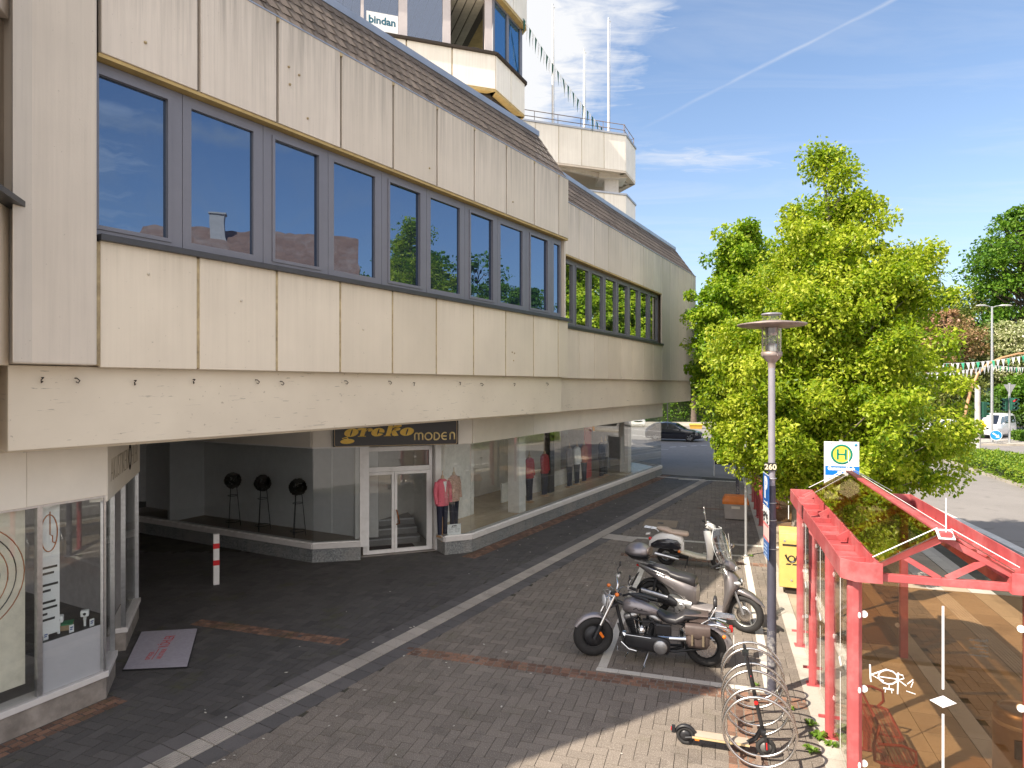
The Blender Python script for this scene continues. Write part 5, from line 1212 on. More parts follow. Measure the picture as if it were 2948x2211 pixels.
# ================================================================= bus shelters
g_brown = glass('brown_shelter_glass', (0.70, 0.58, 0.44), 0.05, gain=0.7); g_clear = glass('clear_shelter_glass', (0.94, 0.95, 0.945), 0.04, gain=0.6); g_roof = glass('brown_roof_glass', (0.68, 0.59, 0.43), 0.19, gain=1.0)
m_decal = mat('white_decal', (0.82, 0.82, 0.84), 0.5, var=0.02)
def shelter(u0, v0, lab):
    t = thing('bus_shelter', lab, 'bus shelter', UV(u0, v0), ROTU, 'red steel bus shelters')
    W, L, zt, zg, zr = 1.50, 4.35, 2.36, 2.56, 2.87
    for i, y in enumerate((0, 1.45, 2.9, 4.35)):
        h = .066 if i == 0 else .055
        b = MB(); b.prism([(h * math.cos(a_) * 1.08, y + h * math.sin(a_) * 1.08) for a_ in [R(22.5 + 45 * k_) for k_ in range(8)]], 0, zt); b.box(-.09, .09, y - .09, y + .09, 0.002, .012)
        po = b.build('post', m_red, t, bevel=.006, seg=1)
        for z_ in (.5, 1.25, 2.0):
            b = MB(); b.lathe([(.024, 0), (.024, .014), (.016, .018)], 10, 0, T(.035, y - h + .012, z_) @ RX(R(90)) @ SC(.6, 1.3, 1)); b.build('glass_clip', m_whitepl, po)
        b = MB(); b.bar((-.05, y, .24), (-.13, y, .24), .03, .03); b.build('foot_bracket', m_red, po); b = MB(); b.bar((.05, y, .24), (.11, y, .24), .03, .03); b.build('foot_bracket', m_red, po)
    for y in (0, L):
        b = MB(); b.box(W - .055, W + .055, y - .055, y + .055, 0, zt); b.build('post', m_red, t, bevel=.01)
    for sgn, x0 in ((1, -.14), (-1, W + .14)):
        b = MB(); X = lambda d: x0 + sgn * d
        y0, y1 = -.18, L + .14
        b.prism([(X(0), y0 + .12), (X(0.012), y0 + .12), (X(.012), y1), (X(0), y1)], zt, zg)
        b.prism([(X(0), y0 + .12), (X(.12), y0), (X(.13), y0 + .012), (X(.012), y0 + .125)], zt, zg); b.prism([(X(.12), y0), (X(.36), y0), (X(.36), y0 + .012), (X(.12), y0 + .012)], zt, zg)
        b.prism([(X(0.012), y0 + .12), (X(.36), y0 + .012), (X(.36), y1), (X(.012), y1)], zt, zt + .012)
        b.box(min(X(.345), X(.357)), max(X(.345), X(.357)), y0 + .012, y1, zt + .012, zg - .03); b.box(min(X(0.012), X(.345)), max(X(0.012), X(.345)), y1 - .012, y1, zt, zg)
        k_ = 0.0
        while k_ < L + .1:
            b.box(min(X(0.012), X(.345)), max(X(0.012), X(.345)), k_, k_ + .012, zt + .012, zt + .075); b.box(min(X(.335), X(.43)), max(X(.335), X(.43)), k_ + .2, k_ + .23, zg - .03, zg - .005); k_ += .54
        b.build('gutter', m_red, t, bevel=.003, seg=1)
        xa, xb = X(.33), W / 2 - sgn * .055
        b = MB(); b.slab((xa, y0 + .02, zg + .01), (xa, y1 - .02, zg + .01), (xb, y1 - .02, zr + .012), (xb, y0 + .02, zr + .012), .012); b.build('roof_glass', g_roof, t)
        for y in (y0 + .06, y1 - .06): b = MB(); b.tube([(xa - sgn * .05, y, zg + .045), (xb, y, zr + .06)], .0055, 6); b.build('glass_edge_tube', m_whitepl, t)
        for y in (0.0, 1.45, 2.9, L): b = MB(); b.bar((xa - sgn * .1, y, zt + .07), (W / 2 - sgn * .05, y, zr - .06), .045, .07); b.build('rafter', m_red, t)
    b = MB(); b.box(W / 2 - .05, W / 2 + .05, -.2, L + .16, zr - .05, zr + .035); b.build('ridge_beam', m_red, t, bevel=.006, seg=1)
    b = MB()
    for y in (-.2, L + .16):
        b.slab((W / 2 - .07, y - .012, zr - .03), (W / 2 + .07, y - .012, zr - .03), (W / 2 + .07, y + .10, zr + .042), (W / 2 - .07, y + .10, zr + .042), .006); b.tube([(W / 2, y + .02, zr), (W / 2, y + .02, zr + .36)], .006, 5)
    b.tube([(W / 2, -.18, zr + .08), (W / 2 + .01, L / 2, zr + .07), (W / 2, L + .18, zr + .08)], .004, 4); b.build('bird_wire', m_whitepl, t)
    for y in (-.09, L + .05):
        b = MB(); b.box(-.02, W + .02, y - .03, y + .03, zt + .01, zt + .085); b.build('tie_beam', m_red, t, bevel=.004, seg=1)
        for xm_ in (.36, W - .36): b = MB(); b.bar((xm_, y, zt + .30), (W / 2 + (-.03 if xm_ < W / 2 else .03), y, zt + .08), .045, .05); b.build('truss_diagonal', m_red, t)
        b = MB(); b.bar((.05, y, zt + .09), (W / 2, y, zr - .04), .05, .06); b.bar((W - .05, y, zt + .09), (W / 2, y, zr - .04), .05, .06); b.build('truss_chord', m_red, t)
    for y in (0, L):
        b = MB(); b.box(.07, W - .07, y - .006, y + .006, .16, 2.30); gl_ = b.build('end_glass', g_brown, t)
        b = MB(); yy = y - .0085
        for (x0, x1, z0, z1) in ((.765, .785, 1.34, 2.15), (.765, .785, .25, 1.10)): b.box(x0, x1, yy, y - .0065, z0, z1)
        b.add([(.66, yy, 1.22), (.775, yy, 1.16), (.89, yy, 1.22), (.775, yy, 1.28)], [(0, 1, 2, 3)]); b.build('white_marking', m_decal, gl_)
        for x_ in (.085, W - .085):
            for z_ in (.5, 1.25, 2.0): b = MB(); b.lathe([(.035, -.014), (.035, .014)], 14, 0, T(x_, y, z_) @ RX(R(90))); b.build('glass_clip', m_whitepl, gl_)
    for y0 in (0, 1.45, 2.9):
        b = MB(); b.box(-.006, .006, y0 + .07, y0 + 1.38, .16, 2.30); gl_ = b.build('back_glass', g_clear, t)
        b = MB()
        for z0, z1 in ((1.34, 2.15), (.25, 1.10)): b.box(-.0085, -.0065, y0 + .715, y0 + .735, z0, z1)
        b.add([(-.0085, y0 + .61, 1.22), (-.0085, y0 + .725, 1.16), (-.0085, y0 + .84, 1.22), (-.0085, y0 + .725, 1.28)], [(0, 3, 2, 1)]); b.build('white_marking', m_decal, gl_)
    return t
s1 = shelter(1.34, 7.28, 'near red bus shelter with gabled brown glass roof and a white scrawl on its glass')
s2 = copy_tree(s1); s2.location = UV(1.34, 21.2); s2['label'] = 'far red bus shelter, mostly hidden by leaves behind the lamp post'
# scrawl and a mirrored notice on the near end glass
gl1 = [k_ for k_ in KIDS[s1.name] if k_.name.startswith('end_glass')][0]
b = MB()
def scr(pts, r_=.006): b.tube([(.06 + x, -.0085, 1.30 + z) for x, z in pts], r_, 5)
scr([(.08, .20), (.085, .06), (.09, .03)], .008); scr([(.23, .17), (.09, .10), (.20, .05)], .008)
scr([(.20 + .085 * math.cos(R(a_)) + .04, .095 + .07 * math.sin(R(a_))) for a_ in range(0, 361, 30)], .007); scr([(.17, .09), (.34, .085)], .005); scr([(.33, .15), (.325, -.06)], .007); scr([(.32, .14), (.37, .13), (.38, .10), (.33, .08), (.40, .03)], .006); scr([(.41, .05), (.46, .10)], .005); scr([(.46, .08), (.44, .02)], .004)
scr([(.20, -.02), (.29, -.025)], .009); scr([(.22, -.02), (.215, -.06)], .004); scr([(.27, -.02), (.275, -.06)], .004); scr([(.40, -.02), (.48, -.04)], .004); scr([(.25, .03), (.25, -.02)], .004)
b.build('white_scrawl', m_decal, gl1)
b = MB()
for i, (s_, sz, dz) in enumerate((('Plakatieren', .042, .14), ('verboten', .036, .095), ('Zuwiderhandlung', .026, .065), ('strafbar', .026, .036), ('Stadt Gummersbach', .024, 0.0))):
    b.text(s_, sz, frameM((1.15, -.0085, 1.70 + dz), (-1, 0, 0), (0, 1, 0)) @ T(0, 0, .0), 0, .0006, 0, .0005, 'LEFT', .85)
b.build('mirrored_notice', mat('notice_print', (.05, .045, .04), .6), gl1)
# benches with red wire-mesh seats
def mesh_m():
    m = bpy.data.materials.new('red_wire_mesh'); m.use_nodes = True; q = NT(m.node_tree); q.n.clear(); out = q.node('ShaderNodeOutputMaterial')
    t_ = q.node('ShaderNodeTexCoord').outputs['Object']; s_ = q.node('ShaderNodeSeparateXYZ'); q.put(s_.inputs[0], q.mapping(t_, (28, 40, 40)))
    fx = q.math('ABSOLUTE', q.math('SUBTRACT', q.math('FRACT', s_.outputs[0]), .5)); fy = q.math('ABSOLUTE', q.math('SUBTRACT', q.math('FRACT', q.math('ADD', s_.outputs[1], s_.outputs[2])), .5))
    hole = q.math('LESS_THAN', q.math('MAXIMUM', fx, fy), .36)
    d = q.node('ShaderNodeBsdfPrincipled'); d.inputs[0].default_value = (.34, .06, .05, 1); tr = q.node('ShaderNodeBsdfTransparent'); mx = q.node('ShaderNodeMixShader'); q.put(mx.inputs[0], hole); q.l.new(d.outputs[0], mx.inputs[1]); q.l.new(tr.outputs[0], mx.inputs[2]); q.l.new(mx.outputs[0], out.inputs[0]); return m
m_mesh = mesh_m(); m_redb = mat('bench_red', (0.28, 0.045, 0.04), 0.4, var=0.1)
def bench(u0, v0, lab):
    t = thing('bench', lab, 'bench', UV(u0, v0), ROTU, 'red wire-mesh benches in the shelters')
    Lb = 1.35
    ring = [(.10, 0, .80), (.05, 0, .62), (.06, 0, .46), (.14, 0, .435), (.40, 0, .43), (.47, 0, .41)]
    b = MB(); b.loft([[Vector((x, y, z + dz)) for dz in (0,) for x, _, z in ring] for y in (0.03, Lb - .03)], caps=False)
    V_ = [Vector((x, y, z)) for y in (0.03, Lb - .03) for x, _, z in ring]; n = len(ring)
    b = MB(); b.add(V_, [(i, i + 1, n + i + 1, n + i) for i in range(n - 1)]); b.build('mesh_seat', m_mesh, t)
    b = MB(); 
    loop = [Vector((x, .02, z)) for x, _, z in ring] + [Vector((x, Lb - .02, z)) for x, _, z in ring[::-1]]
    b.tube(loop, .018, 8, closed=True); b.tube([(.06, Lb / 2, .46), (.14, Lb / 2, .43), (.46, Lb / 2, .41)], .012, 6); b.build('seat_frame', m_redb, t)
    for y in (.25, Lb - .25):
        b = MB(); b.bar((.2, y, .42), (.2, y, .012), .06, .06); b.bar((.05, y, .02), (.38, y, .02), .06, .02); b.build('leg', m_redb, t, bevel=.004)
    for y in (.0, Lb):
        b = MB(); b.tube([(.08, y, .64), (.3, y, .66), (.42, y, .62), (.43, y, .5), (.36, y, .42)], .016, 8); b.build('armrest', m_redb, t)
    return t
bench(1.50, 7.42, 'red wire-mesh bench in the near shelter behind brown glass')
b2_ = bench(1.50, 21.9, 'red wire-mesh bench in the far shelter seen beside the lamp post')
# litter bins
t = thing('litter_bin', 'round steel litter bin at the kerb side of the near shelter', 'litter bin', UV(2.96, 7.84), ROTU)
m_binm = mat('worn_bin_steel', (0.24, 0.22, 0.20), 0.42, 0.5, var=0.2, scale=7)
b = MB(); b.lathe([(.20, 0), (.23, .03), (.23, .95), (.215, 1.0), (.17, 1.025), (.165, 1.0)], 32); b.build('bin_drum', m_binm, t)
b = MB(); b.box(-.13, .13, -.245, -.21, .60, .78); b.build('ash_slot', m_black, t, bevel=.006); b = MB(); b.lathe([(.233, .12), (.238, .14), (.233, .16)], 32); b.lathe([(.233, .86), (.238, .88), (.233, .90)], 32); b.build('drum_band', m_galv, t)
t = thing('orange_bin', 'small round orange bin behind the tree trunk', 'litter bin', (8.15, 17.8, 0), 0)
b = MB(); b.lathe([(.13, 1.25), (.17, 1.30), (.18, 1.75), (.15, 1.80), (.12, 1.78)], 18); b.build('bin_body', mat('bin_orange', (.75, .30, .02), .45), t); b = MB(); b.tube([(.2, 0, 0), (.2, 0, 1.9)], .025, 8); b.build('bin_post', m_galv, t)
# grit bin
t = thing('grit_bin', 'grey grit bin with a faded orange lid beside the far shelter', 'grit bin', UV(0.62, 22.05), ROTU)
m_gb = mat('grit_grey', (.40, .36, .34), .6, var=.08, scale=4); m_go = mat('grit_orange', (.72, .21, .035), .5, var=.15, scale=4, dirt=(.8, .5, .38), dirtamt=.5)
b = MB(); sec = lambda z, k_: [(x * k_, y * k_, z) for x, y in ((-.37, -.24), (.37, -.24), (.37, .24), (-.37, .24))]
b.loft([sec(0.03, .90), sec(.52, 1.0)], smooth=False); b.build('bin_tub', m_gb, t, bevel=.03); 
b = MB(); b.loft([sec(.50, 1.08), sec(.57, 1.1), sec(.60, 1.08), sec(.73, .93), sec(.755, .85)], smooth=False); b.build('lid', m_go, t, bevel=.02)
b = MB(); b.box(-.13, .13, -.252, -.238, .36, .44); b.build('label_plate', m_fascia, t); b = MB()
b.box(-.3, .3, -.2, .2, 0, .035)
b.build('skid', m_black, t)
# post box
t = thing('post_box', 'yellow post box with a black horn emblem standing beside the near shelter', 'post box', UV(1.50, 14.55), ROTU - .05)
m_py = mat('post_yellow', (.60, .43, .13), .42, var=.08, scale=4, dirt=(.74, .60, .34), dirtamt=.6)
b = MB(); prof = [(-.16, .14), (-.16, 1.12), (-.13, 1.25), (.16, 1.34), (.20, 1.30), (.20, .14)]
b.loft([[Vector((x, y, z)) for y, z in prof] for x in (-.23, .23)], smooth=False); b.build('box_body', m_py, t, bevel=.018, seg=3)
b = MB(); b.box(-.17, .17, -.169, -.15, 1.0, 1.035); b.build('letter_slot', m_gap, t); b = MB(); b.box(-.12, .12, -.1, .12, 0, .15); b.build('box_foot', m_gap, t, bevel=.01)
b = MB(); b.lathe([(.02, 0), (.02, .012)], 12, 0, T(0, -.16, .30) @ RX(R(90))); b.lathe([(.022, 0), (.022, .01)], 12, 0, T(-.13, -.158, 1.1) @ RX(R(90))); b.build('lock', m_galv, t)
b = MB(); Y_ = -.163
b.torus(.058, .013, 24, 5, 0, T(0.0, Y_, .74) @ RX(R(90)), sq=.25)
b.add([(-.115, Y_, .82), (-.06, Y_, .735), (-.035, Y_, .70), (-.05, Y_, .69), (-.085, Y_, .73), (-.10, Y_, .755)], [(0, 1, 2, 3, 4, 5)]); b.add([(-.13, Y_, .80), (-.10, Y_, .83), (-.05, Y_, .695), (-.07, Y_, .68)], [(3, 2, 1, 0)])
b.tube([(-.05, Y_, .69), (0, Y_, .665), (.06, Y_, .69), (.10, Y_, .79)], .014, 5); b.tube([(.085, Y_, .80), (.125, Y_, .79)], .01, 5)
for x in (-.09, -.045, .03, .075): b.add([(x, Y_, .64), (x + .045, Y_, .64), (x + .025, Y_, .61), (x - .02, Y_, .61)], [(0, 1, 2, 3)])
b.build('horn_emblem', m_black, t)

# ================================================================= bus stop sign
hp = UV(2.62, 16.6); t = thing('bus_stop_sign', 'tall white bus stop board with a green and yellow H above a blue name band', 'bus stop sign', (6.10, 12.0, 0), -0.24)
m_hg = mat('sign_green', (.0, .20, .13), .4, var=.03); m_hy = mat('sign_yellow', (.85, .60, .06), .4, var=.03); m_band = mat('band_blue', (.0, .16, .60), .4, var=.03); m_ink = mat('sign_ink', (.06, .06, .08), .5)
z0, z1, w = 1.62, 2.99, .37
b = MB(); b.box(-w, w, -.02, .02, z0, z1); b.build('board', m_signw, t, bevel=.004)

fm_ = lambda x, z, d=.0205: frameM((x, -d, z), (1, 0, 0), (0, -1, 0))
hz = 2.70
b = MB(); b.lathe([(.185, 0), (.185, .002), (.232, .002), (.232, 0)], 48, 0, fm_(0, hz)); b.bar((-.085, -.0235, hz - .12), (-.085, -.0235, hz + .12), .045, .004, up=(0, 1, 0)); b.bar((.085, -.0235, hz - .12), (.085, -.0235, hz + .12), .045, .004, up=(0, 1, 0)); b.bar((-.085, -.0235, hz), (.085, -.0235, hz), .004, .04); b.build('green_h_sign', m_hg, t)
b = MB(); b.lathe([(.0, .001), (.184, .001)], 48, 0, fm_(0, hz), cap=False); b.build('yellow_disc', m_hy, t)
b = MB(); b.box(-w + .02, w, -.0225, -.0195, 2.215, 2.425); bd = b.build('name_band', m_band, t)
b = MB(); b.text('Gummersbach', .108, fm_(-.01, 2.335, .0235), 0, .001, 0, .006, 'CENTER', .90); b.text('EKZ', .104, fm_(.0, 2.238, .0235), 0, .001, 0, .006, 'CENTER', .93); b.build('stop_name', m_signw, bd)
b = MB(); b.text('OVAG', .06, fm_(-.235, 2.92), 0, .001, 0, 0, 'CENTER', 1.2); 
for i, (n_, d1, d2) in enumerate((('307', 'Gummersbach', 'Bahnhof'), ('41', 'Gummersbach', 'Bahnhof'), ('336', 'Gummersbach', 'Bahnhof'), ('361', 'Gummersbach', 'Bahnhof'))):
    zz = 2.12 - i * .132
    b.text(n_, .075, fm_(-.32, zz), 0, .001, 0, .001, 'LEFT', .95); b.text(d1, .042, fm_(-.15, zz + .025), 0, .0008, 0, 0, 'LEFT', .9); b.text(d2, .042, fm_(-.15, zz - .022), 0, .0008, 0, 0, 'LEFT', .9)
b.build('route_lettering', m_ink, t)
b = MB(); b.lathe([(.0, .002), (.035, .002), (.035, 0)], 20, 0, fm_(.30, 2.92)); b.build('round_logo', mat('logo_blue', (.05, .25, .45), .4), t)
b = MB(); b.box(-.36, .36, -.024, -.018, 1.62, 1.66); b.build('lower_rail', m_galv, t)
def shrink(o):
    o.data.transform(Matrix.Translation((0, 0, .86)) @ Matrix.Scale(.8, 4))
    for c_ in KIDS.get(o.name, []): shrink(c_)
for c_ in KIDS[t.name]: shrink(c_)
b = MB(); b.tube([(0, .05, 0), (0, .05, 3.28)], .032, 10); b.build('sign_post', m_galv, t)

# ================================================================= ring bike racks
for k_, v_ in enumerate((7.83, 8.53, 9.23)):
    lab = ('nearest double-ring steel bike rack, an e-scooter leaning into it', 'middle double-ring steel bike rack of the row of three', 'farthest double-ring steel bike rack, close to the motorcycle')[k_]
    t = thing('bike_rack', lab, 'bike rack', UV(0.47, v_), ROTU, 'double-ring bike racks beside the lamp post')
    zc_, Rr = .43, .385
    for y in (-.11, .11): b = MB(); b.torus(Rr, .0165, 56, 8, 0, T(0, y, zc_) @ RX(R(90))); b.build('ring', m_steel, t)
    for a_ in (215, 325): b = MB(); c_ = (Rr * math.cos(R(a_)), zc_ + Rr * math.sin(R(a_))); b.bar((c_[0], -.11, c_[1]), (c_[0], .11, c_[1]), .012, .035); b.build('spacer', m_steel, t)
    b = MB(); b.tube([(0, 0, 0), (0, 0, .05)], .04, 10); b.bar((0, -.11, .05), (0, .11, .05), .05, .014); b.lathe([(.075, .0), (.075, .014), (.045, .02)], 14); b.build('rack_foot', mat('rusty_foot', (.30, .22, .17), .6, .3, var=.3, scale=20), t)
# ================================================================= vehicles
m_silver = mat('silver_grey_paint', (0.27, 0.25, 0.26), 0.30, 0.55, var=0.04, coat=0.35)
m_taupe = mat('taupe_metal_paint', (0.205, 0.185, 0.185), 0.30, 0.55, var=0.05, coat=0.4)
m_seat = mat('black_seat_vinyl', (0.032, 0.03, 0.033), 0.38, var=0.15, scale=8, bump=0.12)
m_leather = mat('brown_leather', (0.085, 0.062, 0.055), 0.5, var=0.2, scale=9, bump=0.25, bscale=40)
m_engine = mat('engine_black', (0.03, 0.03, 0.033), 0.4, 0.3, var=0.2)
m_cast = mat('cast_aluminium', (0.46, 0.46, 0.46), 0.38, 0.9, var=0.12, scale=14)
m_orange = mat('amber_lens', (0.85, 0.20, 0.02), 0.2, coat=0.6); m_redl = mat('red_lens', (0.55, 0.02, 0.02), 0.2, coat=0.6); m_lens = mat('clear_lens', (0.72, 0.74, 0.76), 0.12, 0.2, coat=0.8)
m_wind = glass('windscreen_plastic', (0.80, 0.84, 0.84), 0.10)
def wheel(b_t, b_r, M, Rw, tr, w, spokes, rim, hubw=.05):
    """tyre and rim: axis along local y"""
    A_ = M @ RX(R(90))
    b_t.torus(Rw - tr, tr, 44, 12, 0, A_, sq=w / tr)
    b_r.torus(Rw - tr * 1.75, tr * .28, 40, 8, 0, A_, sq=2.2); b_r.lathe([(.045, -hubw), (.06, -hubw * .7), (.06, hubw * .7), (.045, hubw)], 16, 0, A_)
    for k_ in range(spokes):
        a_ = 2 * math.pi * k_ / spokes + .3; d = Vector((math.cos(a_), 0, math.sin(a_)))
        b_r.bar(M @ (d * .05), M @ (d * (Rw - tr * 1.75)), .022, .034, up=(0, 1, 0)) if spokes < 9 else b_r.tube([M @ (d * .05 + Vector((0, .02 * (-1) ** k_, 0))), M @ (d * (Rw - tr * 1.8))], .003, 4)
def P(t, name, b, m, parent=None, **k): return b.build(name, m, parent or t, **k)
def mudguard(b, M, Rw, a0, a1, w, drop, n=12):
    secs = []
    for i in range(n + 1):
        a_ = R(a0 + (a1 - a0) * i / n); e = .35 + .65 * math.sin(math.pi * min(1, max(0, (i + .6) / (n + 1.2)))) ** .4; r_ = []
        for q_ in range(7):
            y = w * (-1 + q_ / 3) * e; r2 = Rw - drop * abs(-1 + q_ / 3) ** 2.2; r_.append(Vector((r2 * math.cos(a_), y, r2 * math.sin(a_))))
        r_ += [Vector(((v_.x ** 2 + v_.z ** 2) ** .5 - .012, 0, 0)) and (v_ * (1 - .03)).copy() for v_ in r_[::-1]]
        secs.append(r_)
    b.loft(secs, 0, M)

# ---------------------------------------------------------------- cruiser motorcycle: x forward, y left
t = thing('cruiser_motorcycle', 'black and silver cruiser motorcycle with brown leather saddlebag, front wheel turned', 'motorcycle', UV(-1.0, 10.36), ROTU + math.pi)
rb, rr_ = MB(), MB(); wheel(rb, rr_, T(-.86, 0, .315), .315, .075, .088, 5, m_alu); w_ = P(t, 'rear_wheel', rb, m_rubber); P(t, 'rim', rr_, m_cast, w_)
b = MB(); b.lathe([(.15, -.005), (.15, .005)], 28, 0, T(-.86, .09, .315) @ RX(R(90))); P(t, 'brake_disc', b, m_steel, w_)
ST = T(.56, 0, .78) @ RZ(R(24)) @ T(-.56, 0, -.78)       # steering turned to the left
F_ = ST @ T(.88, 0, .325)
rb, rr_ = MB(), MB(); wheel(rb, rr_, F_, .325, .085, .082, 0, m_alu); rr_.lathe([(.06, -.02), (.20, -.03), (.205, 0), (.20, .03), (.06, .02)], 32, 0, F_ @ RX(R(90)))
w_ = P(t, 'front_wheel', rb, m_rubber); P(t, 'rim', rr_, mat('dark_rim', (.06, .06, .062), .35, .6), w_)
b = MB(); b.torus(.205, .012, 36, 6, 0, F_ @ RX(R(90)) @ T(0, 0, .035)); b.torus(.205, .012, 36, 6, 0, F_ @ RX(R(90)) @ T(0, 0, -.035)); P(t, 'rim_edge', b, m_cast, w_)
b = MB(); b.lathe([(.05, 0), (.155, .0), (.155, .006), (.05, .006)], 28, 0, F_ @ T(0, .075, 0) @ RX(R(90))); P(t, 'brake_disc', b, m_engine, w_)
b = MB(); b.box(-.02, .02, -.006, .012, -.05, .05, 0, F_ @ T(-.10, .135, .05) @ RY(R(35))); P(t, 'fork_reflector', b, m_orange, w_)
b = MB(); mudguard(b, F_, .365, 28, 158, .085, .05); P(t, 'front_fender', b, m_silver)
b = MB()
for y in (-.115, .115): b.tube([ST @ Vector((.885, y, .325)), ST @ Vector((.80, y, .50))], [.026, .034], 10); b.tube([ST @ Vector((.79, y, .52)), ST @ Vector((.56, y, .98))], [.028, .026], 10)
fo = P(t, 'fork', b, m_chrome)
b = MB()
for y in (-.115, .115): b.tube([ST @ Vector((.89, y, .31)), ST @ Vector((.79, y, .515))], .037, 10)
P(t, 'fork_lower_leg', b, m_engine, fo)
b = MB(); b.add([], []); b.hull([(.50, 0, .83, .10, .03), (.62, 0, .80, .14, .03)], 12, 0, ST); b.hull([(.44, 0, .98, .10, .02), (.58, 0, .955, .14, .025)], 12, 0, ST); P(t, 'fork_clamp', b, m_engine, fo)
b = MB(); b.hull([(.54, 0, .88, .05, .05), (.58, 0, .88, .085, .085), (.66, 0, .875, .105, .10), (.70, 0, .87, .11, .105)], 20, 0, ST, 2.0); hl = P(t, 'headlight', b, m_chrome)
b = MB(); b.ell((.70, 0, .87), (.035, .10, .097), 20, 10, 0, ST); P(t, 'headlight_lens', b, m_lens, hl)
b = MB(); b.tube([ST @ Vector(v_) for v_ in ((.60, .16, .98), (.68, .12, .99), (.68, -.12, .99), (.60, -.16, .98))], .016, 8); b.tube([ST @ Vector((.66, .13, .99)), ST @ Vector((.70, .14, .78))], .014, 6); b.tube([ST @ Vector((.66, -.13, .99)), ST @ Vector((.70, -.14, .78))], .014, 6); P(t, 'headlight_bracket', b, m_alu, hl)
b = MB(); hb = [(.50, .05, .97), (.46, .07, 1.08), (.44, .20, 1.15), (.34, .40, 1.16)]
b.tube([ST @ Vector((x, -y, z)) for x, y, z in hb[::-1]] + [ST @ Vector(v_) for v_ in hb], .016, 8); b.tube([ST @ Vector((.48, -.06, 1.0)), ST @ Vector((.48, .06, 1.0))], .03, 8); hbo = P(t, 'handlebar', b, m_chrome)
for s_ in (-1, 1):
    g0, g1 = ST @ Vector((.38, s_ * .31, 1.158)), ST @ Vector((.31, s_ * .46, 1.16))
    b = MB(); b.tube([g0, g1], .024, 10); P(t, 'grip', b, m_black, hbo)
    b = MB(); b.tube([g0 + Vector((.03, 0, -.01)), (g0 + g1) / 2 + Vector((.07, 0, -.02)), g1 + Vector((.05, s_ * .01, -.02))], .009, 6); b.box(-.03, .03, -.025, .025, -.03, .03, 0, T(*g0)); P(t, 'lever', b, m_alu, hbo)
    m0 = g0 + Vector((.0, 0, .02)); m1 = m0 + Vector((-.02, s_ * .06, .14))
    b = MB(); b.tube([m0, m0 + Vector((.02, s_ * .02, .08)), m1], .007, 6); b.hull([(-.012, 0, 0, .05, .03), (.012, 0, 0, .065, .042)], 14, 0, T(*(m1 + Vector((0, s_ * .03, .02)))), 2.2); P(t, 'mirror', b, m_engine, hbo)
    s0 = ST @ Vector((.56, s_ * .24, 1.03)); b = MB(); b.ell(s0, (.035, .032, .032), 12, 8); P(t, 'turn_signal', b, m_orange); b = MB(); b.tube([ST @ Vector((.52, s_ * .1, 1.0)), s0], .009, 6); P(t, 'signal_stalk', b, m_chrome, hbo)
b = MB(); b.hull([(.40, 0, .80, .06, .07), (.36, 0, .82, .12, .11), (.24, 0, .83, .155, .125), (.08, 0, .81, .15, .115), (-.08, 0, .775, .115, .085), (-.20, 0, .74, .06, .04)], 20, pw=2.3); tk = P(t, 'fuel_tank', b, m_silver)
b = MB(); b.hull([(.26, 0, .945, .03, .012), (.20, 0, .95, .045, .02), (.06, 0, .925, .045, .015), (-.02, 0, .90, .02, .01)], 12); b.lathe([(.04, 0), (.04, .02), (.02, .026)], 16, 0, T(.16, 0, .955)); P(t, 'tank_console', b, m_engine, tk)
b = MB(); b.tube([(.22, .152, .80), (.17, .158, .83), (.13, .158, .79), (.08, .156, .82)], .006, 5); b.tube([(.10, .157, .80), (.0, .150, .785)], .004, 5); P(t, 'tank_emblem', b, m_engine, tk)
b = MB(); b.tube([(.50, 0, .80), (.44, 0, .55), (.36, 0, .25), (.20, 0, .17), (-.3, 0, .17), (-.52, 0, .25), (-.5, 0, .5)], .028, 8); b.tube([(.5, 0, .86), (.15, 0, .74), (-.3, 0, .66), (-.55, 0, .60)], .03, 8)
for s_ in (-1, 1): b.tube([(.46, s_ * .1, .55), (.36, s_ * .13, .24), (.1, s_ * .12, .17), (-.45, s_ * .12, .22), (-.86, s_ * .12, .315)], .02, 8)
P(t, 'frame', b, m_engine)
b = MB()
for cx, tilt in ((.22, 20), (-.04, -22)):
    M2 = T(cx * .6 + .03, 0, .38) @ RY(R(tilt))
    for k_ in range(9): b.lathe([(.10, .05 + k_ * .026), (.125, .055 + k_ * .026), (.125, .062 + k_ * .026), (.10, .067 + k_ * .026)], 16, 0, M2)
    b.hull([(-.09, 0, .32, .08, .045), (.09, 0, .32, .08, .045)], 12, 0, M2)
b.hull([(-.14, 0, .36, .10, .10), (.28, 0, .34, .11, .11)], 14); en = P(t, 'engine', b, m_engine)
for cx, tilt in ((.22, 20), (-.04, -22)):
    M2 = T(cx * .6 + .03, 0, .38) @ RY(R(tilt)); b = MB(); b.hull([(-.115, 0, .31, .07, .035), (-.09, 0, .315, .10, .05), (.09, 0, .315, .10, .05), (.115, 0, .31, .07, .035)], 14, 0, M2, 3.2); P(t, 'rocker_cover', b, m_cast, en)
b = MB()
for x_ in (.02, .06, .12, .16): b.tube([(x_, -.10, .40), (x_ + (x_ - .09) * .8, -.10, .66)], .010, 6); b.tube([(x_, .12, .40), (x_ + (x_ - .09) * .8, .12, .66)], .008, 6)
P(t, 'pushrod_tube', b, m_chrome, en)
b = MB(); b.tube([(.34, .05, .78), (.24, .12, .66), (.10, .14, .62), (-.10, .15, .64)], .012, 6); b.tube([(.36, -.05, .70), (.30, .08, .5), (.26, .13, .42)], .010, 6); b.tube([(-.06, .14, .70), (-.12, .17, .6), (-.10, .16, .44)], .012, 6); b.box(-.02, .08, .08, .15, .56, .66); P(t, 'cable_loom', b, m_black, en)
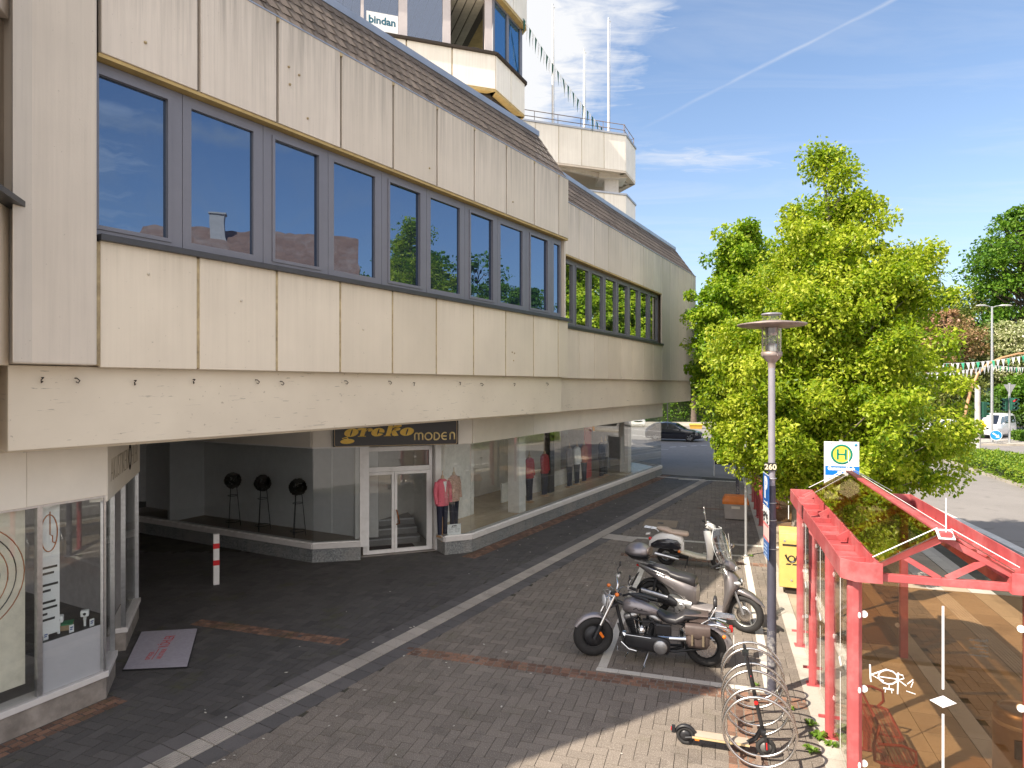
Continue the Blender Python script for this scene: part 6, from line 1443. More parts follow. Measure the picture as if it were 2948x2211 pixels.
b = MB(); b.lathe([(.0, .10), (.055, .09), (.065, .04), (.065, 0)], 18, 0, T(.36, .02, .34) @ RY(R(75)))
P(t, 'oil_filter', b, m_chrome, en)
b = MB(); b.lathe([(.0, .11), (.05, .10), (.06, .07), (.06, 0)], 18, 0, T(.09, .11, .50) @ RX(R(-90))); b.ell((.09, .16, .47), (.05, .03, .10), 14, 10); P(t, 'horn_cover', b, m_chrome, en)
b = MB(); b.hull([(.34, .155, .33, .03, .06), (.30, .165, .33, .05, .105), (0, .17, .31, .055, .115), (-.18, .17, .30, .055, .13), (-.30, .165, .29, .05, .12), (-.34, .155, .29, .03, .07)], 18, pw=3.2); pc_ = P(t, 'primary_cover', b, m_engine)
b = MB(); b.lathe([(.105, 0), (.105, .018), (.09, .028), (.0, .03)], 30, 0, T(-.20, .222, .29) @ RX(R(-90))); P(t, 'derby_cover', b, m_cast, pc_)
b = MB(); b.tube([(.34, .235, .43), (-.06, .235, .415)], .007, 6); b.tube([(.40, .2, .30), (.28, .25, .22), (.16, .25, .20)], .012, 6); b.tube([(.46, .2, .22), (.44, .32, .20)], .016, 8); b.tube([(.30, .17, .12), (.33, .30, .10)], .018, 8); P(t, 'shift_linkage', b, m_chrome)
b = MB(); b.box(-.36, -.10, .10, .17, .44, .62); P(t, 'battery_cover', b, m_engine, bevel=.025, seg=3)
b = MB()
secs = []
for x, z, hw, hh in ((-.13, .77, .09, .03), (-.16, .74, .12, .065), (-.28, .685, .165, .07), (-.42, .675, .175, .065), (-.52, .72, .165, .085), (-.56, .755, .15, .075), (-.74, .76, .125, .05), (-.86, .765, .10, .04), (-.88, .76, .06, .02)): secs.append((x, 0, z, hw, hh))
b.hull(secs, 20, pw=2.6); P(t, 'seat', b, m_seat)
b = MB(); mudguard(b, T(-.86, 0, .315), .40, 35, 215, .105, .09, 16); P(t, 'rear_fender', b, m_silver)
b = MB(); b.hull([(-1.02, 0, .66, .09, .07), (-1.14, 0, .61, .10, .075), (-1.22, 0, .58, .09, .06)], 14); b.tube([(-.62, .13, .62), (-1.0, .14, .69), (-1.16, .13, .66)], .022, 8); b.tube([(-.62, -.13, .62), (-1.0, -.14, .69), (-1.16, -.13, .66)], .022, 8); P(t, 'fender_strut', b, m_chrome)
b = MB(); b.box(-1.255, -1.20, -.05, .05, .565, .65); P(t, 'tail_light', b, m_redl, bevel=.01)
b = MB(); b.box(-1.27, -1.262, -.11, .11, .36, .53, 0, T(0, 0, 0)); P(t, 'licence_plate', b, m_signw); b = MB(); b.ell((-1.13, .16, .53), (.03, .03, .03), 12, 8); P(t, 'turn_signal', b, m_orange); b = MB(); b.ell((-1.13, -.16, .53), (.03, .03, .03), 12, 8); P(t, 'turn_signal', b, m_orange)
b = MB(); b.hull([(-.97, 0, .99, .06, .05), (-.985, 0, .985, .11, .10), (-1.02, 0, .985, .105, .095), (-1.03, 0, .985, .05, .05)], 18, pw=2.3); bk_ = P(t, 'backrest', b, m_seat)
b = MB(); b.tube([(-.80, .13, .68), (-.92, .12, .76), (-1.01, .09, .93), (-1.02, 0, 1.03), (-1.01, -.09, .93), (-.92, -.12, .76), (-.80, -.13, .68)], .011, 8); P(t, 'sissy_bar', b, m_chrome, bk_)
b = MB(); ring = [(-1.0, .11, .80), (-1.27, .10, .79), (-1.30, 0, .79), (-1.27, -.10, .79), (-1.0, -.11, .80)]; b.tube(ring, .009, 6)
for y in (-.05, 0, .05): b.tube([(-1.0, y, .80), (-1.29, y, .79)], .007, 6)
P(t, 'luggage_rack', b, m_chrome)
for s_ in (1, -1):
    b = MB(); b.hull([(-.58, s_ * .20, .53, .05, .13), (-.62, s_ * .21, .51, .075, .17), (-.88, s_ * .21, .51, .075, .17), (-.92, s_ * .20, .53, .05, .13)], 16, pw=3.4); sb_ = P(t, 'saddlebag', b, m_leather)
    b = MB(); b.hull([(-.57, s_ * .215, .61, .075, .085), (-.75, s_ * .222, .585, .08, .12), (-.93, s_ * .215, .61, .075, .085)], 16, pw=3.2); b.box(-.90, -.62, -.02 + s_ * .10, .02 + s_ * .10, .69, .80); P(t, 'bag_flap', b, m_leather, sb_)
    b = MB()
    for x in (-.67, -.83): b.box(x - .015, x + .015, s_ * .30 - .006, s_ * .30 + .006, .40, .56); b.lathe([(.018, 0), (.018, .012)], 10, 0, T(x, s_ * .302, .47) @ RX(R(90)))
    P(t, 'buckle', b, mat('old_brass', (.5, .42, .30), .35, .9), sb_)
b = MB(); b.hull([(-.55, 0, .785, .16, .012), (-.9, 0, .80, .15, .012)], 8); P(t, 'bag_yoke', b, m_leather)
b = MB(); b.tube([(.16, -.12, .48), (.30, -.2, .30), (.1, -.21, .26), (-.5, -.21, .28)], .03, 10); b.tube([(-.45, -.22, .28), (-1.1, -.24, .33)], .048, 12); b.tube([(-.33, .19, .43), (-.62, .19, .45)], .035, 12); P(t, 'exhaust', b, m_chrome)
b = MB()
for s_ in (1, -1): b.tube([(-.52, s_ * .14, .60), (-.70, s_ * .14, .40)], .032, 10)
P(t, 'shock_absorber', b, m_chrome)
b = MB(); b.tube([(-.02, .16, .18), (.04, .34, .03), (.02, .36, .012)], .012, 6); b.tube([(.02, .30, .02), (.05, .42, .012)], .012, 6); P(t, 'kickstand', b, m_alu)
b = MB(); b.tube([(.40, -.02, .95), (.30, .03, 1.0), (.0, .10, .95)], .02, 6); b.hull([(.30, -.28, .90, .02, .03), (.1, -.34, .86, .05, .05), (-.1, -.36, .82, .03, .03)], 10); P(t, 'cable_loom', b, m_engine)

# ---------------------------------------------------------------- big scooter
t = thing('maxi_scooter', 'taupe silver scooter with top case and clear windscreen behind the cruiser', 'motor scooter', UV(-.32, 12.24), ROTU - R(15))
X0, X1 = -.80, .86
rb, rr_ = MB(), MB(); wheel(rb, rr_, T(X0, 0, .31), .31, .06, .07, 5, m_alu); w_ = P(t, 'rear_wheel', rb, m_rubber); P(t, 'rim', rr_, m_cast, w_)
S2 = T(.62, 0, .6) @ RZ(R(-9)) @ T(-.62, 0, -.6); F_ = S2 @ T(X1, 0, .325)
rb, rr_ = MB(), MB(); wheel(rb, rr_, F_, .325, .062, .062, 5, m_alu); w_ = P(t, 'front_wheel', rb, m_rubber); P(t, 'rim', rr_, m_cast, w_)
b = MB(); b.lathe([(.08, 0), (.135, .0), (.135, .005), (.08, .005)], 28, 0, F_ @ T(0, -.05, 0) @ RX(R(90))); P(t, 'brake_disc', b, m_steel, w_)
b = MB()
for y in (-.085, .085): b.tube([S2 @ Vector((X1, y, .325)), S2 @ Vector((X1 - .16, y, .72))], .026, 10)
P(t, 'fork', b, m_cast)
b = MB(); b.hull([(X1 + .34, 0, .50, .02, .012), (X1 + .27, 0, .565, .06, .03), (X1 + .12, 0, .655, .085, .045), (X1 - .06, 0, .70, .095, .06), (X1 - .18, 0, .69, .09, .05), (X1 - .30, 0, .60, .06, .03)], 16, 0, S2, 2.6); P(t, 'front_fender', b, m_taupe)
# leg shield / front apron
b = MB(); secs = []
for z, xf, xb, hw in ((.24, .50, .44, .13), (.34, .585, .47, .19), (.50, .63, .50, .225), (.66, .70, .51, .22), (.80, .78, .50, .20), (.92, .74, .48, .165), (1.02, .64, .45, .11), (1.07, .56, .43, .07)):
    r_ = []
    for k_ in range(16):
        a_ = 2 * math.pi * k_ / 16; c_, s_ = math.cos(a_), math.sin(a_); r_.append(Vector(((xf + xb) / 2 + (xf - xb) / 2 * c_, hw * math.copysign(abs(s_) ** .8, s_), z)))
    secs.append(r_)
b.loft(secs); ap = P(t, 'leg_shield', b, m_taupe)
b = MB()
for s_ in (-1, 1): b.hull([(.70, s_ * .15, .86, .02, .012), (.76, s_ * .115, .85, .05, .035), (.79, s_ * .06, .83, .03, .02)], 10)
P(t, 'indicator_lens', b, m_lens, ap); b = MB(); b.hull([(.715, 0, .92, .10, .012), (.80, 0, .80, .05, .012)], 10); P(t, 'apron_vent', b, m_black, ap)
b = MB(); b.hull([(.50, 0, .31, .17, .035), (.2, 0, .28, .18, .045), (-.12, 0, .29, .17, .06), (-.2, 0, .31, .15, .06)], 16, pw=3.4); P(t, 'floorboard', b, mat('scooter_floor', (.20, .18, .18), .5))
b = MB(); secs = [(.02, 0, .50, .12, .19), (-.03, 0, .52, .165, .21), (-.20, 0, .57, .185, .19), (-.42, 0, .66, .18, .15), (-.65, 0, .74, .165, .115), (-.88, 0, .815, .13, .07), (-1.06, 0, .87, .07, .035), (-1.12, 0, .885, .03, .015)]
b.hull(secs, 20, pw=2.5); bc = P(t, 'rear_cowl', b, m_taupe)
b = MB()
for s_ in (-1, 1): b.hull([(-.55, s_ * .165, .80, .012, .015), (-.85, s_ * .14, .865, .016, .03), (-1.08, s_ * .07, .90, .012, .02)], 10)
P(t, 'cowl_trim', b, m_alu, bc)
b = MB(); b.tube([(-.70, -.166, .80), (-.62, -.172, .785), (-.55, -.176, .765)], .005, 5); P(t, 'cowl_emblem', b, m_alu, bc)
b = MB(); b.hull([(.0, 0, .70, .10, .10), (-.02, 0, .73, .14, .10), (-.10, 0, .76, .165, .085), (-.30, 0, .785, .17, .07), (-.44, 0, .81, .165, .075), (-.50, 0, .86, .15, .06), (-.70, 0, .885, .14, .05), (-.88, 0, .91, .11, .04), (-.93, 0, .91, .06, .02)], 20, pw=2.8); P(t, 'seat', b, m_seat)
b = MB(); b.box(-.035, .035, -.22, -.14, .10, .30, 0, T(-.30, 0, .06)); b.hull([(-.05, -.05, .30, .12, .11), (-.3, -.05, .30, .13, .12), (-.55, .02, .31, .09, .10), (-.80, .10, .31, .05, .07)], 16, pw=2.8); b.lathe([(.07, 0), (.07, .04), (.05, .05)], 20, 0, T(-.22, -.19, .30) @ RX(R(90))); P(t, 'engine', b, m_cast)
b = MB(); b.hull([(-.30, -.20, .34, .035, .05), (-.40, -.21, .36, .06, .085), (-.70, -.21, .40, .065, .09), (-.98, -.20, .43, .06, .08), (-1.02, -.20, .43, .03, .05)], 16, pw=2.6); ex = P(t, 'exhaust', b, m_engine); b = MB(); b.hull([(-.45, -.245, .42, .035, .04), (-.7, -.245, .455, .04, .045), (-.96, -.235, .48, .035, .04)], 14, pw=3); P(t, 'exhaust_shield', b, m_alu, ex)
b = MB()
for s_ in (-1, 1): b.tube([(-.80, s_ * .13, .33), (-.72, s_ * .13, .72)], .026, 10)
P(t, 'shock_absorber', b, m_engine)
b = MB(); mudguard(b, T(X0, 0, .31), .37, 60, 165, .08, .04); b.bar((-1.12, 0, .72), (-1.30, 0, .36), .10, .012); P(t, 'rear_mudguard', b, m_black)
b = MB(); b.box(-1.27, -1.262, -.10, .10, .38, .54, 0, T(-.0, 0, .05) @ T(-1.2, 0, .45) @ RY(R(20)) @ T(1.2, 0, -.45)); P(t, 'licence_plate', b, m_signw)
b = MB(); b.hull([(-1.09, 0, .87, .06, .025), (-1.14, 0, .87, .045, .02)], 10); P(t, 'tail_light', b, m_redl)
b = MB(); b.bar((-.80, .06, .93), (-1.16, .06, .97), .03, .03); b.bar((-.80, -.06, .93), (-1.16, -.06, .97), .03, .03); P(t, 'rear_rack', b, m_alu)
b = MB(); b.ell((-1.12, 0, 1.14), (.245, .235, .155), 24, 12, z0=-.25, z1=1); tcs = P(t, 'top_case', b, m_silver); b = MB(); b.ell((-1.12, 0, 1.13), (.24, .23, .155), 24, 12, z0=-1, z1=-.18); b.box(-1.02, -.9, -.05, .05, .98, 1.03); P(t, 'case_base', b, m_engine, tcs); b = MB(); b.hull([(-.90, 0, 1.17, .12, .07), (-.875, 0, 1.16, .13, .075), (-.87, 0, 1.16, .10, .05)], 14, pw=3); P(t, 'case_pad', b, m_leather, tcs)
b = MB(); b.torus(.243, .01, 36, 6, 0, T(-1.12, 0, 1.098)); P(t, 'case_seam', b, m_black, tcs)
b = MB(); b.hull([(.42, 0, 1.12, .05, .05), (.47, 0, 1.14, .13, .08), (.56, 0, 1.14, .145, .095), (.64, 0, 1.11, .12, .085), (.70, 0, 1.08, .07, .05)], 18, 0, S2, 2.4); hd_ = P(t, 'handlebar_cowl', b, m_taupe)
b = MB(); b.hull([(.60, 0, 1.09, .10, .06), (.68, 0, 1.08, .085, .055), (.715, 0, 1.075, .045, .035)], 16, 0, S2, 2.3); P(t, 'headlight', b, m_lens, hd_)
b = MB()
for s_ in (-1, 1): b.tube([S2 @ Vector((.49, s_ * .12, 1.14)), S2 @ Vector((.43, s_ * .33, 1.13))], .014, 8)
P(t, 'handlebar', b, m_black, hd_)
for s_ in (-1, 1):
    b = MB(); b.tube([S2 @ Vector((.46, s_ * .22, 1.135)), S2 @ Vector((.42, s_ * .37, 1.13))], .021, 10); P(t, 'grip', b, m_black, hd_)
    b = MB(); b.tube([S2 @ Vector((.50, s_ * .20, 1.13)), S2 @ Vector((.53, s_ * .28, 1.12)), S2 @ Vector((.49, s_ * .37, 1.12))], .008, 6); P(t, 'lever', b, m_alu, hd_)
    b = MB(); pts = [Vector((.56, s_ * .13, 1.17)), Vector((.56, s_ * .32, 1.17)), Vector((.52, s_ * .36, 1.05)), Vector((.58, s_ * .18, 1.0))]; b.slab(*[S2 @ p for p in pts], .006); P(t, 'hand_guard', b, m_wind, hd_)
    m0 = S2 @ Vector((.48, s_ * .17, 1.17)); m1 = S2 @ Vector((.50, s_ * .27, 1.36)); b = MB(); b.tube([m0, (m0 + m1) / 2 + Vector((0, s_ * .03, .02)), m1], .008, 6); b.hull([(-.02, 0, 0, .03, .02), (.0, 0, 0, .085, .05), (.02, 0, 0, .07, .04), (.03, 0, 0, .03, .02)], 14, 0, T(*(m1 + Vector((0, s_ * .06, .03)))), 2.2); P(t, 'mirror', b, m_taupe, hd_)
b = MB(); n_ = 10; V_ = []
for i in range(9):
    f = i / 8; z = 1.18 + .56 * f; hw = (.14 + .17 * math.sin(math.pi * min(1, f * .8 + .12))) * (1 if f < .8 else (1 - (f - .8) * 1.9))
    for k_ in range(n_ + 1): y = -1 + 2 * k_ / n_; V_.append(S2 @ Vector((.60 - .17 * f - .10 * y * y, hw * y, z)))
b.add(V_, [(i * (n_ + 1) + k_, i * (n_ + 1) + k_ + 1, (i + 1) * (n_ + 1) + k_ + 1, (i + 1) * (n_ + 1) + k_) for i in range(8) for k_ in range(n_)], 0, True); ws = P(t, 'windscreen', b, m_wind)
b = MB(); rim_ = [V_[i * (n_ + 1)] for i in range(9)] + [V_[8 * (n_ + 1) + k_] for k_ in range(1, n_ + 1)] + [V_[i * (n_ + 1) + n_] for i in range(7, -1, -1)]; b.tube(rim_, .005, 5); P(t, 'windscreen_edge', b, mat('milky_edge', (.62, .64, .64), .3), ws)
b = MB()
for s_ in (-1, 1): b.tube([S2 @ Vector((.52, s_ * .08, 1.18)), S2 @ Vector((.50, s_ * .09, 1.34))], .009, 6); b.tube([S2 @ Vector((.60, s_ * .05, 1.20)), S2 @ Vector((.525, s_ * .06, 1.66))], .005, 5)
b.tube([S2 @ Vector((.50, -.15, 1.36)), S2 @ Vector((.52, 0, 1.37)), S2 @ Vector((.50, .15, 1.36))], .008, 6); P(t, 'screen_bracket', b, m_chrome, ws)
b = MB(); b.tube([(-.25, .10, .2), (-.33, .16, .015)], .014, 6); b.tube([(-.25, -.10, .2), (-.33, -.16, .015)], .014, 6); P(t, 'centre_stand', b, m_black)

# ---------------------------------------------------------------- small retro scooter
m_cream = mat('scooter_white', (0.74, 0.73, 0.71), 0.22, coat=0.7, var=0.03); m_tan = mat('tan_seat', (0.55, 0.42, 0.34), 0.5, var=0.08); m_beige = mat('beige_trim', (0.66, 0.60, 0.47), 0.35, coat=.4)
t = thing('retro_scooter', 'white and black retro scooter with tan seat and chrome rack, farthest of the three', 'motor scooter', UV(-.50, 15.86), ROTU - R(5))
rb, rr_ = MB(), MB(); wheel(rb, rr_, T(-.62, 0, .225), .225, .058, .06, 4, m_alu); w_ = P(t, 'rear_wheel', rb, m_rubber); P(t, 'rim', rr_, m_cast, w_)
S3 = T(.45, 0, .5) @ RZ(R(8)) @ T(-.45, 0, -.5)
rb, rr_ = MB(), MB(); wheel(rb, rr_, S3 @ T(.62, 0, .225), .225, .058, .06, 5, m_alu); w_ = P(t, 'front_wheel', rb, m_rubber); P(t, 'rim', rr_, m_cast, w_)
b = MB(); b.hull([(-.22, 0, .55, .10, .12), (-.28, 0, .60, .15, .16), (-.48, 0, .64, .175, .17), (-.70, 0, .62, .165, .17), (-.90, 0, .55, .12, .14), (-1.02, 0, .46, .06, .08)], 18, pw=2.2); P(t, 'body_shell', b, m_cream)
for s_ in (-1, 1):
    b = MB(); b.hull([(-.26, s_ * .15, .50, .02, .05), (-.34, s_ * .165, .535, .045, .11), (-.55, s_ * .17, .545, .055, .125), (-.80, s_ * .15, .52, .045, .10), (-.96, s_ * .12, .46, .02, .05)], 18, pw=2.3); P(t, 'side_panel', b, m_blackgl)
b = MB(); b.hull([(-.20, 0, .44, .10, .14), (-.26, 0, .46, .115, .16), (-.30, 0, .50, .11, .17)], 14, pw=3.4); P(t, 'seat_column', b, m_cream)
b = MB(); b.hull([(-.10, 0, .775, .07, .03), (-.13, 0, .78, .125, .055), (-.30, 0, .79, .145, .055), (-.48, 0, .80, .13, .05), (-.60, 0, .845, .14, .055), (-.78, 0, .865, .115, .045), (-.84, 0, .87, .06, .02)], 18, pw=2.6); P(t, 'seat', b, m_tan)
b = MB()
for y in (-.09, -.03, .03, .09): b.tube([(-.78, y, .80), (-.86, y, .855), (-1.14, y, .875)], .008, 6)
b.tube([(-1.14, -.10, .875), (-1.14, .10, .875)], .008, 6); b.tube([(-.98, -.10, .868), (-.98, .10, .868)], .008, 6); P(t, 'luggage_rack', b, m_chrome)
b = MB(); b.hull([(-.32, 0, .36, .09, .03), (-.24, 0, .35, .14, .045), (.1, 0, .28, .155, .05), (.34, 0, .27, .14, .045), (.42, 0, .30, .10, .03)], 16, pw=3); P(t, 'floorboard', b, m_beige)
b = MB(); b.ell((-.30, -.165, .385), (.035, .025, .035), 14, 8); P(t, 'turn_signal', b, m_orange); b = MB(); b.ell((-.30, .165, .385), (.035, .025, .035), 14, 8); P(t, 'turn_signal', b, m_orange)
b = MB(); secs = []
for z, x, hw, th in ((.24, .42, .14, .05), (.40, .44, .20, .05), (.60, .42, .21, .06), (.78, .38, .17, .07), (.90, .35, .09, .06)): secs.append([Vector((x + th * math.cos(2 * math.pi * k_ / 14) - .10 * math.sin(2 * math.pi * k_ / 14) ** 2, hw * math.sin(2 * math.pi * k_ / 14), z)) for k_ in range(14)])
b.loft(secs); P(t, 'leg_shield', b, m_cream)
b = MB(); b.hull([(.84, 0, .34, .03, .02), (.74, 0, .42, .08, .04), (.60, 0, .46, .095, .06), (.46, 0, .42, .07, .05)], 14, 0, S3); P(t, 'front_fender', b, m_blackgl)
b = MB(); b.tube([S3 @ Vector((.62, .09, .225)), S3 @ Vector((.48, .07, .6)), S3 @ Vector((.36, 0, 1.0))], .022, 8); b.tube([S3 @ Vector((.62, -.09, .225)), S3 @ Vector((.48, -.07, .6))], .022, 8); P(t, 'fork', b, m_cast)
b = MB(); b.hull([(.28, 0, 1.0, .04, .04), (.32, 0, 1.02, .10, .07), (.40, 0, 1.01, .11, .075), (.47, 0, .98, .085, .07), (.50, 0, .97, .06, .05)], 16, 0, S3, 2.2); hd_ = P(t, 'handlebar_cowl', b, m_cream); b = MB(); b.ell((.49, 0, .97), (.03, .075, .065), 16, 8, 0, S3); P(t, 'headlight', b, m_lens, hd_)
b = MB(); b.tube([S3 @ Vector(v_) for v_ in ((.24, -.33, 1.05), (.33, -.12, 1.05), (.35, 0, 1.06), (.33, .12, 1.05), (.24, .33, 1.05))], .013, 8); b.lathe([(.05, 0), (.06, .02), (.04, .06)], 16, 0, S3 @ T(.33, 0, 1.07)); P(t, 'handlebar', b, m_chrome, hd_)
for s_ in (-1, 1):
    b = MB(); b.tube([S3 @ Vector((.28, s_ * .22, 1.05)), S3 @ Vector((.23, s_ * .36, 1.05))], .02, 8); P(t, 'grip', b, m_black, hd_)
    m1 = S3 @ Vector((.26, s_ * .26, 1.34)); b = MB(); b.tube([S3 @ Vector((.30, s_ * .17, 1.06)), S3 @ Vector((.27, s_ * .24, 1.3)), m1], .007, 6); b.torus(.05, .008, 18, 6, 0, T(*(m1 + Vector((0, s_ * .03, .03)))) @ RY(R(90))); b.lathe([(.05, -.004), (.05, .0)], 18, 0, T(*(m1 + Vector((0, s_ * .03, .03)))) @ RY(R(90))); P(t, 'mirror', b, m_chrome, hd_)
b = MB(); b.hull([(-.30, -.13, .24, .03, .05), (-.5, -.15, .26, .045, .06), (-.66, -.14, .25, .03, .05)], 12); b.hull([(-.1, 0, .26, .09, .08), (-.5, .06, .26, .08, .08)], 12); P(t, 'engine', b, m_engine); b = MB(); b.tube([(-.30, -.165, .20), (-.42, -.175, .22), (-.86, -.175, .29)], [.015, .04, .045], 12); P(t, 'exhaust', b, m_alu)
b = MB(); b.bar((-1.0, 0, .36), (-1.10, 0, .2), .15, .01); P(t, 'rear_mudguard', b, m_black); b = MB(); b.ell((-1.0, 0, .60), (.05, .05, .04), 12, 8); P(t, 'tail_light', b, m_redl); b = MB(); b.hull([(-1.0, 0, .72, .06, .03), (-1.10, 0, .70, .06, .025)], 10); P(t, 'rear_grab', b, m_cream)
b = MB(); b.tube([(-.12, .08, .2), (-.16, .16, .012)], .012, 6); b.tube([(-.12, -.08, .2), (-.16, -.16, .012)], .012, 6); P(t, 'centre_stand', b, m_black)

# ---------------------------------------------------------------- electric kick scooter
t = thing('electric_scooter', 'black electric kick scooter with sandy deck leaning in the nearest ring rack', 'kick scooter', UV(.10, 8.03), ROTU)
b = MB(); b.torus(.085, .024, 30, 8, 0, T(-.44, 0, .109) @ RX(R(90))); w_ = P(t, 'rear_wheel', b, m_rubber); b = MB(); b.lathe([(.03, -.025), (.06, -.02), (.065, 0), (.06, .02), (.03, .025)], 18, 0, T(-.44, 0, .109) @ RX(R(90))); P(t, 'rim', b, m_engine, w_)
b = MB(); b.torus(.085, .026, 30, 8, 0, T(.46, 0, .111) @ RX(R(90))); w_ = P(t, 'front_wheel', b, m_rubber); b = MB(); b.lathe([(.02, -.03), (.062, -.022), (.066, 0), (.062, .022), (.02, .03)], 18, 0, T(.46, 0, .111) @ RX(R(90))); P(t, 'rim', b, mat('hub_grey', (.13, .125, .12), .5), w_)
b = MB(); b.box(-.36, .28, -.075, .075, .10, .145); P(t, 'deck_tray', b, m_black, bevel=.012); b = MB(); b.box(-.33, .27, -.07, .07, .146, .151); P(t, 'deck_mat', b, mat('deck_sand', (.40, .33, .26), .8)); b = MB(); b.box(-.36, .28, -.080, -.0755, .125, .147); b.box(-.36, .28, .0755, .080, .125, .147); P(t, 'deck_edge', b, mat('deck_edge_tan', (.60, .44, .24), .5))
b = MB(); mudguard(b, T(-.44, 0, .109), .135, 20, 170, .035, .02); b.box(-.60, -.56, -.03, .03, .13, .20); P(t, 'rear_mudguard', b, m_black); b = MB(); b.box(-.61, -.60, -.02, .02, .15, .18); P(t, 'tail_light', b, m_redl); b = MB(); b.box(-.33, -.28, -.083, -.079, .105, .125); P(t, 'side_reflector', b, m_orange)
b = MB(); b.tube([(-.36, -.06, .125), (-.44, -.06, .109)], .014, 6); b.tube([(-.36, .06, .125), (-.44, .06, .109)], .014, 6); b.tube([(.26, 0, .135), (.35, 0, .20), (.42, 0, .34)], .026, 8); P(t, 'frame', b, m_engine)
b = MB(); b.tube([(.445, 0, .24), (.40, 0, .42), (.24, 0, 1.16)], .023, 10); b.hull([(.40, -.0, .30, .035, .05), (.46, 0, .26, .035, .06)], 10); stm = P(t, 'steering_stem', b, m_black)
b = MB()
for y in (-.045, .045): b.bar((.45, y, .25), (.465, y, .10), .012, .03)
P(t, 'front_fork', b, m_black, stm); b = MB(); b.bar((.462, -.053, .19), (.466, -.053, .11), .006, .014); b.lathe([(.025, .0), (.025, .006)], 10, 0, T(.292, 0, .92) @ RY(R(78))); b.lathe([(.025, .0), (.025, .004)], 10, 0, T(.352, -.02, .62) @ RX(R(90))); P(t, 'red_trim', b, m_redl, stm)
b = MB(); b.tube([(.235, -.22, 1.17), (.24, 0, 1.165), (.235, .22, 1.17)], .014, 8); b.box(.20, .27, -.05, .05, 1.16, 1.20); b.tube([(.29, -.12, 1.15), (.30, -.08, 1.02), (.34, .01, .8)], .005, 5); hbo = P(t, 'handlebar', b, m_black)
for s_ in (-1, 1): b = MB(); b.tube([(.236, s_ * .13, 1.168), (.233, s_ * .24, 1.17)], .019, 8); b.tube([(.26, s_ * .1, 1.16), (.285, s_ * .18, 1.15)], .006, 5); P(t, 'grip', b, m_black, hbo)
b = MB(); b.tube([(.02, .07, .10), (.0, .16, .02)], .009, 5); P(t, 'kickstand', b, m_alu)

# ================================================================= cars
def car(name, lab, cat, loc, rz, L, W, H, paint, prof, glasses, wheel_x, wr, lights, group=None, plate=True):
    """prof: list of (x, belt height, roof height, half width at belt, half width at roof); glasses: window polygons (x,z)"""
    t = thing(name, lab, cat, loc, rz, group)
    b = MB(); secs = []
    for (x, zb, zt_, wb, wt, z0) in prof:
        zm = z0 + (zb - z0) * .55
        half = [(wb * .90, z0), (wb * .985, z0 + .1), (wb, zm), (wb * .97, zb), (wb * .97 if zt_ <= zb + .01 else wt + (wb * .97 - wt) * .25, zb + (zt_ - zb) * .75 if zt_ > zb + .01 else zb + .004), (wt * .86 if zt_ > zb + .01 else wb * .86, zt_ if zt_ > zb + .01 else zb + .012), (0, (zt_ if zt_ > zb + .01 else zb) + .025)]
        ring = [Vector((x, y, z)) for y, z in half] + [Vector((x, -y, z)) for y, z in half[::-1][1:]]
        secs.append(ring)
    b.loft(secs); bod = P(t, 'car_body', b, paint)
    for k_, (nm, pts, side) in enumerate(glasses):
        b = MB()
        if side == 'S':
            for s_ in (-1, 1):
                vs = [Vector((x, s_ * y, z)) for x, y, z in pts]; b.add(vs, [list(range(len(vs)))] if s_ < 0 else [list(range(len(vs)))[::-1]])
        else: b.add([Vector(p) for p in pts], [list(range(len(pts)))])
        P(t, nm, b, glass('car_window', body=(.012, .014, .018), r0=.12, refl=(.85, .92, 1)))
    for wx_ in wheel_x:
        for s_ in (-1, 1):
            rb = MB(); rr_ = MB(); M2 = T(wx_, s_ * (W / 2 - .11), wr); A_ = M2 @ RX(R(90)); rb.torus(wr - .09, .095, 28, 8, 0, A_, sq=1.15); rr_.lathe([(0, s_ * -.07), (wr - .12, s_ * -.08), (wr - .10, s_ * -.03), (wr - .10, .05)], 20, 0, A_)
            for k_ in range(5): a_ = k_ * 1.2566; rr_.bar(M2 @ Vector((.04 * math.cos(a_), s_ * .09, .04 * math.sin(a_))), M2 @ Vector(((wr - .12) * math.cos(a_), s_ * .09, (wr - .12) * math.sin(a_))), .05, .02, up=(0, 1, 0))
            w_ = P(t, 'wheel', rb, m_rubber); P(t, 'rim', rr_, m_cast, w_)
            b = MB(); b.torus(wr + .045, .03, 24, 6, 0, A_ @ T(0, 0, -s_ * .06), 0.0, math.pi); P(t, 'wheel_arch', b, m_black)
    for nm, pts, m in lights:
        b = MB()
        for s_ in (-1, 1): b.hull([(pts[0], s_ * pts[1], pts[2], pts[3], pts[4]), (pts[0] + pts[5], s_ * (pts[1] - .02), pts[2], pts[3] * .8, pts[4] * .7)], 12, pw=2.6)
        P(t, nm, b, m)
    xf = max(p[0] for p in prof)
    if plate: b = MB(); b.box(xf - .02, xf + .03, -.26, .26, .42, .53); P(t, 'licence_plate', b, m_signw)
    b = MB(); b.hull([(xf - .10, 0, .62 * H / 1.45, W * .26, .07), (xf + .012, 0, .60 * H / 1.45, W * .24, .06)], 12, pw=3); b.hull([(xf - .10, 0, .30, W * .36, .06), (xf + .008, 0, .30, W * .33, .05)], 12, pw=3); P(t, 'grille', b, m_black)
    return t
def mirrors(t, x, y, z, m):
    for s_ in (-1, 1): b = MB(); b.hull([(x + .03, s_ * y, z, .05, .05), (x - .06, s_ * y, z, .09, .065), (x - .09, s_ * y, z, .06, .05)], 12); P(t, 'wing_mirror', b, m)
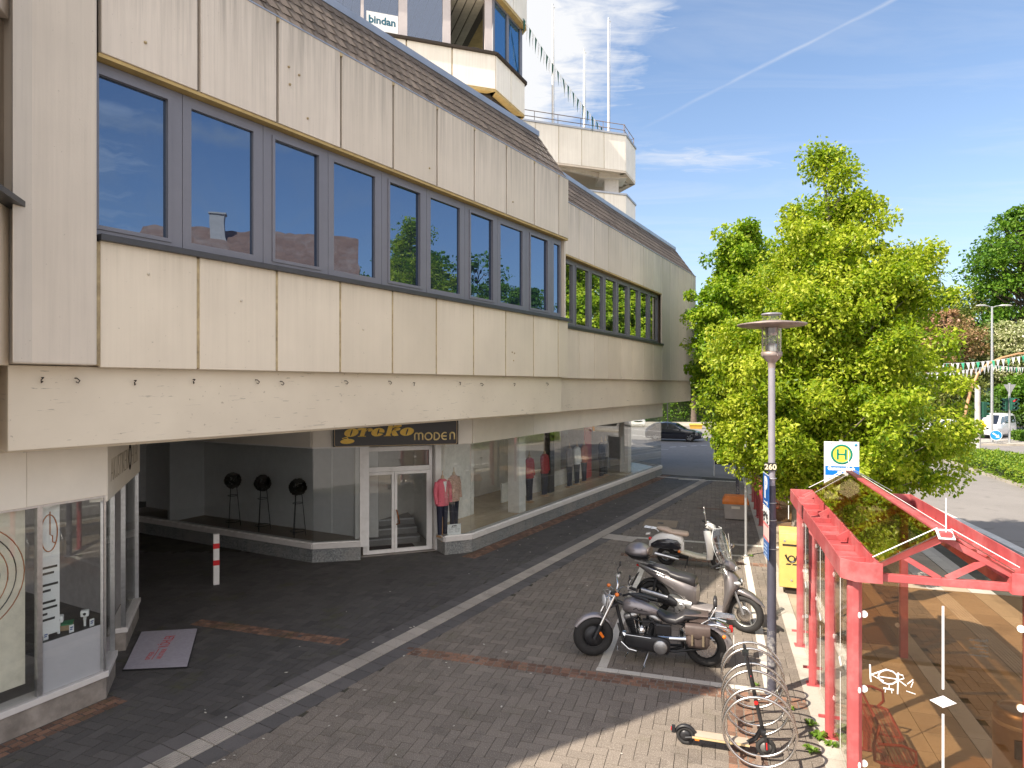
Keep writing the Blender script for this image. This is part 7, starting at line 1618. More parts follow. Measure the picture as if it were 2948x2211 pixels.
hatch = [(-2.10, .62, .62, .70, .6, .32), (-2.05, .90, .92, .82, .6, .26), (-1.85, .96, 1.12, .87, .62, .22), (-1.35, .95, 1.38, .89, .60, .20), (-.5, .93, 1.45, .89, .60, .20), (.2, .92, 1.38, .89, .60, .20), (.95, .90, .93, .89, .62, .20), (1.6, .80, .80, .87, .6, .20), (2.0, .70, .70, .80, .6, .24), (2.14, .55, .55, .62, .5, .30)]
def side(xs): return xs
hg = [('windscreen', [(.93, .60, .965), (.93, -.60, .965), (.26, -.55, 1.365), (.26, .55, 1.365)], 'F'), ('rear_window', [(-2.0, -.6, 1.0), (-2.0, .6, 1.0), (-1.45, .52, 1.36), (-1.45, -.52, 1.36)], 'F'),
      ('side_window', [(.72, .862, .95), (.18, .70, 1.335), (-.32, .69, 1.40), (-.32, .872, .95)], 'S'), ('side_window', [(-.40, .872, .95), (-.40, .69, 1.40), (-1.25, .69, 1.345), (-1.62, .84, 1.02), (-1.5, .86, .96)], 'S')]
kd = Vector((math.cos(R(-8)), math.sin(R(-8)), 0))
c1 = car('black_hatchback', 'black hatchback driving past on the street beyond the shop corner', 'car', (12.6, 50.5, -.03), R(-22), 4.3, 1.79, 1.45, m_blackgl, hatch, hg, (-1.28, 1.30), .33, [('headlight', (1.86, .62, .66, .16, .06, .16), m_lens)]); mirrors(c1, .62, .98, .97, m_blackgl)
vanp = [(-2.45, .9, .9, .8, .7, .4), (-2.40, 1.15, 1.85, .95, .80, .28), (-2.2, 1.15, 1.94, .98, .82, .24), (-.5, 1.15, 1.97, .99, .82, .24), (.75, 1.13, 1.90, .99, .80, .24), (1.62, 1.08, 1.12, .98, .80, .24), (2.15, .98, .98, .95, .8, .24), (2.42, .80, .80, .85, .7, .28), (2.50, .6, .6, .72, .6, .34)]
vg = [('windscreen', [(1.60, .78, 1.15), (1.60, -.78, 1.15), (.80, -.72, 1.87), (.80, .72, 1.87)], 'F'), ('side_window', [(1.38, .965, 1.18), (.72, .86, 1.74), (.30, .86, 1.76), (.30, .985, 1.16)], 'S'), ('side_window', [(.2, .988, 1.2), (.2, .865, 1.76), (-1.0, .865, 1.78), (-1.0, .988, 1.2)], 'S'), ('side_window', [(-1.1, .988, 1.2), (-1.1, .865, 1.78), (-2.1, .85, 1.76), (-2.1, .97, 1.2)], 'S')]
m_wcar = mat('white_car_paint', (0.78, 0.78, 0.80), 0.22, coat=.6, var=.03)
c2 = car('white_van', 'white van with black windows waiting at the traffic lights', 'van', (40.2, 54.2, -.03), R(216), 4.97, 1.99, 1.97, m_wcar, vanp, vg, (-1.5, 1.55), .34, [('headlight', (2.22, .72, .86, .13, .10, .12), m_lens)]); mirrors(c2, 1.2, 1.12, 1.22, m_wcar)
c3 = car('white_car', 'white hatchback half hidden by leaves to the left of the white van', 'car', (36.4, 54.6, -.03), R(205), 4.2, 1.78, 1.45, m_wcar, hatch, hg, (-1.28, 1.30), .33, [('headlight', (1.86, .62, .66, .16, .06, .16), m_lens)]); mirrors(c3, .62, .98, .97, m_wcar)
# ================================================================= trees and other vegetation
m_bark = mat('grey_bark', (0.20, 0.17, 0.14), 0.85, var=0.35, scale=5, bump=0.6, bscale=14, dirt=(0.5, 0.48, 0.44), dirtamt=0.5)
m_bark2 = mat('brown_bark', (0.12, 0.09, 0.07), 0.9, var=0.3, scale=4, bump=0.5, bscale=10)
lf_lime = leafmat('lime_leaf', (0.10, 0.20, 0.010), (0.30, 0.39, 0.018), (0.54, 0.56, 0.07), .45)
lf_green = leafmat('fresh_green_leaf', (0.05, 0.13, 0.010), (0.10, 0.21, 0.015), (0.19, 0.30, 0.03), .35)
lf_dark = leafmat('dark_leaf', (0.035, 0.085, 0.015), (0.065, 0.13, 0.022), (0.11, 0.18, 0.03), .25)
lf_olive = leafmat('olive_leaf', (0.09, 0.12, 0.02), (0.17, 0.20, 0.04), (0.26, 0.26, 0.07), .3)
lf_pink = leafmat('pink_blossom_leaf', (0.12, 0.13, 0.03), (0.30, 0.20, 0.09), (0.52, 0.29, 0.21), .3)
lf_white = leafmat('white_blossom_leaf', (0.12, 0.17, 0.04), (0.32, 0.35, 0.15), (0.66, 0.63, 0.45), .3)
lf_redbr = leafmat('copper_leaf', (0.08, 0.02, 0.02), (0.16, 0.045, 0.04), (0.24, 0.08, 0.06), .3)

def leaf_arrays(C, RAD, n, size, seed, droop=0.5, flat=0.55, tone_sp=0.22, wid=0.62):
    """C: cluster centres (k,3), RAD: cluster radii (k,), n leaves each"""
    r = np.random.default_rng(seed); k = len(C)
    ct = np.repeat(np.arange(k), n); N = k * n
    d = r.normal(size=(N, 3)); d /= np.linalg.norm(d, axis=1)[:, None]
    rad = (r.random(N) ** 0.45)[:, None] * RAD[ct][:, None]
    p = C[ct] + d * rad * np.array([1, 1, flat])
    a = r.normal(size=(N, 3)) * 0.8 + d * 0.9; a[:, 2] -= droop * (0.4 + r.random(N)); a /= np.linalg.norm(a, axis=1)[:, None]
    b = np.cross(a, r.normal(size=(N, 3)) * .6 + np.array([0, 0, 1.0])); b /= (np.linalg.norm(b, axis=1)[:, None] + 1e-6)
    nn = np.cross(a, b)
    s = (size * (0.6 + 0.8 * r.random(N)))[:, None]
    V = np.empty((N, 4, 3)); V[:, 0] = p - a * s * .5; V[:, 1] = p + b * s * wid * .5 + nn * s * .10; V[:, 2] = p + a * s * .5 - nn * s * .06; V[:, 3] = p - b * s * wid * .5 + nn * s * .10
    base = r.random(k) * 0.45 + 0.28
    tone = np.clip(base[ct] + r.normal(size=N) * tone_sp, 0, 1)
    return V.reshape(-1, 3), np.arange(N * 4).reshape(-1, 4), tone

def tree(name, lab, cat, base, env, ncl, nl, lsize, lm, seed, tr=0.12, bark=None, crad=0.55, depth=1.0, flat=0.55, droop=0.5, group=None, limbs=True, shell=0.5, z_of=None, lean=(0, 0), dxy=None, tone_sp=.22, lobes=0):
    """env: list of (z, centre offset x, half width) above the base; crown depth in y = depth * half width"""
    r = np.random.default_rng(seed); t = thing(name, lab, cat, base, 0, group)
    ez = np.array([e[0] for e in env]); ex = np.array([e[1] for e in env]); eh = np.array([e[2] for e in env])
    zz = np.linspace(ez[0], ez[-1], 400); w = np.interp(zz, ez, eh) ** 1.5 + .02; w /= w.sum()
    z = r.choice(zz, ncl, p=w) + r.normal(size=ncl) * .05
    h = np.interp(z, ez, eh); cx = np.interp(z, ez, ex); ang = r.random(ncl) * 2 * np.pi; rr = h * (shell + (1 - shell) * r.random(ncl)) ** .6 * (0.3 + 0.7 * (r.random(ncl) ** .35))
    rr = np.maximum(rr - crad * .55, 0)
    C = np.stack([cx + rr * np.cos(ang), rr * np.sin(ang) * depth, z], 1)
    RAD = crad * (0.65 + 0.7 * r.random(ncl)) * np.clip(h / (h.max() * .6), .45, 1.15)
    tips = []
    if lobes:
        CC = []; RR = []
        for i in range(lobes):
            zt_ = float(r.choice(zz, p=w)); ht = float(np.interp(zt_, ez, eh)); a_ = i * 2.39996 + r.normal() * .3; cxt = float(np.interp(zt_, ez, ex))
            tip = np.array([cxt + ht * math.cos(a_) * r.uniform(.72, 1.08), ht * math.sin(a_) * depth * r.uniform(.72, 1.08), zt_])
            root = np.array([cxt * .6, 0, max(zt_ - ht * r.uniform(.35, .8), ez[0] * .9)])
            tips.append((root, tip)); m = max(4, int(3 + ht * 3.2))
            for k_ in range(m):
                f = .22 + .78 * (k_ + r.random() * .6) / m; p_ = root + (tip - root) * f; p_ = p_ + r.normal(size=3) * np.array([.22, .22, .10]) * (.6 + ht * .25)
                CC.append(p_); RR.append(crad * r.uniform(.55, 1.1) * (1.12 - .35 * f))
        nc_ = int(lobes * .8); zc2 = r.choice(zz, nc_, p=w); h2 = np.interp(zc2, ez, eh) * .72 * np.sqrt(r.random(nc_)); a2 = r.random(nc_) * 6.283
        CC += [np.array(v_) for v_ in zip(np.interp(zc2, ez, ex) + h2 * np.cos(a2), h2 * np.sin(a2) * depth, zc2)]; RR += list(crad * r.uniform(.7, 1.15, nc_))
        C = np.array(CC); RAD = np.array(RR)
    V, F, tn = leaf_arrays(C, RAD, nl, lsize, seed + 1, droop, flat, tone_sp)
    tone_mesh('crown', V, F, tn, lm, t)
    b = MB(); top = ez[-1]; zlo = ez[0]
    path = [Vector((lean[0] * f + float(np.interp(top * f, ez, ex)) * f * min(1, max(0, (top * f - zlo) / (top - zlo + .01)) * 1.2), lean[1] * f, top * f * .96)) for f in (0, .12, .25, .4, .55, .7, .85, 1.0)]
    b.tube(path, [tr * 1.25, tr, tr * .9, tr * .75, tr * .55, tr * .38, tr * .2, tr * .06], 10)
    if limbs:
        for i in range(len(tips) if lobes else min(ncl, 130)):
            c = Vector(tips[i][0]).lerp(Vector(tips[i][1]), .86) if lobes else Vector(C[i]); f = max(.14, min(.9, (c.z - Vector((c.x, c.y, 0)).length * .55) / top)); k_ = f * 7; i0 = min(6, int(k_)); p0 = path[i0].lerp(path[i0 + 1], k_ - i0)
            m_ = p0.lerp(c, .55) + Vector((r.normal() * .06, r.normal() * .06, -.05 * (c - p0).length + .1)); l_ = tr * (.30 if i % 3 else .42)
            b.tube([p0, m_, c], [l_, l_ * .55, l_ * .15], 5, caps=False)
    b.build('trunk', bark or m_bark2, t)
    return t
# two lime trees on the plaza
lime_env = [(1.75, 1.4, .8), (2.15, 1.35, 1.7), (2.7, 1.1, 2.7), (3.35, .75, 3.1), (4.1, .5, 2.9), (4.9, .5, 2.6), (5.7, .75, 2.5), (6.5, .95, 2.3), (7.2, .95, 2.0), (7.8, .9, 1.65), (8.4, .9, 1.25), (8.9, .85, .85), (9.4, .8, .5), (9.8, .78, .25)]
tree('lime_tree', 'tall yellow-green lime tree between the two bus shelters', 'tree', (6.85, 15.6, 0), lime_env, 520, 210, .095, lf_lime, 11, tr=.11, bark=m_bark, crad=.54, lobes=128, group='lime trees on the plaza', flat=.8, droop=.7)
lime2 = [(3.0, -.2, .9), (3.6, -.3, 1.7), (4.4, -.4, 2.4), (5.6, -.5, 2.7), (6.8, -.5, 2.5), (8.0, -.1, 2.3), (9.2, .1, 2.2), (10.2, -.2, 1.7), (11.0, -.5, .8)]
tree('lime_tree', 'darker green lime tree behind the second lamp, next to the building corner', 'tree', (10.2, 26.5, 0), lime2, 330, 150, .16, leafmat('lime_leaf_greener', (0.08, 0.18, 0.010), (0.22, 0.35, 0.016), (0.44, 0.51, 0.05), .42), 23, tr=.16, bark=m_bark, crad=.60, lobes=74, group='lime trees on the plaza', flat=.8, droop=.7)  # leaf colours darker and greener than the first lime's

tree('lime_tree', 'third lime tree, farther down the street, mostly hidden behind the other two', 'tree', (12.4, 33.0, 0), [(3.0, 0, 1.2), (4.5, 0, 2.4), (6.0, 0, 2.9), (8.0, 0, 2.9), (9.5, 0, 2.3), (10.6, 0, 1.3), (11.2, 0, .6)], 200, 130, .18, MATS['lime_leaf_greener'], 37, tr=.16, bark=m_bark, crad=.65, lobes=60, group='lime trees on the plaza', flat=.5, droop=.7)
# ---------------------------------------------------------------- hill and far trees
def hillmesh(name, x0, x1, y0, y1, fn, n=28):
    V = []; F = []
    for i in range(n + 1):
        for j in range(n + 1):
            x = x0 + (x1 - x0) * i / n; y = y0 + (y1 - y0) * j / n; V.append((x, y, fn((x - x0) / (x1 - x0), (y - y0) / (y1 - y0)) + noise.noise((x * .05, y * .05, 0)) * .8))
    for i in range(n):
        for j in range(n): a = i * (n + 1) + j; F.append((a, a + n + 1, a + n + 2, a + 1))
    b = MB(); b.add(V, F, 0, True); return tag(b.build(name, m_grassg), kind='structure')
hillmesh('hill', 34, 160, 66, 200, lambda a, c: -1.2 + 13 * min(1, c * 2.2) * min(1, a * 3.5) - (0 if c > .02 else .4))
hillmesh('hillside', -60, 40, 74.5, 200, lambda a, c: -.6 + 5.0 * min(1, c * 3))
def env_round(z0, z1, hw, n=7, pw=.5): return [(z0 + (z1 - z0) * i / n, 0, hw * max(.12, math.sin(math.pi * (i + .55) / (n + .9))) ** pw) for i in range(n + 1)]
FT = [
 # name, label, X, Y, z base, crown z0, z1, half width, clusters, leaf count, leaf size, material, cluster radius, trunk r
 ('maple_tree', 'large bright green tree towering on the hill above the white blossom', 59.5, 75, 6.0, 5.0, 18.6, 7.6, 150, 110, .42, lf_green, 1.35, .45),
 ('round_tree', 'dark rounded tree on the far skyline left of the large maple', 64.5, 97, 7.0, 1.5, 11.8, 4.6, 70, 110, .45, lf_dark, 1.3, .3),
 ('round_tree', 'olive green tree on the hill under the left side of the large maple', 64.0, 88, 7.0, 1.0, 10.4, 4.2, 70, 110, .42, lf_olive, 1.2, .3),
 ('bushy_tree', 'mid green tree below the large maple behind the white blossom', 62.5, 80, 5.5, .5, 7.5, 5.0, 80, 110, .4, lf_green, 1.2, .25),
 ('chestnut_tree', 'pink flowering tree behind the double-arm street lamp', 44.6, 67, 2.0, 3.0, 10.0, 4.3, 95, 120, .30, lf_pink, .95, .2),
 ('blossom_tree', 'cream white flowering tree beside the double-arm lamp', 51.0, 66, 2.0, 1.6, 8.6, 4.6, 110, 120, .30, lf_white, .95, .2),
 ('shrub', 'olive shrub under the pink flowering tree', 43.0, 63.5, .4, .2, 5.6, 3.4, 60, 110, .30, lf_olive, .9, .12),
 ('shrub', 'bright green shrub below the white blossom, behind the traffic lights', 49.5, 62.5, .4, .2, 4.9, 3.6, 70, 110, .28, lf_green, .85, .12),
 ('shrub', 'dark low shrub behind the white van', 44.5, 61.0, .1, .1, 3.1, 3.4, 55, 110, .28, lf_dark, .8, .12),
 ('shrub', 'dark shrub behind the slim signal post', 52.0, 60.5, .1, .1, 3.2, 3.2, 50, 110, .28, lf_dark, .8, .12),
 ('shrub', 'green shrub behind the white car', 38.0, 63.5, .1, .1, 4.2, 3.2, 55, 110, .28, lf_green, .8, .12),
 ('street_tree', 'dark crowned tree by the far pavement beyond the building corner', 20.6, 73.5, .1, 3.2, 11.0, 4.2, 80, 120, .34, lf_dark, 1.0, .28),
 ('street_tree', 'green tree across the street behind the lime trees', 29.0, 78, .1, 1.2, 9.0, 4.6, 80, 110, .36, lf_green, 1.1, .25),
 ('street_tree', 'pale green tree across the street behind the white car', 37.0, 80, .5, 1.2, 8.0, 4.4, 70, 110, .36, lf_lime, 1.1, .25),
 ('street_tree', 'dark tree across the street far left behind the shop corner', 12.0, 84, .5, .8, 8.0, 5.0, 70, 110, .38, lf_dark, 1.2, .25),
]
for i, (nm, lab, X, Y, zb, c0, c1, hw, ncl, nl, ls, lm, cr, tr_) in enumerate(FT):
    tree(nm, lab, 'tree' if 'tree' in nm else 'shrub', (X, Y, zb), env_round(c0, c1, hw), ncl, nl, ls, lm, 100 + i * 7, tr=tr_, crad=cr, flat=.6, limbs='tree' in nm, group={'shrub': 'shrubs beyond the crossing', 'street_tree': 'trees across the street', 'round_tree': 'trees on the hill'}.get(nm), tone_sp=.26)
# bank of shrubs beyond the far pavement
def hedge(name, lab, poly, z0, z1, n, size, lm, seed, cat='hedge', kind=None, grp=None):
    r = np.random.default_rng(seed); P_ = [Vector((p[0], p[1], 0)) for p in poly]; o = sum(P_, Vector()) / len(P_)
    t = thing(name, lab, cat, (o.x, o.y, z0), 0, grp); tri = [(P_[0], P_[i], P_[i + 1]) for i in range(1, len(P_) - 1)]; ar = np.array([(b_ - a).cross(c - a).length for a, b_, c in tri]); ar = ar / ar.sum()
    C = np.empty((n, 3))
    for i in range(n):
        if i % 5 < 2:                                            # sides
            k_ = r.integers(len(P_)); f = r.random(); p = P_[k_].lerp(P_[(k_ + 1) % len(P_)], f); C[i] = (p.x - o.x, p.y - o.y, r.random() * (z1 - z0))
        else:
            a, b_, c = tri[r.choice(len(tri), p=ar)]; u, v = r.random(), r.random()
            if u + v > 1: u, v = 1 - u, 1 - v
            p = a + (b_ - a) * u + (c - a) * v; C[i] = (p.x - o.x, p.y - o.y, (z1 - z0) * (1 + .10 * noise.noise((p.x * .9, p.y * .9, 1))))
    V, F, tn = leaf_arrays(C, np.full(n, size * 2.2), 9, size, seed + 3, .1, .6)
    tone_mesh('hedge_foliage', V, F, tn, lm, t)
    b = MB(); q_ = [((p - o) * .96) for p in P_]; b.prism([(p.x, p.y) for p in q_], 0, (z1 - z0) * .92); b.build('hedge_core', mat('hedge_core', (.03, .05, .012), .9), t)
    return t
hp_ = [UV(12.4, 26), UV(19, 26), UV(18.0, 36), UV(15.0, 42.5), UV(13.2, 43.6), UV(12.55, 42.6)]
hedge('traffic_island_hedge', 'low clipped green hedge on the traffic island around the thick mast', [(p.x, p.y) for p in hp_], .05, .62, 4200, .115, leafmat('hedge_leaf', (0.06, 0.14, 0.01), (0.15, 0.25, 0.015), (0.30, 0.36, 0.035), .3), 61)
_b = MB(); _b.prism([tuple((Vector((p.x, p.y, 0)) - UV(15, 36)).xy * 1.06 + UV(15, 36).xy) for p in hp_], -.1, .09); tag(_b.build('island_kerb', m_kerbst), kind='structure')
hedge('hedge', 'small low hedge beside the slim signal post on the crossing island', [(38.2, 48.2), (44, 47.5), (44, 50), (38.6, 50)], .1, .75, 700, .14, lf_green, 71)
hedge('shrub_bank', 'green shrub bank beyond the far pavement seen past the shop corner', [(14.5, 75), (27, 75), (27, 77.5), (14.5, 77.5)], .1, 2.6, 1500, .26, lf_green, 81)
_b = MB(); _b.prism([(30.0, 47.4), (35.5, 46.2), (50, 45.6), (50, 50), (31.5, 49.4)], -.1, .10); tag(_b.build('crossing_island', m_kerbst), kind='structure')
# planting beside the house across the road (it shows as a reflection in the long window band)
tree('garden_tree', 'copper-leaved tree across the road, mirrored in the first upper window', 'tree', (27, -2.0, 0), env_round(6.5, 13.6, 2.6), 60, 110, .30, lf_redbr, 301, tr=.2, crad=.9)
for i, (X, Y, z1, hw) in enumerate(((37, 17.5, 14.0, 4.0), (37, 24, 16.5, 4.8), (42, 31, 17, 5.0), (36, 33, 13.0, 3.6))):
    tree('garden_tree', ('green tree behind the brown roof across the road, mirrored in the fourth window', 'broad green tree across the road, mirrored in the fifth and sixth windows', 'green tree across the road, mirrored in the seventh window', 'small green tree across the road, mirrored in the eighth window')[i], 'tree', (X, Y, 0), env_round(2.5, z1, hw), 80, 110, .34, lf_green, 320 + i, tr=.25, crad=1.1, group='garden trees across the road')
# ================================================================= far street furniture
t = thing('double_arm_lamp', 'tall grey street lamp with two arms on the crossing island', 'street lamp', (35.4, 47.8, .1))
b = MB(); b.tube([(0, 0, 0), (0, 0, 4.5), (0, 0, 10.0)], [.10, .085, .06], 12); b.build('lamp_mast', m_galv, t)
for s_ in (-1, 1):
    b = MB(); b.tube([(0, 0, 9.9), (s_ * .25, -.04, 10.02), (s_ * .5, -.08, 10.05)], .03, 8); ar_ = b.build('arm', m_galv, t)
    b = MB(); b.hull([(s_ * .45, -.08, 10.05, .05, .03), (s_ * .65, -.1, 10.07, .13, .06), (s_ * 1.1, -.17, 10.06, .13, .055), (s_ * 1.3, -.2, 10.04, .05, .03)], 12); b.build('lamp_head', mat('pale_lamp_head', (.55, .55, .55), .45), ar_)
t = thing('hill_lamp', 'small lamp post on the slope in front of the white blossom', 'street lamp', (53.0, 62.8, 1.0))
b = MB(); b.tube([(0, 0, 0), (0, 0, 8.4)], .06, 8); b.build('lamp_mast', m_galv, t); b = MB(); b.hull([(-.3, 0, 8.42, .12, .05), (.3, 0, 8.42, .12, .05)], 8); b.build('lamp_head', m_lampgrey, t)
t = thing('dark_lamp_post', 'thin dark post on the far pavement past the shop corner', 'lamp post', (17.4, 72.5, .1))
b = MB(); b.tube([(0, 0, 0), (0, 0, 5.5)], .07, 8); b.build('lamp_mast', m_engine, t); b = MB(); b.lathe([(.1, 5.4), (.3, 5.5), (.2, 5.75), (0, 5.8)], 12); b.build('lamp_head', m_engine, t)
# thick mast with priority sign and a traffic light
t = thing('signal_mast', 'thick pale mast in the hedge, rusty at its foot', 'mast', (27.3, 38.0, 0))
b = MB(); b.tube([(0, 0, 0), (0, 0, 2.2), (0, 0, 4.22)], [.17, .15, .135], 14); b.lathe([(.14, 4.0), (.15, 4.05), (.15, 4.15), (.06, 4.27), (0, 4.3)], 14); b.build('mast_tube', mat('pale_mast', (.52, .50, .49), .6, var=.12, scale=2, dirt=(.35, .24, .15), dirtamt=.7), t)
m_tl = mat('signal_green', (.02, .09, .06), .5); m_glow = mat('signal_red_lit', (.6, .02, .03), .3, emit=((1, .02, .04), 1.2))
def signal(name, lab, p, rz, lit, z=2.4):
    t = thing(name, lab, 'traffic light', (p[0], p[1], z), rz, 'traffic lights at the crossing')
    b = MB(); b.box(-.15, .15, -.12, .12, 0, .92); b.build('signal_housing', m_tl, t, bevel=.03)
    b = MB(); b.tube([(0, .12, .2), (0, .22, .2)], .02, 6); b.tube([(0, .12, .75), (0, .22, .75)], .02, 6); b.build('mount_bracket', m_galv, t)
    for k_, zz in enumerate((.76, .46, .16)):
        b = MB(); b.lathe([(.0, .015), (.10, .0)], 18, 0, T(0, -.122, zz) @ RX(R(90)), cap=False); b.build('signal_lens', m_glow if (lit and k_ == 0) else m_black, t)
        b = MB(); b.loft([[Vector((.125 * math.cos(R(a_)), -.12 - d_, zz + .125 * math.sin(R(a_)))) for a_ in range(-20, 201, 20)] for d_ in (0, .2)], caps=False); b.build('signal_visor', m_tl, t)
signal('traffic_light', 'traffic light seen from the side on the thick mast', (27.62, 38.0), R(95), False)
t = thing('priority_sign', 'yellow diamond priority sign on the thick mast', 'road sign', (27.5, 37.80, 1.65), R(-55))
b = MB(); b.add([(0, -.02, -.30), (.30, -.02, 0), (0, -.02, .30), (-.30, -.02, 0), (0, 0, -.30), (.30, 0, 0), (0, 0, .30), (-.30, 0, 0)], [(0, 1, 2, 3), (7, 6, 5, 4), (0, 4, 5, 1), (1, 5, 6, 2), (2, 6, 7, 3), (3, 7, 4, 0)], 0, False, T(0, 0, .3)); b.build('sign_plate', m_signw, t)
b = MB(); b.add([(0, -.024, -.19), (.19, -.024, 0), (0, -.024, .19), (-.19, -.024, 0)], [(0, 1, 2, 3)], 0, False, T(0, 0, .3)); b.build('yellow_centre', mat('sign_amber', (.85, .50, .02), .4), t)
# post with give-way sign and signals
t = thing('signal_post', 'slim signal post on the crossing island carrying a give-way sign', 'signal post', (36.3, 47.3, .1))
b = MB(); b.tube([(0, 0, 0), (0, 0, 4.35)], .075, 10); b.build('post_tube', m_galv, t)
b = MB(); b.add([(-.45, -.05, 4.25), (.45, -.05, 4.25), (0, -.05, 3.50), (-.45, -.02, 4.25), (.45, -.02, 4.25), (0, -.02, 3.50)], [(0, 2, 1), (3, 4, 5), (0, 1, 4, 3), (1, 2, 5, 4), (2, 0, 3, 5)]); b.build('give_way_sign_back', mat('sign_back_grey', (.36, .37, .38), .5, .3), t)
signal('traffic_light', 'traffic light showing red in the middle of the slim signal post', (36.3, 47.0), R(5), True, 2.45)
signal('traffic_light', 'traffic light turned away on the left of the slim signal post', (35.98, 47.3), R(-75), False, 2.4)
signal('traffic_light', 'traffic light turned away on the right of the slim signal post', (36.66, 47.3), R(100), False, 2.45)
t = thing('arrow_sign', 'round blue sign with a white arrow pointing down right at the island tip', 'road sign', (34.8, 46.6, .1), R(-36))
b = MB(); b.tube([(0, .03, 0), (0, .03, .95)], .03, 8); b.build('sign_post', m_galv, t)
Ms = T(0, -.02, .60) @ RX(R(90)); b = MB(); b.lathe([(.36, -.012), (.36, .012)], 32, 0, Ms); b.build('sign_disc', m_signw, t); b = MB(); b.lathe([(.335, .013), (.335, .014)], 32, 0, Ms); b.build('blue_face', mat('arrow_sign_blue', (.01, .20, .62), .4), t)
b = MB(); A2 = T(0, -.036, .60) @ RY(R(38)); b.add([A2 @ Vector(p) for p in ((-.24, 0, .045), (.08, 0, .045), (.08, 0, .14), (.25, 0, 0), (.08, 0, -.14), (.08, 0, -.045), (-.24, 0, -.045))], [(0, 1, 2, 3, 4, 5, 6)]); b.build('white_arrow', m_signw, t)
t = thing('road_sign', 'grey back of a round road sign at the tip of the island hedge', 'road sign', (27.9, 40.0, 0), R(-30))
b = MB(); b.tube([(0, -.04, 0), (0, -.04, 1.0)], .03, 8); b.build('sign_post', m_galv, t); b = MB(); b.lathe([(.36, -.012), (.36, .012)], 28, 0, T(0, 0, .62) @ RX(R(90))); b.build('sign_disc', MATS['sign_back_grey'], t)
b = MB(); b.box(.10, .16, -.02, -.0135, .58, .66); b.build('sticker', m_signw, t)
# curved orange mast with bunting
mtA = lambda p, y, Y: Vector(((p - 1106) / 1400 * Y, Y, CAMH + (832 - y) / 1400 * Y))
t = thing('arched_mast', 'curved orange-brown arched mast carrying bunting beside the double-arm lamp', 'arch', (31.6, 46, -.03))
pts = [mtA(p, y, 46) for p, y in ((2075, 962.5), (2082, 905), (2096, 845), (2112, 808), (2134, 786), (2164, 773), (2200, 764), (2250, 762), (2310, 772))]
b = MB(); b.tube([p - Vector(t.location) for p in pts], [.10, .10, .095, .09, .085, .08, .075, .07, .07], 12); b.build('arch_tube', mat('orange_wood_tube', (.48, .26, .13), .5, var=.1), t)
b = MB(); b.lathe([(.22, .0), (.22, .03), (.12, .05)], 14, 0, T(*(pts[0] - Vector(t.location)))); b.build('arch_foot', m_galv, t)
bunting('bunting_line', 'upper line of green and white pennants at the arched mast', mtA(2020, 785, 45), mtA(2260, 758, 45), .25, 22, .55, 'pennant lines by the arched mast', [m_pw, m_pw, m_pt])
bunting('bunting_line', 'lower line of white pennants running into the lime tree', mtA(1990, 806, 44), mtA(2150, 787, 45.5), .15, 17, .5, 'pennant lines by the arched mast', [m_pw])
bunting('bunting_line', 'dense row of white and green ribbons right of the double-arm lamp', mtA(2146, 789, 47), mtA(2270, 790, 47), .15, 36, .42, 'pennant lines by the arched mast', [m_pw, m_pw, m_pg, m_pw, m_pt])
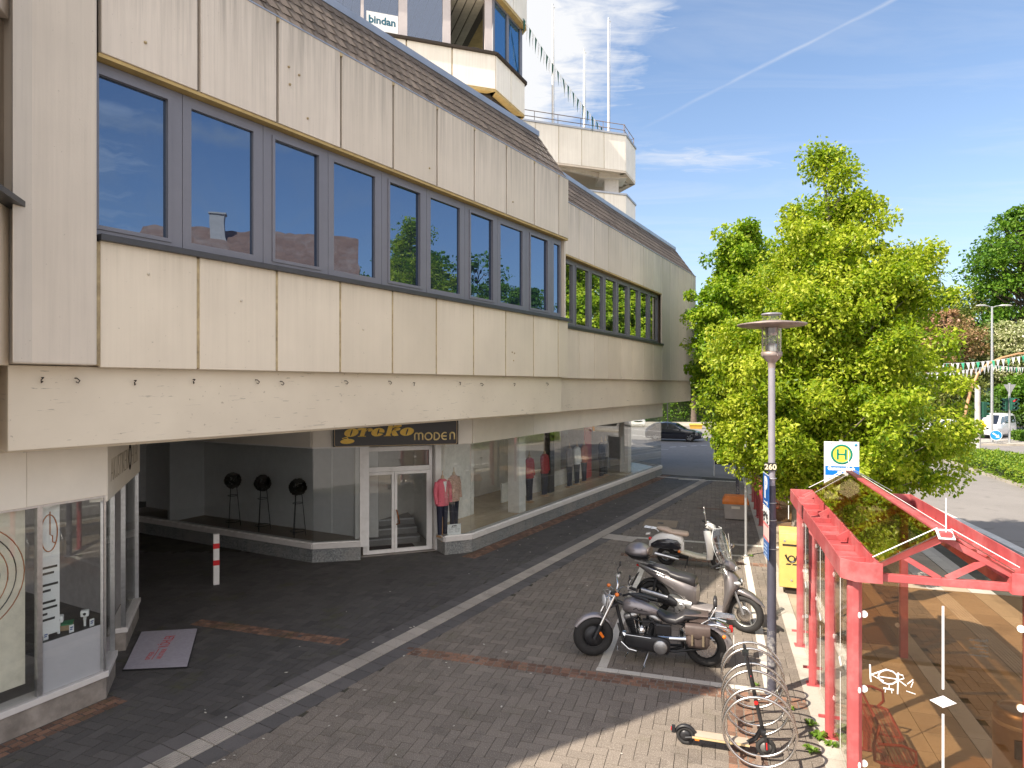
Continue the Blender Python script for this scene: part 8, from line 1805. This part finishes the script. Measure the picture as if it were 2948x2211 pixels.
# notice board behind the leaves
t = thing('notice_board', 'dark blue notice board at the end of the plaza below the leaves', 'notice board', (10.0, 30.6, 0), R(-12))
b = MB(); b.box(-.45, .45, -.06, .06, .55, 1.65); b.build('board_panel', mat('navy_board', (.015, .02, .05), .35), t, bevel=.02); b = MB(); b.box(-.47, -.41, -.07, .07, 0, 1.7); b.box(.41, .47, -.07, .07, 0, 1.7); b.build('board_post', m_galv, t)
t = thing('yellow_grit_bin', 'low yellow box on the far pavement ahead of the black car', 'grit bin', (18.3, 64.5, -.03), R(-10))
b = MB(); b.loft([[(x, y, z) for x, y in ((-.6 * k_, -.35 * k_), (.6 * k_, -.35 * k_), (.6 * k_, .35 * k_), (-.6 * k_, .35 * k_))] for z, k_ in ((0, .9), (.35, 1.0))], smooth=False); b.build('bin_tub', mat('ochre_yellow', (.50, .30, .04), .6), t); b = MB(); b.loft([[(x, y, z) for x, y in ((-.64 * k_, -.4 * k_), (.64 * k_, -.4 * k_), (.64 * k_, .4 * k_), (-.64 * k_, .4 * k_))] for z, k_ in ((.35, 1.0), (.4, 1.0), (.5, .85))], smooth=False); b.build('lid', mat('ochre_yellow', (.50, .30, .04), .6), t)
# garden wall and fence stretch seen past the corner
t = thing('garden_wall', 'pale garden wall behind the shrub bank past the shop corner', 'wall', (15, 79, 0)); b = MB(); b.box(-9, 5, -.12, .12, 0, 2.7); b.build('wall_body', mat('pale_wall', (.55, .50, .42), .8), t); b = MB(); b.box(-9.1, 5.1, -.18, .18, 2.7, 2.8); b.build('wall_coping', m_slabwm, t)
# brown-roofed house across the road: it is what the long window band mirrors
HO = Vector((33.5, 11.3, -.6)); t = thing('brown_roof_house', 'brown-roofed house with chimney across the road, mirrored in the second window', 'house', HO, R(8))
b = MB(); b.box(-4.5, 4.5, -6.5, 6.5, 0, 11.8); b.add([(-4.5, -6.5, 11.8), (4.5, -6.5, 11.8), (0, -6.5, 15.4)], [(0, 1, 2)]); b.add([(-4.5, 6.5, 11.8), (4.5, 6.5, 11.8), (0, 6.5, 15.4)], [(2, 1, 0)]); b.build('house_wall', m_cream_tw, t)
m_rt = mat('brown_roof_tiles', (.20, .11, .075), .75, var=.2, scale=2, bump=.5, bscale=8, dirt=(.4, .34, .3), dirtamt=.35)
b = MB(); b.slab((-5.2, -7, 11.35), (-5.2, 7, 11.35), (0, 7, 15.55), (0, -7, 15.55), .14); b.slab((5.2, 7, 11.35), (5.2, -7, 11.35), (0, -7, 15.55), (0, 7, 15.55), .14); b.build('roof', m_rt, t)
b = MB(); b.box(-1.2, -.5, -2.4, -1.6, 14.2, 16.3); b.box(-1.3, -.4, -2.5, -1.5, 16.3, 16.42); b.build('chimney', MATS['grit_grey'], t)
for y in (-4, -1, 2, 5):
    for z in (1.0, 4.6, 8.4): b = MB(); b.box(-4.58, -4.46, y - .6, y + .6, z, z + 1.5); w_ = b.build('window', m_whitepl, t); b = MB(); b.box(-4.60, -4.585, y - .5, y + .5, z + .1, z + 1.4); b.build('pane', glass('house_pane', body=(.015, .02, .025), r0=.08), w_)
